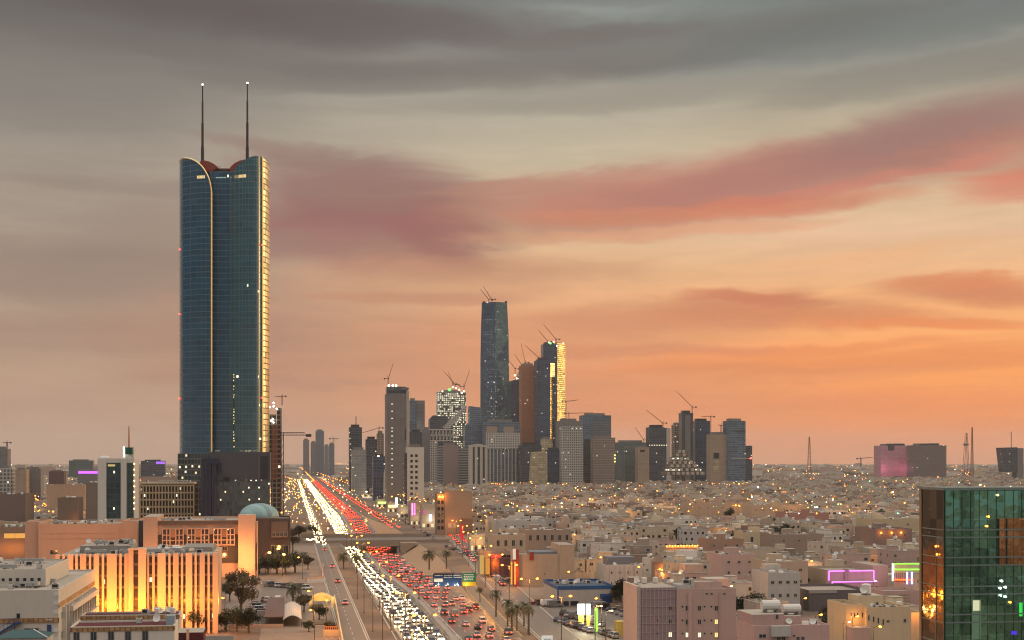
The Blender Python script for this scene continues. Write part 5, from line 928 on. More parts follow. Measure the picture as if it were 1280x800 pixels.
b = Bld('garden_pavilion', 'small brown pavilion with a pointed tent roof and orange lamps', 'building', 818, 833, 590, 9); zt = b.lz(703); b.part(MB().box(0, b.w, 0, 5, 0, zt, TAUPE), 'walls'); b.part(MB().add([(-.4,-.4,zt),(b.w+.4,-.4,zt),(b.w+.4,5.4,zt),(-.4,5.4,zt),(b.w/2,2.5,b.lz(692))], [(0,1,4),(1,2,4),(2,3,4),(3,0,4)], wall('tent_brown', (.20,.14,.11))), 'tent_roof'); q = b.A + RX * 4 + DY * -2; flood(q.x, q.y, 5, 900)
# big flat-sided brown block
b = Bld('corner_block', 'tall flat-sided brown block with an orange lit corner beside the avenue', 'building', 556, 590, 950, 20); zt = b.lz(614); BRB = wall('tan_blank_render', (.33, .235, .165), .08, .14)
b.part(parapet_box(MB(), 0, b.w, 0, 20, 0, zt, BRB, ROOF), 'blank_walls'); b.part(MB().box(b.lx(577), b.w + .1, -3, -.02, 0, b.lz(648), wall('rust_brown', (.25, .15, .10))), 'lower_annexe'); b.part(parapet_box(MB(), b.lx(546.5), -.02, .6, 16, 0, b.lz(617), TAUPE, ROOF), 'window_wing')
for k in range(5):
    for px in (548.5, 553): b.part(MB().box(b.lx(px) - .8, b.lx(px) + .8, .45, .62, b.lz(630 + k * 8), b.lz(625.5 + k * 8), WINDOW), 'window')
for px in (562, 569): b.part(MB().box(b.lx(px) - 1.2, b.lx(px) + 1.2, -.2, -.02, b.lz(660), b.lz(654), PALEK), 'shop_door')
for px, q in ((549.5, 621), (553, 621)): b.part(MB().ball((b.lx(px), -.3, b.lz(q)), .7, SODIUM, 8, 5), 'corner_lamp'); qq = b.A + RX * b.lx(px) + DY * -2.5; flood(qq.x, qq.y, b.lz(q), 1100)
qq = b.A + RX * 4 + DY * -5; flood(qq.x, qq.y, 8, 1200)
# kiosk, signboards
b = Bld('kiosk', 'small mustard yellow kiosk at the end of the car lot', 'building', 772, 785, 402, 4); b.part(MB().box(0, b.w, 0, 4, 0, b.lz(778), wall('mustard_paint', (.34, .23, .055)), ROOF), 'walls'); b.part(MB().box(-.1, b.w + .1, -.1, 4.1, b.lz(778), b.lz(777.3), plain('kiosk_trim', (.40, .29, .09), .6)), 'roof_trim')
# shops along the right-hand service road further on, each with its lit sign
SHOPS = [(497, 512, 632, 1230, 'grey_shop', (.27, .24, .22), [(494, 497, 622, 634, (1, .96, .85), 2.2)], 'pale shop with a tall white light column below the grey slab tower'), (512, 530, 626, 1180, 'shop', (.3, .25, .2), [], 'windowed tan house behind the magenta-signed shop'), (513, 526, 638, 1090, 'shop', (.26, .22, .2), [(514.5, 516.2, 629, 644, (.95, .25, .8), 2.5), (517.2, 519, 629, 644, (.95, .2, .6), 2.0)], 'shop with two upright magenta neon signs'), (527, 549, 630, 1050, 'shop', (.33, .29, .25), [(536.5, 539.5, 643, 651.5, (.65, .8, 1), 2.6), (529, 531, 638, 643, (.9, .1, .5), .9)], 'grey shop block with a small icy-blue sign'), (470, 482, 624, 1500, 'shop', (.22, .22, .15), [(472, 484, 627, 630, (.8, 1, .3), 1.2)], 'low shop with a lime-green lit fascia beside the avenue'), (484, 496, 628, 1360, 'shop', (.24, .2, .17), [(485, 495, 631, 634.5, (1, .8, .4), 1.5)], 'low shop with a warm lit fascia and parked cars before it'), (452, 466, 618, 1900, 'shop', (.24, .2, .17), [(453, 465, 621, 623, (1, .85, .5), 1.5)], 'far low shop with a yellow-white lit strip'), (588, 606, 668, 780, 'shop', (.36, .32, .27), [], 'pale open-fronted store beside the red flag signs')]
for p0, p1, q, D, nm, c, signs, lab in SHOPS:
    b = Bld('shop', lab, 'shop', p0, p1, D, 16); zt = b.lz(q); b.part(parapet_box(MB(), 0, b.w, 0, 16, 0, zt, wall('shop_%d' % int(c[0]*1000), c), ROOF), 'walls')
    for k in range(4): b.part(MB().box(b.w * (k + .2) / 4, b.w * (k + .8) / 4, -.1, .02, .4, 3.0, WINDOW if k % 2 else emit('shop_window_light', (1, .78, .45), 1.0, 'NONE')), 'shop_window')
    for s0, s1, t0, t1, cc, st_ in signs: b.part(MB().box(b.lx(s0), b.lx(s1), -.9, -.12, b.lz(t1), b.lz(t0), emit('sign_%d%d' % (int(s0 * 10), int(t0)), cc, st_, 'NONE')), 'lit_sign')
    roof_clutter(b, 2, b.w - 2, 2, 14, zt - .9, 5, 'aatd', int(p0)); qq = b.A + RX * (b.w * .5) + DY * -5; flood(qq.x, qq.y, 5.5, 1800, (1, .72, .38) if signs else (1, .5, .14))
# green glass office at the right edge of the frame
b = Bld('glass_office', 'green mirror-glass office block filling the lower right corner', 'building', 1181, 1330, 190, 14)
def mirror(name, c, seed, metal=.75, bump=.35, k=1.0):
    m, t, p = new_mat(name); oc = obj_coord(t); s = t.nodes.new('ShaderNodeSeparateXYZ'); t.links.new(oc, s.inputs[0]); u = mth('ADD', s.outputs[0], s.outputs[1], tree=t)
    cl = t.nodes.new('ShaderNodeCombineXYZ'); t.links.new(mth('FLOOR', mth('MULTIPLY', u, 1 / 2.1, tree=t), tree=t), cl.inputs[0]); t.links.new(mth('FLOOR', mth('MULTIPLY', mth('ADD', s.outputs[2], .45, tree=t), 1 / 3.86, tree=t), tree=t), cl.inputs[1]); cl.inputs[2].default_value = seed
    wn = t.nodes.new('ShaderNodeTexWhiteNoise'); t.links.new(cl.outputs[0], wn.inputs[0])
    off = t.nodes.new('ShaderNodeVectorMath'); off.operation = 'MULTIPLY_ADD'; t.links.new(wn.outputs['Color'], off.inputs[0]); off.inputs[1].default_value = (9, 9, 9); t.links.new(oc, off.inputs[2])
    hs = t.nodes.new('ShaderNodeHueSaturation'); hs.inputs['Color'].default_value = (*c, 1); t.links.new(mth('MULTIPLY_ADD', wn.outputs['Value'], .8, .6, t), hs.inputs['Value']); t.links.new(hs.outputs[0], p.inputs['Base Color'])
    p.inputs['Metallic'].default_value = metal; p.inputs['Roughness'].default_value = .05
    n1 = tnoise(t, off.outputs[0], .55 * k, 3, .6); bp = t.nodes.new('ShaderNodeBump'); bp.inputs['Strength'].default_value = bump; bp.inputs['Distance'].default_value = .45; t.links.new(n1, bp.inputs['Height']); t.links.new(bp.outputs[0], p.inputs['Normal']); return m
GG = mirror('green_mirror_glass', (.16, .36, .28), 2., .9, .5, .22); GB = mirror('bronze_mirror_glass', (.17, .125, .09), 5., .85, .12, .25); GOR = mirror('orange_reflection_glass', (.50, .27, .13), 7., .85, .5, .3); MULL = plain('mullion', (.16, .21, .19), .45, .3); DKG = plain('dark_green_spandrel', (.008, .02, .018), .3)
zt = b.lz(609.5)
b.part(MB().box(0, b.w, 0, 7.2, 0, zt - .35, GG, ROOF), 'glass_front'); b.part(MB().box(-.3, b.w + .1, -.14, 7.3, zt - .34, zt, MULL), 'roof_rail')
b.part(MB().box(-.12, -.01, .15, 7.1, 0, zt - .36, GB), 'bronze_side_glass')
b.part(MB().box(-.26, .1, 6.7, 7.25, 0, zt - .36, wall('bronze_corner', (.30, .19, .10))), 'corner_post'); b.part(MB().box(-.2, -.02, 2.2, 2.34, 0, zt - 8.5, wall('bronze_corner', (.30, .19, .10))), 'mullion')
b.part(MB().box(-.22, .0, -.2, .06, 0, zt - .36, DKG), 'corner_post')
for q in (662.5, 672, 697, 707, 733.5, 743.5, 768.5, 778.5, 804): z = b.lz(q); b.part(MB().box(0, b.w, -.16, -.01, z - .09, z + .09, MULL), 'transom'); b.part(MB().box(-.2, -.12, .1, 7.0, z - .06, z + .06, MULL), 'transom')
for i in range(1, 14): x = b.w * i / 14; b.part(MB().box(x - .025, x + .025, -.06, -.01, 0, zt - .36, DKG), 'mullion')
b.part(MB().box(b.lx(1248), b.lx(1300), -.05, -.005, b.lz(708.5), b.lz(648.5), GOR), 'reflection_panel'); b.part(MB().box(b.lx(1248) - .1, b.lx(1248) + .1, -.1, -.05, b.lz(708), b.lz(649), DKG), 'mullion'); b.part(MB().box(b.lx(1258) - .1, b.lx(1258) + .1, -.1, -.05, b.lz(708), b.lz(649), DKG), 'mullion')  # orange reflection put into the pane colour
b.part(MB().box(b.lx(1215), b.lx(1226), -.04, -.004, b.lz(800), b.lz(750), emit('lit_lobby', (.55, .85, .5), .16, 'NONE')), 'lit_room'); b.part(MB().box(b.lx(1216), b.lx(1225), -.05, -.041, b.lz(764), b.lz(751), emit('lit_lobby_lamp', (1, 1, .6), .7, 'NONE')), 'lit_room'); b.part(MB().box(b.lx(1274), b.lx(1278), -.06, -.01, b.lz(772), b.lz(755), emit('green_sign', (.05, .9, .12), .9, 'NONE')), 'green_sign'); b.part(MB().box(b.lx(1264), b.lx(1271), -.06, -.01, b.lz(795), b.lz(790.5), emit('indigo_sign', (.12, .06, .9), .8, 'NONE')), 'indigo_sign')
for px, q, mm in ((1172.5, 684, SODIUM), (1174, 694, SODIUM), (1251.5, 727, COOL), (1249.5, 736, COOL), (1256, 735, COOL), (1250, 745, COOL), (1256, 747, COOL), (1233, 658, SODIUM), (1262, 754, SODIUM), (1235, 646, SODIUM), (1246.5, 619, WARM)):
    x, y = (b.lx(px, 0), -.2) if px > 1181 else (-.3, (1181 - px) / 29. * 7); b.part(MB().ball((x, y, b.lz(q)), .13, mm, 8, 5), 'glass_glint')  # glowing balls put on the glass for reflected city lights
q = b.A + Vector((-5, 2, 0)); flood(q.x - 2, q.y, 29, 260, (1, .42, .07)); flood(q.x - 2, q.y + 2, 22, 220, (1, .42, .07))
Bld.__init__ = _init
# ================================================================= the plain of flat-roofed houses
PAL = [('beige', (.46, .375, .28)), ('cream', (.55, .46, .335)), ('tan', (.38, .29, .205)), ('rose', (.45, .32, .265)), ('pale grey', (.43, .405, .365)), ('chalk white', (.60, .56, .49)), ('taupe', (.31, .25, .205)), ('salmon', (.46, .31, .225)), ('sand', (.50, .42, .315)), ('umber', (.21, .155, .12)), ('buff', (.49, .40, .29))]
PM = {n: wall('house_' + n.replace(' ', '_'), c, .16, .24) for n, c in PAL}
VIS = [(1028, 1100, 738, 520), (1110, 1155, 731, 480), (680, 772, 758, 486), (612, 720, 728, 562), (596, 640, 715, 610), (615, 658, 690, 690), (656, 716, 692, 735), (755, 806, 728, 560), (543, 592, 664, 950), (830, 879, 695, 770), (925, 968, 683, 760), (855, 942, 648, 1260), (938, 1014, 650, 1210), (1092, 1142, 677, 705), (1008, 1092, 764, 470), (780, 922, 840, 352), (1058, 1142, 840, 372), (940, 1040, 840, 322), (815, 836, 712, 590), (900, 948, 715, 575), (590, 790, 840, 395), (425, 950, 596, 2300), (984, 1038, 650, 1060), (1088, 1152, 660, 830), (500, 590, 652, 1050), (950, 1012, 724, 460), (450, 500, 634, 1360), (1150, 1290, 820, 190)]
def px_of(P): return 640 + F * P.x / P.y
def allowed_h(p0, p1, D):
    """tallest house that leaves the recognisable buildings behind it in sight"""
    h = 99.
    for a, c, q, Dh in VIS:
        if D < Dh and p1 > a and p0 < c: h = min(h, H - (q - HOR) * D / F)
    return h
def clear_of(P, w, d):
    for A, th, x0, x1, y0, y1 in FOOTS:
        v = P - A; c, n = math.cos(th), math.sin(th); x = v.x * c + v.y * n; y = -v.x * n + v.y * c
        if x0 - w < x < x1 and y0 - d < y < y1: return False
    return True
DES = []
for px, py in ((640,652),(660,653),(712,670),(727,672),(742,668),(965,688),(976,690),(1002,742),(942,776),(930,774),(1046,783),(1040,790),(854,753)): FOOTS.append((ground(px, py), TH, -3.5, 3.5, -3.5, 3.5))
def design(w, d, h, seed):
    """one house plan: a list of (part name, mesh, place) and the same with small openings drawn into the wall mesh for distant copies"""
    r = random.Random(seed); WM, RM = BEIGE, (ROOF, ROOF2)[seed % 2]
    near = MB(); parapet_box(near, 0, w, 0, d, 0, h, WM, RM, .25, .8)
    ext = None
    if seed % 3 == 0: near.box(w * .55, w - .3, d * .35, d - .3, h - .79, h + 2.9, WM, RM)
    if seed % 4 == 1: near.box(w * .1, w * .4, -1.6, -.01, 0, h * .92, WM, RM)
    if seed % 4 == 2: parapet_box(near, -4.5, -.02, d * .2, d * .9, 0, h * .55, WM, RM, .2, .6)
    near.box(-.12, w + .12, -.12, .3, h + .01, h + .16, LGREY).box(-.12, -.0, -.11, d, h + .011, h + .159, LGREY)
    if seed % 2: near.box(-.1, w + .1, -.1, -.005, h * .48, h * .48 + .25, LGREY)
    near.box(-1.2, w + 1.2, -4.2, -4.0, 0, 2.6, WM).box(-1.4, -1.2, -4.2, d, 0, 2.6, WM)
    far = MB(); far.v, far.f, far.m, far.mats = list(near.v), list(near.f), list(near.m), list(near.mats)
    wins = []; ns = max(1, int(h // 3.4)); nw = max(2, int(w // 3.1))
    for s_ in range(ns):
        z = h - 1.2 - 1.5 - s_ * 3.4
        if z < .8: break
        for k in range(nw):
            if r.random() < .2: continue
            x = w * (k + .5) / nw + r.uniform(-.4, .4); ww = r.choice((.9, 1.2, 1.2, 1.6)); wins.append((x, z, ww, 1.4, 0, 0))
        for k in range(2):
            if r.random() < .85: wins.append((-.0, z, 1.1, 1.3, d * (k + .5) / 2, -R(90)))
    for x, z, ww, hh, y, rz in wins:
        if seed % 4 == 1 and rz == 0 and w * .05 < x < w * .45: continue
        if seed % 4 == 2 and rz != 0: continue
        if rz == 0: far.box(x - ww/2, x + ww/2, -.05, .02, z, z + hh, WINDOW)
        else: far.box(-.05, .02, y - ww/2, y + ww/2, z, z + hh, WINDOW)
    wins = [q for q in wins if not (seed % 4 == 1 and q[5] == 0 and w * .05 < q[0] < w * .45) and not (seed % 4 == 2 and q[5] != 0)]
    sh = MB(); sh.box(0, 3.6, 0, 4.2, 0, 2.7, WM, RM).box(-.15, 3.75, -.15, 4.35, 2.71, 2.9, RM); shm = sh.mesh('stair_head')
    return dict(w=w, d=d, h=h, near=near.mesh('house_walls'), far=far.mesh('house_walls'), wins=wins, stair=shm, seed=seed)
for i, (w, d, h) in enumerate([(12, 12, 7.6), (15, 13, 10.8), (10, 12, 7.4), (17, 13, 7.8), (13, 13, 11), (19, 14, 10.6), (11, 13, 4.6), (14, 12, 7.6), (16, 14, 11.4), (10, 12, 10.6), (20, 13, 4.4), (13, 14, 8.2)]): DES.append(design(w, d, h, i))
LAND = [('the violet neon hall', 1066, 520), ('the neon-lined shop', 1130, 500), ('the dark grey windowless block', 1048, 470), ('the pink apartment block', 860, 352), ('the blue-trimmed warehouse', 735, 486), ('the blank tower wall', 705, 562), ('the taupe villa with deep windows', 685, 735), ('the ornate white villa', 780, 560), ('the string-lit parapet house', 855, 770), ('the palace-like cream villa', 948, 760), ('the tent-roofed pavilion', 826, 590), ('the terracotta-pink compound', 924, 575), ('the plum-brown block', 1117, 705), ('the green glass tower', 1180, 300), ('the flat-sided brown block', 570, 950), ('the first beige school', 898, 1260), ('the terracotta compound', 1010, 1060), ('the curved shop front', 625, 610), ('the cream slit-window house', 1110, 372), ('the rose house with tanks', 990, 322), ('the second beige school', 975, 1210), ('the long sand-coloured block', 1120, 830), ('the grey-roofed villa', 654, 860)]
LAND = [(n, Vector((gx(p, D), D, 0))) for n, p, D in LAND]
ORD = ['', 'second', 'third', 'fourth', 'fifth', 'sixth', 'seventh', 'eighth', 'ninth', 'tenth', 'eleventh', 'twelfth']
rng = random.Random(77); cells = []
b_ = 392.
row = 0
while b_ < 3300:
    dep = 14.5 + (b_ > 1400) * 4
    for side in (1, -1):
        a = 40.; k = 0
        while a < 2400:
            w_ = rng.choice(DES)
            if b_ > 1500 and rng.random() < .3: a += 14
            P = RX * (a if side > 0 else -a - w_['w']) + DY * b_; c = P.x + .155 * P.y
            a += w_['w'] + rng.choice((.6, 1.2, 2.4, 4)); k += 1
            if k % 6 == 0: a += 9
            if P.y < 380: continue
            p0 = px_of(P); p1 = px_of(P + RX * w_['w'])
            if p1 < -10 or p0 > 1290: 
                if a > 100 and (p0 > 1290 if side > 0 else p1 < -10): break
                continue
            if side > 0 and c < rc(P.y) + 15 + (12 if P.y < 640 else 0): continue
            if side < 0 and (c + w_['w'] > 2 or P.y < 760): continue
            if side < 0 and P.y < 1000 and 165 < p1 and p0 < 372: continue
            if not clear_of(P, w_['w'], w_['d']): continue
            hm = allowed_h(p0, p1, P.y)
            if w_['h'] > hm:
                if hm > 4.8 and rng.random() < .8: w_ = DES[6]
                else: continue
            cells.append((P.y, P + DY * rng.uniform(-1, 1), w_, p0))
    row += 1; b_ += dep + (9 if row % 2 == 0 else 2.5)
cells.sort(key=lambda t: t[0])
def in_house(P, m):
    for Y, Q, ds, _ in cells:
        if abs(Y - P.y) < 45:
            v = P - Q; x, y = v.dot(RX), v.dot(DY)
            if -2 - m < x < ds['w'] + 1.5 + m and -4.3 - m < y < ds['d'] + m: return True
    return not clear_of(P, m, m)
def free_spot(P, m):
    for r_ in range(0, 16):
        for dx, dy in ((0, 1), (0, -1), (1, 0), (-1, 0), (1, 1), (-1, -1)):
            q = P + RX * (dx * r_ * 1.5) + DY * (dy * r_ * 1.5)
            if not in_house(q, m): return q
    return P
right_c = [c for c in cells if c[3] > 420 and c[0] < 1150][:288]
chosen = set(id(c) for c in right_c)
cnt = {}
for Y, P, dsg, p0 in right_c:
    nm, m = rng.choice(PAL)[0], None
    near = Y < 700
    feats = []; r = random.Random(int(Y * 13 + p0))
    tank = r.random() < .6; dish = r.random() < .4; stair = r.random() < .8
    lm, lp = min(LAND, key=lambda t: (t[1] - P).length)
    dx, dy = (P - lp).dot(RX), (P - lp).dot(DY)
    rel = ('behind' if dy > 0 else 'in front of') if abs(dy) > abs(dx) * .8 else ('right of' if dx > 0 else 'left of')
    sto = {4: 'single-storey', 7: 'two-storey', 8: 'two-storey'}.get(int(dsg['h']), 'three-storey')
    if dsg['w'] > 16: sto = 'wide ' + sto
    key = (nm, sto, rel, lm); n = cnt[key] = cnt.get(key, 0) + 1
    lab = f"{nm} {sto} house {rel} {lm}" if n == 1 else f"{nm} {sto} house, {ORD[n - 1]} such one {rel} {lm}"
    t = thing('house', lab, 'house', P, TH + rng.choice((0, 0, .015, -.015)), 'flat-roofed houses of the plain')
    def paint(o):
        o.material_slots[0].link = 'OBJECT'; o.material_slots[0].material = PM[nm]; return o
    paint(put('walls', dsg['near'] if near else dsg['far'], t))
    zr = dsg['h'] - .8; w, d = dsg['w'], dsg['d']
    if near:
        for x, z, ww, hh, y, rz in dsg['wins']: window(t, x, z, ww, hh, y - .01 if rz == 0 else y, rz, glass=LITPALE if r.random() < .03 else WINDOW)
    if stair and dsg['seed'] % 3: paint(put('stair_head', dsg['stair'], t, (r.uniform(.5, w - 4.5), r.uniform(3, d - 5), zr)))
    if dsg['seed'] % 3 == 0: zr2 = dsg['h'] + 2.9; xr_ = (w * .6, w - 2); yr_ = (d * .4, d - 2)
    else: zr2 = zr; xr_ = (1.5, w - 1.5); yr_ = (1.5, d - 1.5)
    if tank: put('water_tank', r.choice((TANK, HTANK)), t, (r.uniform(*xr_), r.uniform(*yr_), zr2), r.uniform(0, 1.5), (.95,)*3)
    if dish: put('satellite_dish', DISH, t, (r.uniform(1, w * .5), r.uniform(1, d * .3), zr), r.uniform(-.5, .5), (.8,)*3)
    if near:
        for k in range(r.randint(1, 4)): put('air_conditioner', AC, t, (r.uniform(.8, w - .8), -.52, r.uniform(1.5, dsg['h'] - 2.5)), 0, (.62,)*3)
        for k in range(r.randint(2, 5)): put('air_conditioner', AC, t, (r.uniform(1, w * .5), r.uniform(1, d - 1), zr), r.choice((0, 1.57)))
# ---- every house farther than those: one mass that fades into the haze
FARM = [wall('far_' + n.replace(' ', '_'), tuple(v * .92 for v in c), .12, .12) for n, c in PAL]
mb = MB(); rf = random.Random(3)
rest = [c for c in cells if id(c) not in chosen]
def local(P, x, y, z): q = P + RX * x + DY * y; return (q.x, q.y, z)
def lbox(P, x0, x1, y0, y1, z0, z1, m, top=None):
    vs = [local(P, x, y, z) for z in (z0, z1) for x, y in ((x0, y0), (x1, y0), (x1, y1), (x0, y1))]
    mb.add(vs, [(0,1,5,4),(1,2,6,5),(2,3,7,6),(3,0,4,7)], m); mb.add(vs[4:], [(0,1,2,3)], top or m)
for Y, P, dsg, p0 in rest:
    m = rf.choice(FARM); w, d, h = dsg['w'], dsg['d'], dsg['h']; rfm = rf.choice((ROOF, ROOF2))
    lbox(P, 0, w, 0, d, 0, h - .8, m, rfm); lbox(P, 0, w, 0, .3, h - .8, h, m); lbox(P, 0, w, d - .3, d, h - .8, h, m); lbox(P, 0, .3, .3, d - .3, h - .8, h, m); lbox(P, w - .3, w, .3, d - .3, h - .8, h, m)
    x = rf.uniform(0, w - 5); lbox(P, x, x + rf.uniform(3, 6), 3, 8, h - .79, h + rf.uniform(1.6, 3), m, rfm)
    if rf.random() < .35: lbox(P, -.15, w + .15, -.15, .2, h + .01, h + .25, FARM[5])
    if rf.random() < .4: x = rf.uniform(0, w * .5); lbox(P, x, x + w * .4, -1.8, -.02, 0, h * rf.uniform(.4, 1.1), rf.choice((m, m, FARM[6], FARM[9])), rfm)
    if rf.random() < .5: x = rf.uniform(1, w - 3); y = rf.uniform(1, 6); lbox(P, x, x + 1.9, y, y + 1.6, h - .79, h + 1.1, WHITE)
    for k in range(rf.randint(0, 4)): x = rf.uniform(.5, w - 2); y = rf.uniform(.5, d - 2); lbox(P, x, x + rf.uniform(.8, 2), y, y + 1.2, h - .79, h + rf.uniform(-.2, .8), rf.choice((WHITE, FARM[4], DARK, m)))
    if Y < 2200:
        for k in range(rf.randint(3, 8)): x = rf.uniform(.6, w - 2); z = h - 2.8 - 3.4 * rf.randint(0, max(0, int(h // 3.4) - 1)); lbox(P, x, x + rf.choice((1.1, 1.5, 2.4)), -.06, .02, z, z + 1.5, WINDOW)
for i in range(2600):
    Y = 3250 * math.exp(rf.random() * 1.35); px = rf.uniform(-20, 1300); P = Vector((gx(px, Y), Y, 0)); c = P.x + .155 * Y
    if -6 < c < 105 and Y < 9000: continue
    m = rf.choice(FARM); w, d = rf.uniform(18, 60), rf.uniform(14, 30); h = rf.choice((6, 8, 8, 10, 11, 12, 15)) if rf.random() < .985 else rf.uniform(18, 34)
    lbox(P, 0, w, 0, d, 0, h, m, rf.choice((ROOF, ROOF2))); lbox(P, w * .3, w * .5, 3, 8, h, h + 2.4, m)
for i in range(420):      # the streets behind the viewer, seen only mirrored in the green glass
    P = Vector((rf.uniform(90, 1000), rf.uniform(-780, 60), 0))
    m = rf.choice(FARM); w, d, h = rf.uniform(12, 26), rf.uniform(12, 20), rf.choice((7, 8, 10, 11, 14))
    lbox(P, 0, w, 0, d, 0, h, m, rf.choice((ROOF, ROOF2))); lbox(P, w * .3, w * .6, 3, 8, h, h + 2.6, m)
    for k in range(5): x = rf.uniform(.6, w - 2); z = rf.uniform(1, h - 3); lbox(P, x, x + 1.5, d - .02, d + .06, z, z + 1.6, WINDOW)
tag(mb.build('far_townscape'), kind='stuff')
# ================================================================= palms, trees
TRUNK = wall('palm_trunk', (.13, .095, .065), .3, .2); BARK = wall('bark', (.10, .075, .055), .3, .2)
def leafy(name, c, c2, rough=.7):
    m, t, b = new_mat(name); oi = t.nodes.new('ShaderNodeObjectInfo'); oc = obj_coord(t)
    t.links.new(mixc(smooth(tnoise(t, oc, .9, 3), .35, .65, 0, 1, t), (*c, 1), (*c2, 1), t), b.inputs['Base Color']); b.inputs['Roughness'].default_value = rough; b.inputs['Specular IOR Level'].default_value = .2; return m
FROND = leafy('palm_frond', (.055, .062, .03), (.085, .085, .04)); LEAF = leafy('dark_leaf', (.03, .042, .022), (.055, .06, .03)); LEAF2 = leafy('olive_leaf', (.075, .062, .035), (.11, .085, .045)); DRY = leafy('dry_frond', (.16, .11, .06), (.20, .14, .08))
def palm_meshes(h, seed, r=1.):
    g = random.Random(seed); m = MB(); n = 9; lean = g.uniform(-.25, .25); P0 = None
    for k in range(n):
        t0, t1 = k / n, (k + 1) / n; a = (lean * t0 * t0, 0, h * t0); b = (lean * t1 * t1, 0, h * t1)
        m.bar(a, b, .30 - .08 * t0 + .03, TRUNK, 8, .27 - .08 * t1)
    tm = m.mesh('trunk'); m = MB(); top = Vector((lean, 0, h))
    for i in range(38):
        az_ = i * 2.399 + g.uniform(-.2, .2); e0 = g.uniform(-.25, 1.35) ; L = g.uniform(2.6, 3.5) * r; mat = FROND if e0 > -.05 else DRY
        p = top.copy(); e = e0; pts = [p.copy()]; k = 7
        for s_ in range(k):
            p = p + Vector((math.cos(az_) * math.cos(e), math.sin(az_) * math.cos(e), math.sin(e))) * (L / k); e -= .27 + .05 * s_ * .6; pts.append(p.copy())
        sd = Vector((-math.sin(az_), math.cos(az_), 0))
        for s_ in range(k):
            wd = .62 * r * math.sin(math.pi * min(1, (s_ + 1.2) / (k + .8))) ; a, b = pts[s_], pts[s_ + 1]
            for sg in (-1, 1):
                for q in (0, .5):
                    c0 = a.lerp(b, q); c1 = a.lerp(b, q + .38); tip = c0.lerp(c1, .5) + sd * sg * wd + Vector((0, 0, -.28 * wd)) + (b - a) * .45
                    m.add([c0, c1, tip], [(0, 1, 2)], mat)
    for i in range(14): a = i * .9; m.bar(top + Vector((0, 0, -.2)), top + Vector((math.cos(a) * .55, math.sin(a) * .55, -.9)), .07, DRY, 4)
    return tm, m.mesh('crown')
PALMS = [palm_meshes(6.2, 1), palm_meshes(4.6, 2, 1.1), palm_meshes(7.2, 3), palm_meshes(5.2, 4, 1.2)]
def palm(px, py, kind, label, sc=1., group=None):
    P = ground(px, py); t = thing('palm_tree', label, 'palm tree', P, random.uniform(0, 6), group); t.scale = (sc,)*3
    put('trunk', PALMS[kind][0], t); put('crown', PALMS[kind][1], t); return t
for a in ((620, 771, 2, 'date palm standing first in the palm clump by the service road', 1.0), (634.5, 783, 2, 'brownish date palm second in the palm clump, with dry lower fronds', .95), (640, 792, 0, 'stout date palm in the middle of the palm clump', 1.05), (646, 789, 2, 'slimmer date palm leaning in the palm clump', .9), (655, 783, 0, 'date palm near the far end of the clump, its crown touching its neighbour', 1.0), (660.5, 793, 2, 'last date palm of the clump, closest to the service road', .95), (536.5, 712, 3, 'broad bushy palm on the sandy strip between slip ramp and highway', 1.35), (558, 711, 0, 'thinner palm right of the broad bushy one on the sandy strip', 1.15), (429.5, 711, 1, 'bushy palm on the planted strip left of the bridge mouth', 1.25), (446, 716, 0, 'slim palm beside the bushy one on the planted strip', 1.05), (366, 761, 1, 'dark palm beside the parking canopy', 1.5), (507, 655, 0, 'small palm on the embankment past the bridge', 1.1), (600, 752, 0, 'small palm low on the right-hand sandy strip by the sign', .7), (444, 706, 1, 'little palm just behind the slim one at the bridge mouth', .9), (600, 640, 1, 'palm between the flat-sided brown block and the plain', 1.3)):
    palm(*a)
def tree_meshes(h, w, seed, leaf, n=1500, ls=.42):
    g = random.Random(seed); m = MB(); th = h * .38; m.bar((0, 0, 0), (.1, 0, th), w * .045, BARK, 8, w * .032); cl = []
    for i in range(9):
        a = i * 2.4 + g.uniform(-.3, .3); rr = w * .5 * g.uniform(.25, .8); zt_ = h * g.uniform(.45, .86); e = Vector((math.cos(a) * rr, math.sin(a) * rr, zt_)); m.bar((.1, 0, th * g.uniform(.7, 1)), e, w * .022, BARK, 5, w * .008); cl.append((e, w * g.uniform(.10, .22)))
    cl.append((Vector((0, 0, h * .86)), w * .2)); tm = m.mesh('trunk'); m = MB()
    for i in range(n):
        c, r = g.choice(cl); v = Vector((g.gauss(0, 1), g.gauss(0, 1), g.gauss(0, 1))).normalized() * r * g.uniform(.3, 1.3); v.z *= .85; p = c + v; d1 = Vector((g.gauss(0, 1), g.gauss(0, 1), g.gauss(0, .6))).normalized(); d2 = d1.orthogonal().normalized(); s_ = ls * g.uniform(.6, 1.3)
        m.add([p - d1 * s_, p + d2 * s_ * .6, p + d1 * s_, p - d2 * s_ * .6], [(0, 1, 2, 3)], leaf)
    return tm, m.mesh('crown')
TREES = {'big': tree_meshes(13, 9, 1, LEAF2, 3600, .30), 'round': tree_meshes(7, 8, 2, LEAF, 2600, .27), 'low': tree_meshes(5, 7, 3, LEAF, 2000, .27), 'olive': tree_meshes(6.5, 6.5, 4, LEAF2, 1500, .32), 'far': tree_meshes(8, 9, 5, LEAF, 420, .8)}
def tree(px, py, kind, label, sc=1., group=None, nm='tree'):
    P = ground(px, py); t = thing(nm, label, 'tree', P, random.uniform(0, 6), group); t.scale = (sc,)*3; put('trunk', TREES[kind][0], t); put('crown', TREES[kind][1], t); return t
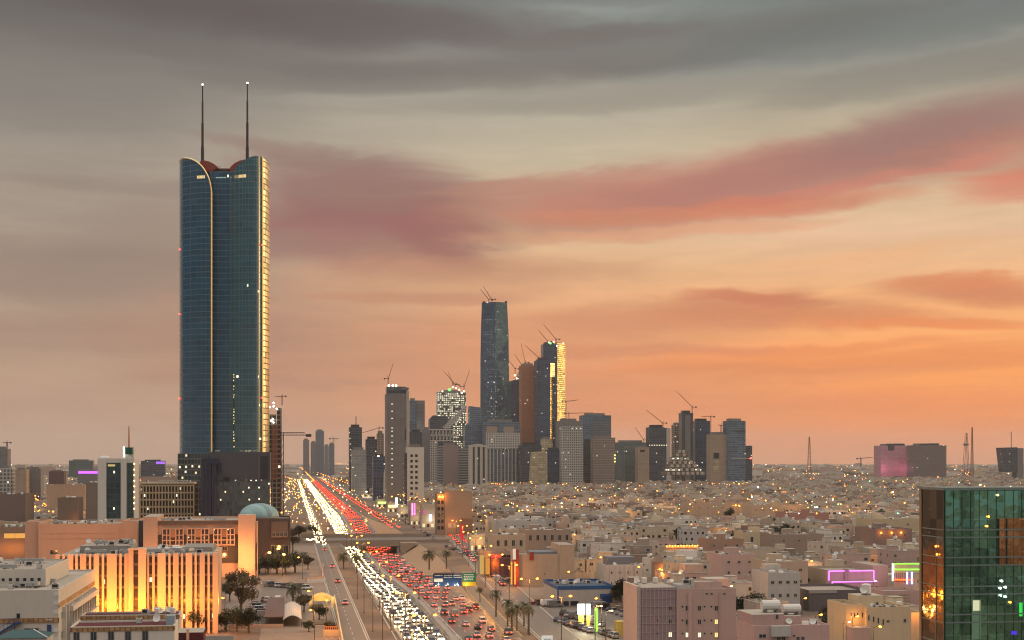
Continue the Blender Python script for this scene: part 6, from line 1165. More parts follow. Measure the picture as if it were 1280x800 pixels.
for a in ((301, 776, 'big', 'tall olive-brown tree rising beside the striped office', 1.25), (287, 752, 'olive', 'small rusty tree at the corner of the striped office', 1.1), (296, 790, 'round', 'dark round tree in front of the tall olive-brown tree', 1.0), (311, 791, 'round', 'dark spreading tree right of the round one, lit orange at its edge', 1.0), (283, 789, 'low', 'low bush tree at the foot of the tall olive-brown tree', 1.0), (236, 790, 'olive', 'orange-lit tree at the foot of the striped office', 1.0), (250, 791, 'round', 'dark tree right of the orange-lit one before the striped office', .95), (258, 788, 'olive', 'shrubby tree nearest the corner post of the maroon shed', .8), (313, 718, 'low', 'dark hedge tree at the foot of the salmon pylon', 1.25), (324, 717, 'low', 'hedge tree second from the salmon pylon', 1.4), (335, 718, 'low', 'hedge tree under the twin star-bright lamps', 1.45), (346, 717, 'round', 'rounder tree in the hedge before the dark brown hall', 1.2), (357, 718, 'round', 'tall dark tree at the avenue end of the hedge', 1.3), (369, 716, 'round', 'last hedge tree beside the lit gatehouse', 1.3), (366, 690, 'big', 'brown bare-looking tree between domed hall and avenue', 1.0), (374, 675, 'olive', 'brown roadside tree left of the service road', 1.4), (777, 757, 'round', 'dark tree between the blue-trimmed warehouse and the pink apartment block', 1.25), (942, 776, 'round', 'dark tree behind the pink apartment block', 1.2), (930, 774, 'low', 'lower dark tree beside the wall of the pink apartment block', 1.3), (1046, 783, 'round', 'dark tree between the rose house and the cream house', 1.1), (1040, 790, 'low', 'lower tree at the rose house corner', 1.1), (854, 753, 'olive', 'orange-lit tree behind the pink apartment block roof', 1.3), (640, 652, 'round', 'dark tree clump amid roofs beside the grey-roofed villa', 1.2), (660, 653, 'round', 'second dark tree behind the grey-roofed villa', 1.2), (712, 670, 'round', 'dark tree right of the taupe villa with deep windows', 1.3), (727, 672, 'low', 'dark bush tree beside a row of garden lamps', 1.5), (742, 668, 'round', 'dark tree at the brown wall with three lamps', 1.2), (965, 688, 'round', 'dark tree below the cream palace-like villa', 1.2), (976, 690, 'low', 'purple-grey shrubby tree below the palace-like villa', 1.3), (1002, 742, 'olive', 'brown tree left of the dark grey windowless block', 1.0), (412, 792, 'olive', 'clipped tree in the walled forecourt', .55), (399, 775, 'round', 'dark slim tree in the walled forecourt', .7), (386, 790, 'low', 'round clipped shrub tree in the forecourt corner', .6), (380, 765, 'olive', 'yellow-lit tree beside the arched gate', .9), (385, 712, 'olive', 'yellow-lit tree at the gatehouse past the hedge', .9), (390, 668, 'round', 'dark tree at the left end of the road bridge', .9), (597, 790, 'low', 'low shrub on the sandy strip under the palms', .3)):
    tree(*a)
gt = random.Random(4); tcount = {}
for i in range(34):
    px, py = gt.uniform(640, 1150), 612 + 70 * gt.random(); D = gd(py, 3); P = Vector((gx(px, D), D, 0)); lm, lp = min(LAND, key=lambda t: (t[1] - P).length); n = tcount[lm] = tcount.get(lm, 0) + 1
    t = tree(px, py - 1, 'far', f"dark street tree among the flat roofs, {['closest', 'second closest', 'third closest', 'fourth closest', 'fifth closest', 'sixth closest', 'seventh closest', 'eighth closest'][min(n - 1, 7)]} to {lm}", gt.uniform(1.0, 1.5), 'street trees among the houses')
    t.location = free_spot(P, 1.5)
# ================================================================= street lamps, poles, signs
POLE = plain('lamp_pole', (.10, .085, .075), .5, .3)
def lamp_meshes(h, arm, two):
    m = MB(); m.cyl(0, 0, 0, .5, .22, POLE, 8); m.bar((0, 0, .5), (0, 0, h), .13, POLE, 6, .07); pm = m.mesh('pole'); m = MB(); k = MB()
    for s_ in ((-1, 1) if two else (1,)):
        m.bar((0, 0, h - .2), (s_ * arm, 0, h + .35), .06, POLE, 5); m.box(min(s_ * arm, s_ * (arm + 1.0)), max(s_ * arm, s_ * (arm + 1.0)), -.2, .2, h + .28, h + .46, POLE)
    return pm, m.mesh('lamp_arm')
LAMP_S = lamp_meshes(16, 1.8, True); LAMP_T = lamp_meshes(9, 1.2, False)
def bulb_mesh(mat, r): return MB().ball((0, 0, 0), r, mat, 10, 6, sz=.6).mesh('lamp_head')
BULB_S = bulb_mesh(SODIUM, .42); BULB_W = bulb_mesh(WARM, .36); BULB_X = bulb_mesh(emit('bright_sodium', (1, .36, .04), 40, 'NONE'), .62); BULB_C = bulb_mesh(COOL, .34)
LAMPL = {}
def street_lamp(P, label, tall=True, bulb=BULB_S, watts=1500, rz=TH, group=None, lit=True, col=(1, .40, .07)):
    t = thing('street_lamp', label, 'street lamp', P, rz, group); pm, am = LAMP_S if tall else LAMP_T; put('pole', pm, t); put('lamp_arm', am, t); h, a = (16, 2.3) if tall else (9, 1.7)
    for s_ in ((-1, 1) if tall else (1,)):
        if lit: put('lamp_head', bulb, t, (s_ * a, 0, h + .22))
    if lit and watts:
        l = LAMPL.setdefault((watts, col), None)
        if l is None: l = bpy.data.lights.new('lamp_light', 'POINT'); l.energy = watts; l.color = col; l.shadow_soft_size = .4; LAMPL[(watts, col)] = l
        o = bpy.data.objects.new('lamp_light', l); COL.objects.link(o); o.parent = t; o.location = (0 if tall else a, 0, h - .6)
    return t
NTH = ['nearest the viewer', 'second along from the viewer', 'third along', 'fourth along', 'fifth along', 'sixth along', 'seventh along, before the bridge', 'eighth along', 'ninth along', 'tenth along', 'eleventh along', 'twelfth along', 'thirteenth along', 'fourteenth along', 'fifteenth along', 'sixteenth along']
for i, Y in enumerate((310, 362, 416, 470, 525, 580, 635, 690, 750, 1000, 1075, 1150, 1250, 1350, 1470, 1600)):
    street_lamp(road(29.05, Y), f'double-armed lit lamp on the kerb of the headlight lanes, {NTH[i]}', watts=5200, group='double lamps along the highway kerb')
for i, Y in enumerate((353, 405, 458, 508, 560, 615, 670, 730, 795, 960, 1060, 1160, 1270, 1390)):
    street_lamp(road(min(rc(Y) - 7.2, 73), Y) if Y < 560 else road(rc(Y) - 7, Y), f'double-armed lit lamp on the sandy strip by the service road, {NTH[i]}', watts=3600, group='double lamps along the service road strip')
for i, Y in enumerate((420, 520, 620, 720, 820, 960, 1100, 1250)):
    street_lamp(road(rc(Y) + 16 + 6 * (i % 2), Y), f'single-armed lamp before the shops along the service road, {NTH[i]}', False, BULB_S, 1500, R(200), 'single lamps before the shops')
for i, (px, py, lab) in enumerate(((332, 703, 'bright single lamp in the hedge, left of the brightest pair'), (344, 697, 'brightest single lamp before the dark brown hall'), (353, 706, 'smaller lamp right of the brightest hedge lamp'), (281, 773, 'lamp at the corner of the striped office, above its lit entrance'), (392, 762, 'lamp lighting the arched gate yellow'), (378, 710, 'lamp in the yellow-lit tree at the gatehouse'), (393, 790, 'low lamp in the forecourt garden'), (408, 775, 'lamp on the forecourt wall'))):
    street_lamp(ground(px, py + 14), lab, False, BULB_X if i < 3 else BULB_S, 3600 if i < 2 else 1500, R(40 * i))
for i, (c, Y, h_) in enumerate(((23.6, 511, 14), (23.6, 463, 17), (23.6, 413, 17), (23.8, 372, 17))):
    t = thing('flag_pole', f'bare dark pole on the planted strip, {NTH[i]} counted from the bridge', 'pole', road(c, Y), 0, 'bare poles on the planted strip'); m = MB(); m.cyl(0, 0, 0, .4, .24, POLE, 8).bar((0, 0, .4), (0, 0, h_), .13, POLE, 6, .08); m.build('pole_shaft', t); MB().ball((0, 0, h_ + .1), .15, POLE, 8, 5).build('finial', t)
# lamps among the houses, near enough to see their poles
gl = random.Random(12); spots = [(860, 716), (845, 711), (833, 712), (799, 708), (858, 729), (914, 732), (964, 727), (985, 748), (994, 762), (1027, 768), (1062, 777), (1080, 770), (1100, 782), (1043, 640), (1029, 661), (1087, 726), (1114, 690), (785, 695), (752, 696), (715, 662), (637, 651), (735, 668), (748, 664), (775, 672), (790, 677), (800, 654), (870, 655), (883, 648), (900, 640), (908, 663), (950, 664), (925, 660), (694, 697), (664, 690), (1010, 700), (1052, 676), (816, 650), (842, 640), (760, 640), (700, 640), (1075, 650), (1140, 640), (1000, 650), (970, 640), (920, 632), (880, 628), (660, 640), (720, 632), (820, 630), (1090, 632)]
NEARL = ['the violet neon hall', 'the pink apartment block']
lc = {}
for i, (px, py) in enumerate(spots):
    D = gd(py, 9.3); P = Vector((gx(px, D), D, 0)); lm, lp = min(LAND, key=lambda t: (t[1] - P).length); n = lc[lm] = lc.get(lm, 0) + 1
    street_lamp(free_spot(P - RX * 1.7, .3), f'lit orange street lamp among the houses, {["closest", "second closest", "third closest", "fourth closest", "fifth closest", "sixth closest", "seventh closest", "eighth closest"][min(n - 1, 7)]} to {lm}' if n > 1 else f'lit orange street lamp among the houses beside {lm}', False, BULB_S if i % 5 else BULB_W, 450 if py > 755 else 1500, TH + gl.uniform(-1, 1), 'street lamps among the houses')
# overhead road sign
t = thing('road_sign', 'overhead road sign with a blue and a green panel on a curved cantilever mast', 'road sign', road(45, 502, .9), TH); SB = plain('sign_blue', (.012, .05, .16), .5); SG = plain('sign_green', (.01, .20, .085), .5); SY = plain('sign_yellow', (.72, .42, .02), .5); SW = plain('sign_white', (.75, .78, .76), .5)
x0 = (gx(541, 502) - road(45, 502).x) / math.cos(TH); wb = (577 - 541) * 502 / F; wg = 17 * 502 / F; zt, zb_ = gz(717.5, 502) - .9, gz(733, 502) - .9
m = MB(); m.cyl(0, 0, 0, .4, .5, POLE, 10).path([(0, 0, .4), (0, 0, 5.5), (.25, 0, 6.8), (.9, 0, 7.7), (1.9, 0, 8.1), (x0 + wb + wg, 0, 8.15)], .2, POLE, 8); m.build('mast', t)
b1 = MB().box(x0, x0 + wb, -.3, -.2, zb_, zt, SB).build('blue_panel', t); m = MB(); g = random.Random(2)
m.box(x0 + .3, x0 + wb * .34, -.33, -.3, zb_ + 1.6, zb_ + 2.7, SW)
for i in range(3):
    xs_ = x0 + wb * (.04 + .33 * i)
    for z in (zt - .75, zt - 1.45):
        x = xs_ + .2
        while x < xs_ + wb * .28:
            w_ = g.uniform(.15, .5)
            if i > 0 or z > zt - 1: m.box(x, x + w_, -.325, -.3, z, z + g.choice((.22, .3, .36)), SW)
            x += w_ + .12
    xa_ = xs_ + wb * .15; m.add([(xa_ - .28, -.325, zb_ + .7), (xa_, -.325, zb_ + .2), (xa_ + .28, -.325, zb_ + .7)], [(0, 1, 2)], SW); m.box(xa_ - .09, xa_ + .09, -.325, -.3, zb_ + .7, zb_ + 1.25, SW)
m.build('sign_lettering', b1); b2 = MB().box(x0 + wb + .35, x0 + wb + .35 + wg, -.3, -.2, zb_ + 1.4, zt + .15, SG).build('green_panel', t); m = MB()
for z in (zt - .55, zt - 1.15, zt - 1.75, zt - 2.35):
    x = x0 + wb + .8
    while x < x0 + wb + wg - .6: w_ = g.uniform(.2, .6); m.box(x, x + w_, -.325, -.3, z, z + .3, SW); x += w_ + .14
m.build('sign_lettering', b2); MB().box(x0 + wb + .35, x0 + wb + .35 + wg, -.3, -.2, zb_ - .1, zb_ + 1.38, SY).build('yellow_panel', t); MB().box(x0 + .2, x0 + wb - 2.6, -1.2, -.25, zt + .1, zt + .45, POLE).build('lamp_gantry', t)
for xx_, mm in ((x0 + 1, WARM), (x0 + wb * .45, WARM), (x0 + wb - 1.2, COOL), (x0 + wb - 2.4, COOL)): MB().ball((xx_, -.6, zb_ + .25), .13, mm, 6, 4).build('sign_lamp', t)
for dx, e in ((2, 160), (5, 160), (8, 200), (12, 160)): p = t.location + RX * (x0 + dx) + DY * -1.6; flood(p.x, p.y, zb_ + 1.2, e, (1, .85, .55), .2)
t = thing('road_sign', 'small blue round road sign with an orange board on the slip road gore', 'road sign', road(67.5, 545), TH); MB().bar((0, 0, 0), (0, 0, 2.6), .06, POLE).build('post', t); MB().bar((0, -.06, 2.6), (0, -.12, 2.6), .6, SB, 16).build('disc', t); MB().box(-.3, .3, -.12, -.07, 1.0, 1.5, plain('sign_orange', (.7, .25, .03), .5)).build('board', t)
t = thing('billboard', 'small lit white signboard at the bottom beside the service road', 'billboard', ground(684, 815), TH); w_ = 14 * t.location.y / F; hz = gz(794.5, t.location.y); MB().bar((0, .2, 0), (0, .2, hz), .16, POLE).build('post', t); MB().box(-w_/2, w_/2, 0, .3, hz - 2.6, hz, emit('billboard_face', (1, .95, .85), .62, 'NONE')).build('board', t); m = MB()
for k in range(5): m.box(-w_ * .3 + k * .42, -w_ * .3 + k * .42 + .28, -.03, -.005, hz - 1.1, hz - .85 + .1 * (k % 2), plain('sign_grey', (.2, .2, .2), .6))
m.build('sign_lettering', t)
# lit pylons of the car showroom
for px, lab, w_, cc, s_ in ((726.5, 'wide white lit pylon sign at the car lot, first of the pair', 9, (1, .95, .72), 2.6), (735.5, 'bluish-white lit pylon sign at the car lot beside the wide one', 5.5, (.85, .95, 1), 2.2)):
    P = ground(px, 785); t = thing('pylon_sign', lab, 'sign', P, TH); D = P.y; w_ = w_ * D / F; z1, z0 = gz(755, D), gz(768, D); MB().box(-w_*.4, w_*.4, 0, .5, 0, z0, plain('pylon_yellow', (.45, .34, .08), .6)).build('base', t); MB().box(-w_/2, w_/2, -.1, .6, z0 + .02, z1, emit('pylon_%d' % int(px), cc, s_, 'NONE')).build('sign_face', t); q = P + DY * -2.2; flood(q.x, q.y, 5, 1500, (1, .95, .6))
t = thing('green_pylon', 'lime-green lit column at the car lot behind the pylon signs', 'sign', ground(745.5, 790), TH); MB().box(-.5, .5, 0, .5, 0, 7, emit('lime_column', (.55, .9, .12), 1.1, 'NONE')).build('column', t); MB().box(-.7, .7, -.1, .6, 7.01, 7.6, POLE).build('cap', t)
for px, py, lab in ((757, 806, 'tall yellow-lit lamp beside the car lot pylons'), (744, 799, 'white lamp cluster between pylons and kiosk')): street_lamp(ground(px, py), lab, False, BULB_W, 2200, TH, col=(1, .9, .5))
RF = emit('red_banner', (1, .03, .06), .8, 'NONE')
t = thing('banner', 'tall glowing red banner sign by the open-fronted store', 'banner', ground(577.5, 679), TH); MB().bar((0, 0, 0), (0, 0, 7), .12, POLE).build('post', t); D = t.location.y; MB().box(-.9, .9, -.3, -.1, gz(675, D), gz(656, D), RF).build('banner_cloth', t)
# ================================================================= left forecourt: gate, walls, canopies
GATE = wall('gate_stone', (.55, .43, .27), .08, .1)
P = ground(386, 758); t = thing('arched_gate', 'cream arched gateway lit yellow at the forecourt', 'gate', P, TH); D = P.y; wg = 32 * D / F; h1 = gz(741, D); m = MB(); pts = [(wg * i / 12, h1 - 2.0 + 2.0 * math.sin(math.pi * i / 12)) for i in range(13)]; m.prof([(x, z) for x, z in pts] + [(x, z - 1.1) for x, z in reversed(pts)], 0, 1.2, GATE); m.build('arch', t)
for x in (0, wg - 1.2): MB().box(x, x + 1.2, -.1, 1.3, 0, h1 - 1.5, GATE).build('gate_pier', t)
MB().box(wg * .16, wg * .84, .3, .9, h1 - 2.9, h1 - 1.15, wall('gate_panel', (.50, .42, .20))).build('gate_panel', t)
for x, e in ((wg * .1, 900), (wg * .5, 900), (wg * .95, 900)): q = P + RX * x + DY * -2.5; flood(q.x, q.y, 3.5, e * .4, (1, .62, .16))
def lowwall(label, pts, h, mat, name='garden_wall', w=.35):
    m = MB()
    for (xa_, ya_), (xb_, yb_) in zip(pts, pts[1:]):
        d = Vector((xb_ - xa_, yb_ - ya_, 0)); n = Vector((-d.y, d.x, 0)).normalized() * w / 2; A, B = Vector((xa_, ya_, 0)), Vector((xb_, yb_, 0)); v = [A - n, B - n, B + n, A + n]; m.add([*v, *[p + Vector((0, 0, h)) for p in v]], [(0,1,5,4),(1,2,6,5),(2,3,7,6),(3,0,4,7),(4,5,6,7)], mat)
    o = m.build(name); return tag(o, label, 'wall')
G2 = lambda px, py: tuple(ground(px, py)[:2])
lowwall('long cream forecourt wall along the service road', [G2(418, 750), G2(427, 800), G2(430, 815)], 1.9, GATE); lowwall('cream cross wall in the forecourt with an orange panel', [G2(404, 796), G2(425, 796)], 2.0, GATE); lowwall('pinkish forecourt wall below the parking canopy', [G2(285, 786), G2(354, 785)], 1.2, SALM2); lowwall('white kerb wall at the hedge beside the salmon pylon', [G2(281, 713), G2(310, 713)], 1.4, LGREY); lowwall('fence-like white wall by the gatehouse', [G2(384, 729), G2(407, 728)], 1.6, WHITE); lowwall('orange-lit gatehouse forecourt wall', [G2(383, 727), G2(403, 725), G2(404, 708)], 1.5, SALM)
P = ground(330, 783); D = P.y; t = thing('parking_canopy', 'flat dark brown parking canopy', 'canopy', P, TH); wc = 24 * D / F; dc = gd(757) - D; MB().box(0, wc, 0, dc, 2.6, 2.85, wall('canopy_brown', (.15, .095, .085))).build('roof', t)
for x in (.3, wc - .5):
    for k in range(4): MB().box(x, x + .2, .4 + k * (dc - 1) / 3, .6 + k * (dc - 1) / 3, 0, 2.59, POLE).build('post', t)
P = ground(354, 784); D = P.y; t = thing('tent_canopy', 'pale ribbed tent canopy beside the brown parking canopy', 'canopy', P, TH); m = MB(); wc = 23 * D / F; dc = gd(765) - D; n = 10
CANV = wall('canvas', (.58, .47, .38), .08, .05)
for i in range(n):
    x0_, x1_ = wc * i / n, wc * (i + 1) / n; f = lambda x: 2.2 + 1.3 * math.sin(math.pi * x / wc) + .0
    m.quad((x0_, 0, f(x0_)), (x1_, 0, f(x1_)), (x1_, dc, f(x1_)), (x0_, dc, f(x0_)), CANV); m.bar((x0_, -.02, f(x0_)), (x0_, dc, f(x0_)), .07, WHITE, 4)
m.build('canopy_cloth', t)
for x in (.1, wc - .1):
    for y in (.1, dc - .1): MB().bar((x, y, 0), (x, y, 2.2), .08, POLE).build('post', t)
P = ground(392, 783); t = thing('garden_parterre', 'small rectangular flower bed with pale border in the forecourt', 'flower bed', P, TH); MB().box(0, 5, 0, 8, 0, .35, GATE).build('border', t); MB().box(.3, 4.7, .3, 7.7, .36, .6, LEAF2).build('planting', t)
t = thing('orange_panel_stand', 'orange slatted panel on the forecourt cross wall', 'panel', ground(405, 795) + Vector((0, -.4, 1.2)), TH); wp = 18 * t.location.y / F; MB().box(0, wp, -.1, 0, 0, 1.6, wall('orange_panel', (.50, .20, .07))).build('board', t)
m = MB()
for k in range(7): x = wp * (k + .3) / 7; m.add([(x, -.16, .25), (x + .2, -.16, .25), (x + .42, -.16, 1.35), (x + .22, -.16, 1.35)], [(0, 1, 2, 3)], DARK)
m.build('slat_pattern', t); q = ground(410, 798); flood(q.x, q.y, 4, 1000)
lot = MB(); A, B, C_, D_ = ground(283, 783), ground(384, 783), ground(386, 716), ground(283, 716)
lot.quad(*[(v.x, v.y, .07) for v in (A, B, C_, D_)], ASPH2); tag(lot.build('car_park_pavement'), kind='structure')
lot = MB(); v = [ground(692, 815), ground(800, 815), ground(785, 757), ground(655, 757)]; lot.quad(*[(p.x, p.y, .075) for p in v], ASPH2); tag(lot.build('car_park_pavement'), kind='structure')
# ================================================================= vehicles
CARC = [('white', (.66, .65, .62)), ('silver', (.38, .38, .38)), ('black', (.018, .018, .02)), ('dark red', (.16, .02, .02)), ('grey', (.14, .14, .145)), ('beige', (.42, .36, .28)), ('dark blue', (.03, .045, .10))]
CP = {n: plain('car_paint_' + n.replace(' ', '_'), c, .28, .1 if n != 'silver' else .5, .6) for n, c in CARC}
TYRE = plain('tyre', (.012, .012, .012), .8); RIM = plain('wheel_rim', (.4, .4, .4), .35, .8); CGL = plain('car_glass', (.012, .014, .017), .08, 0, .7)
HEADL = emit('headlight', (1, .74, .38), 80, 'AUTO'); HEADL2 = emit('dipped_headlight', (1, .64, .28), 32, 'AUTO'); TAILL = emit('tail_light', (1, .035, .012), 16, 'NONE'); DIMH = plain('lamp_off', (.5, .5, .48), .2); DIMT = plain('tail_off', (.22, .01, .01), .3); TAILN = TAILL
def car_meshes(kind):
    if kind == 'saloon': prof_ = [(-2.25,.36),(-2.3,.72),(-2.22,.92),(-1.45,.98),(1.0,.98),(1.95,.84),(2.2,.68),(2.22,.36)]; cab = (-1.75, 1.05, -1.15, .25, .97, 1.45); wd = .88; wx = 1.38; wr = .32
    elif kind == 'suv': prof_ = [(-2.35,.42),(-2.42,.8),(-2.36,1.08),(1.05,1.1),(2.1,1.0),(2.34,.8),(2.36,.42)]; cab = (-2.25, 1.05, -2.0, .4, 1.09, 1.82); wd = .96; wx = 1.45; wr = .39
    elif kind == 'pickup': prof_ = [(-2.65,.45),(-2.68,.95),(-2.6,1.05),(1.3,1.08),(2.3,.98),(2.52,.8),(2.54,.45)]; cab = (-.7, 1.35, -.5, .75, 1.07, 1.76); wd = .92; wx = 1.65; wr = .38
    else: prof_ = [(-2.7,.4),(-2.75,1.2),(-2.7,2.15),(-2.6,2.25),(1.3,2.25),(1.5,2.2),(2.2,1.15),(2.6,1.0),(2.68,.4)]; cab = None; wd = .95; wx = 1.7; wr = .36
    out = {}
    m = MB(); n = len(prof_); P = CP['white']
    # sides lean in slightly above the waist
    vs = [(x, -wd + (.06 if z > .85 else 0), z) for x, z in prof_] + [(x, wd - (.06 if z > .85 else 0), z) for x, z in prof_]
    m.add(vs, [tuple(range(n))[::1], tuple(range(2*n-1, n-1, -1))] + [((i+1) % n, i, n + i, n + (i+1) % n) for i in range(n)], P)
    if cab: x0, x1, x2, x3, z0, z1 = cab; m.box(x2 - .02, x3 + .02, -wd + .2, wd - .2, z1 - .03, z1 + .03, P); [m.bar((a, s_ * (wd - .1), z0), (b, s_ * (wd - .22), z1), .035, P, 4) for s_ in (-1, 1) for a, b in ((x0, x2), (x1, x3), ((x0+x1)/2, (x2+x3)/2))]
    out['body'] = m.mesh('car_body'); m = MB()
    if cab:
        x0, x1, x2, x3, z0, z1 = cab; v = [(x0,-wd+.1,z0),(x1,-wd+.1,z0),(x1,wd-.1,z0),(x0,wd-.1,z0),(x2,-wd+.22,z1-.031),(x3,-wd+.22,z1-.031),(x3,wd-.22,z1-.031),(x2,wd-.22,z1-.031)]; m.add(v, [(0,1,5,4),(1,2,6,5),(2,3,7,6),(3,0,4,7),(4,5,6,7)], CGL)
    else: m.add([(1.53,-wd+.12,2.12),(1.53,wd-.12,2.12),(2.16,wd-.1,1.27),(2.16,-wd+.1,1.27)], [(0,3,2,1)], CGL).box(.1, 1.4, -wd + .05, -wd + .07, 1.35, 2.0, CGL).box(.1, 1.4, wd - .07, wd - .05, 1.35, 2.0, CGL)
    out['glass'] = m.mesh('car_glass'); m = MB(); k = 12
    a = [2*math.pi*i/k for i in range(k)]; v = [(wr*math.cos(t), -.11, wr*math.sin(t)) for t in a] + [(wr*math.cos(t), .11, wr*math.sin(t)) for t in a]; m.add(v, [(i, n_, k + n_, k + i) for i in range(k) for n_ in [(i+1) % k]] + [tuple(range(k-1,-1,-1)), tuple(range(k, 2*k))], TYRE)
    v = [(wr*.6*math.cos(t), -.115, wr*.6*math.sin(t)) for t in a]; m.add(v, [tuple(range(k-1,-1,-1))], RIM); v = [(wr*.6*math.cos(t), .115, wr*.6*math.sin(t)) for t in a]; m.add(v, [tuple(range(k))], RIM); out['wheel'] = m.mesh('wheel')
    xf, xb = prof_[-1][0], prof_[1][0]; zf = .66 if kind != 'suv' and kind != 'pickup' else .8
    out['hl'] = {lit: MB().box(-.06, .06, -.25, .25, -.12, .12, (DIMH, HEADL, HEADL2)[lit]).mesh('headlight') for lit in (0, 1, 2)}; out['tl'] = {lit: MB().box(-.05, .05, -.22, .22, -.08, .1, TAILL if lit else DIMT).mesh('tail_light') for lit in (0, 1)}
    out['pos'] = (xf, xb, zf, wd, wx, wr); return out
CARS = {k: car_meshes(k) for k in ('saloon', 'suv', 'pickup', 'van')}
def make_car(P, rz, kind, colour, lit, label, group, detail=True, name='car'):
    M = CARS[kind]; xf, xb, zf, wd, wx, wr = M['pos']; t = thing(name, label, 'car' if kind != 'van' else 'van', P, rz, group)
    o = put('body', M['body'], t); o.material_slots[0].link = 'OBJECT'; o.material_slots[0].material = CP[colour]
    put('windows', M['glass'], t).name = 'glasshouse'
    hi = (2 if gc.random() < .45 else 1) if lit else 0
    for s_ in (-1, 1):
        put('headlight', M['hl'][hi], t, (xf, s_ * (wd - .3), zf)); put('tail_light', M['tl'][1 if lit else 0], t, (xb - .03, s_ * (wd - .28), zf + .08))
        if detail:
            for x in (wx, -wx): put('wheel', M['wheel'], t, (x, s_ * (wd - .1), wr))
    return t
gc = random.Random(31); KINDS_ = ['saloon'] * 6 + ['suv'] * 4 + ['pickup', 'van']; COLS = ['white'] * 3 + ['grey', 'black', 'silver'] + ['silver'] * 3 + ['black', 'grey', 'beige', 'dark red', 'dark blue', 'grey']
UP, DOWN = TH + R(90), TH - R(90)
traffic = []
def lane(c, Ya, Yb, gap, dirn, prof, what, jit=3.):
    Y = Ya + gc.uniform(0, gap)
    f = c if callable(c) else (lambda y: c)
    while Y < Yb: traffic.append((Y, f(Y) + gc.uniform(-.4, .4), dirn, prof, what)); Y += gap * gc.choice((.74, .8, .9, .95, 1.15, 1.6)) + gc.uniform(-1, 1)
for i, c in enumerate((32.4, 35.2, 38.0, 41.0)): lane(c, 385, 1050, 12.5, DOWN, zh, ('kerb-side lane', 'second lane', 'third lane', 'median-side lane')[i])
for i, c in enumerate((49.0, 52.2, 55.4, 58.6, 61.8)): lane(c, 385, 1050, 27 if i < 4 else 45, UP, zh, ('median-side lane', 'second lane', 'third lane', 'fourth lane', 'outer lane')[i], 6)
lane(16, 850, 1100, 13, DOWN, flat, 'left service road past the bridge'); lane(19.3, 830, 1100, 14, DOWN, flat, 'left service road past the bridge'); lane(18.5, 470, 800, 110, UP, flat, 'left service road')
lane(lambda y: rc(y) - 2.7, 690, 1050, 22, UP, flat, 'right service road past the palms', 6); lane(lambda y: rc(y) + 2.7, 830, 1050, 20, UP, flat, 'right service road past the palms', 6); lane(lambda y: rc(y) + .5, 560, 620, 9, UP, flat, 'right service road by the warehouse', 2)
for k in range(7): traffic.append((866 + gc.uniform(0, 30), 10 + k * 1.6 + gc.uniform(-.5, .5), DOWN, flat, 'left end of the bridge'))
traffic.sort(key=lambda t: t[0]); KEEP = 228
for i, (Y, c, dr, pz, what) in enumerate(traffic[:KEEP]):
    k = gc.choice(KINDS_); col_ = gc.choice(COLS)
    P = road(c, Y, pz(Y) + .04); P.z += 0.0
    fwd = 'lit headlights' if dr == DOWN else 'red tail lights'
    zone = 'closest stretch' if Y < 470 else 'by the road sign' if Y < 570 else 'before the bridge' if Y < 850 else 'past the bridge'
    lab = f"{col_} {k} with {fwd}, {what}, {zone}"
    make_car(P, dr, k, col_, True, lab, f"{'headlight' if dr == DOWN else 'tail-light'} traffic, {what}, {col_} {k}, {zone}", Y < 640)
# the traffic beyond, one mass
m = MB()
far_t = traffic[KEEP:]; tr2 = []
for c, dr in ((32.4, DOWN), (35.2, DOWN), (38, DOWN), (41, DOWN), (49, UP), (52.2, UP), (55.4, UP), (58.6, UP), (16, DOWN), (19, DOWN), (74, UP), (79, UP)):
    Y = 1050.
    while Y < 3600: tr2.append((Y, c + gc.uniform(-.3, .3), dr, zh if 25 < c < 65 else flat, '')); Y += gc.uniform(9, 24) * (1 if dr == DOWN else 1.5)
HEADF = emit('distant_headlight', (1, .72, .34), 30, 'NONE'); TAILF = emit('distant_tail_light', (1, .05, .015), 10, 'NONE')
for Y, c, dr, pz, _ in far_t + tr2:
    P = road(c, Y, pz(Y)); s_ = -1 if dr == DOWN else 1
    def lb(x0, x1, y0, y1, z0, z1, mat):
        vs = []
        for z in (z0, z1):
            for x, y in ((x0, y0), (x1, y0), (x1, y1), (x0, y1)): q = P + RX * x + DY * y; vs.append((q.x, q.y, P.z + z))
        m.add(vs, [(0,1,5,4),(1,2,6,5),(2,3,7,6),(3,0,4,7),(4,5,6,7)], mat)
    pc = CP[gc.choice(COLS)]; lb(-.88, .88, -2.2, 2.2, .3, .95, pc); lb(-.72, .72, -1.2, 1.2, .95, 1.45, CGL)
    for sx_ in (-.6, .6): lb(sx_ - .25, sx_ + .25, -2.3, -2.21, .55, .9, HEADF if dr == DOWN else TAILF)
tag(m.build('distant_traffic'), kind='stuff')
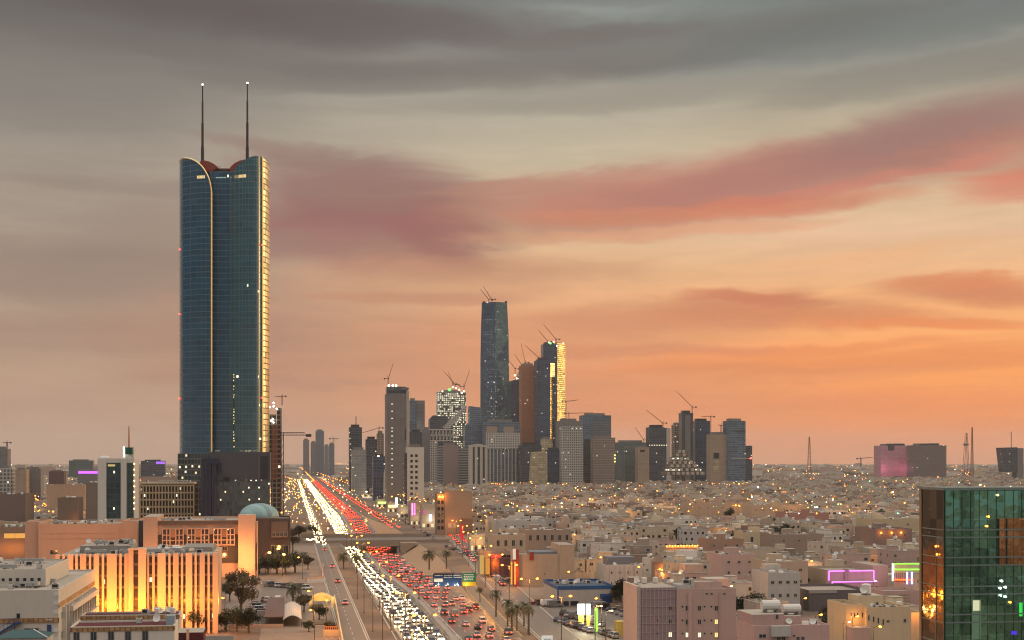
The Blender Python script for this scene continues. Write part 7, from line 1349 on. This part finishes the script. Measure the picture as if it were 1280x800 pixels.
# parked cars
PARK = []
def parkrow(a, b, n, rz, where, jit=.15):
    A, B = ground(*a), ground(*b)
    for i in range(n): PARK.append((A.lerp(B, i / max(1, n - 1)) + Vector((gc.uniform(-jit, jit), gc.uniform(-jit, jit), .09)), rz + gc.uniform(-.06, .06), where, i))
parkrow((697, 777), (739, 791), 9, R(75), 'in the near row of the pylon-lit car lot'); parkrow((704, 769.5), (752, 783), 8, R(75), 'in the rear row of the pylon-lit car lot'); parkrow((752, 793), (768, 798), 4, R(100), 'between the pylons and the mustard kiosk'); parkrow((745, 758.5), (784, 771), 7, R(25), 'on the sandy yard beside the blue roller door'); parkrow((671, 756), (694, 759), 4, R(20), 'before the blue-trimmed warehouse'); parkrow((320, 757), (332, 772), 5, R(10), 'left of the brown parking canopy'); parkrow((330, 752.5), (351, 753), 7, R(95), 'in the row behind the brown parking canopy'); parkrow((336, 733), (384, 737), 11, R(20), 'on the open ground below the hedge'); parkrow((559, 685), (597, 700), 9, R(75), 'in the row before the open-fronted store'); parkrow((595, 692), (606, 697), 3, R(60), 'under the orange-lit shop row'); parkrow((628, 728), (640, 729), 2, R(5), 'at the foot of the blank beige wall'); parkrow((505, 652), (541, 674), 10, R(80), 'along the shops past the bridge')
used = {}
for P, rz, where, i in PARK:
    k = gc.choice(['saloon', 'saloon', 'suv', 'suv', 'van', 'pickup']); col_ = gc.choice(COLS); n = used[where] = used.get(where, 0) + 1
    make_car(P, rz, k, col_, False, f"parked {col_} {k}, {['first', 'second', 'third', 'fourth', 'fifth', 'sixth', 'seventh', 'eighth', 'ninth', 'tenth', 'eleventh'][n - 1]} {where}", 'parked cars ' + where, P.y < 650)
# ================================================================= the lights of the far city, one mass
gl = random.Random(6); m = MB(); FO = emit('far_sodium', (1, .26, .025), 10, 'NONE'); FW = emit('far_warm', (1, .52, .14), 8, 'NONE'); FC = emit('far_white', (1, .98, .86), 8, 'NONE'); FR = emit('far_red', (1, .08, .04), 5, 'NONE'); FG = emit('far_green', (.2, 1, .4), 5, 'NONE'); FV = emit('far_violet', (.6, .2, 1), 4, 'NONE')
def far_light(P, r, mat):
    m.add([P + Vector(v) * r for v in ((1,0,0),(-1,0,0),(0,1,0),(0,-1,0),(0,0,1),(0,0,-1))], [(0,2,4),(2,1,4),(1,3,4),(3,0,4),(2,0,5),(1,2,5),(3,1,5),(0,3,5)], mat)
nl = 0
for i in range(1700):
    q = 580.5 + 62 * gl.random() ** 1.7; px = gl.uniform(0, 1280)
    if 222 < px < 372 and q < 640: continue
    z = gl.uniform(9, 15); D = gd(q, z)
    if D < 760 or D > 11000: continue
    c = gx(px, D) + .155 * D
    r = (.2 + .62 * gl.random() ** 2.2) * (D / 1300) ** .7
    if D < 1700 and nl < 110:
        nl += 1; l = LAMPL.get('far')
        if l is None: l = bpy.data.lights.new('street_light', 'POINT'); l.energy = 3800; l.color = (1, .42, .08); l.shadow_soft_size = .6; LAMPL['far'] = l
        o = bpy.data.objects.new('street_light', l); COL.objects.link(o); o.location = (gx(px, D), D - 1.5, z + 1.5)
    far_light(Vector((gx(px, D), D, z)), r, gl.choice([FO] * 14 + [FW] * 8 + [FC] * 4 + [FR, FG] + ([FV] if px < 230 else [FO])))
for a, b, n, mat in (((640, 604.5), (690, 600), 11, FO), ((700, 606), (716, 603), 7, FO), ((1110, 580), (1127, 580), 5, FO), ((990, 591.5), (1060, 593), 20, FW), ((784, 606), (805, 607.5), 9, FO), ((884, 603.5), (912, 606), 10, FO), ((612, 604), (634, 606), 10, FO), ((580, 588), (720, 587.5), 9, FO), ((830, 590), (935, 589), 10, FO), ((940, 588.5), (1010, 586), 9, FO), ((44, 623), (66, 636), 26, FO), ((46, 640), (64, 628), 16, FO), ((80, 598), (122, 602), 14, FW), ((176, 585), (206, 587), 8, FW), ((95, 591), (110, 590), 6, FV), ((376, 584), (392, 600), 20, FO), ((395, 590), (440, 606), 16, FO), ((420, 580), (436, 580), 8, FW)):
    for i in range(n):
        t = (i + gl.uniform(-.25, .25)) / max(1, n - 1); q = a[1] + (b[1] - a[1]) * t; px = a[0] + (b[0] - a[0]) * t; z = 11 if q > 579 else 40; D = gd(q, z) if q > 577 else 5200; z = gz(q, D); far_light(Vector((gx(px, D), D, z)), .42 * (D / 1300) ** .8, mat)
for i in range(330):     # the bright jumble of signs and lamps along the avenue in the distance
    Y = 900 * math.exp(gl.random() * 1.35); c = gl.choice((gl.uniform(-14, 12), gl.uniform(66, 78), gl.uniform(-8, 10), gl.uniform(118, 150), gl.uniform(20, 30))); P = road(c, Y, gl.uniform(3, 13)); far_light(P, gl.uniform(.2, .55) * (Y / 1300) ** .8, gl.choice([FO] * 6 + [FW] * 7 + [FC] * 3 + [FR, FG]))
tag(m.build('distant_city_lights'), kind='stuff')
# ================================================================= evening haze
hm = bpy.data.materials.new('evening_haze'); hm.use_nodes = True; t = hm.node_tree; t.nodes.clear(); pv = t.nodes.new('ShaderNodeVolumePrincipled'); pv.inputs['Color'].default_value = (.93, .90, .88, 1); pv.inputs['Density'].default_value = HAZE; pv.inputs['Anisotropy'].default_value = .1; ou = t.nodes.new('ShaderNodeOutputMaterial'); t.links.new(pv.outputs[0], ou.inputs['Volume'])
hb = MB(); hb.box(-9500, 9500, -900, 16400, -7.8, 345, hm); h_ = hb.build('haze'); tag(h_, kind='stuff')
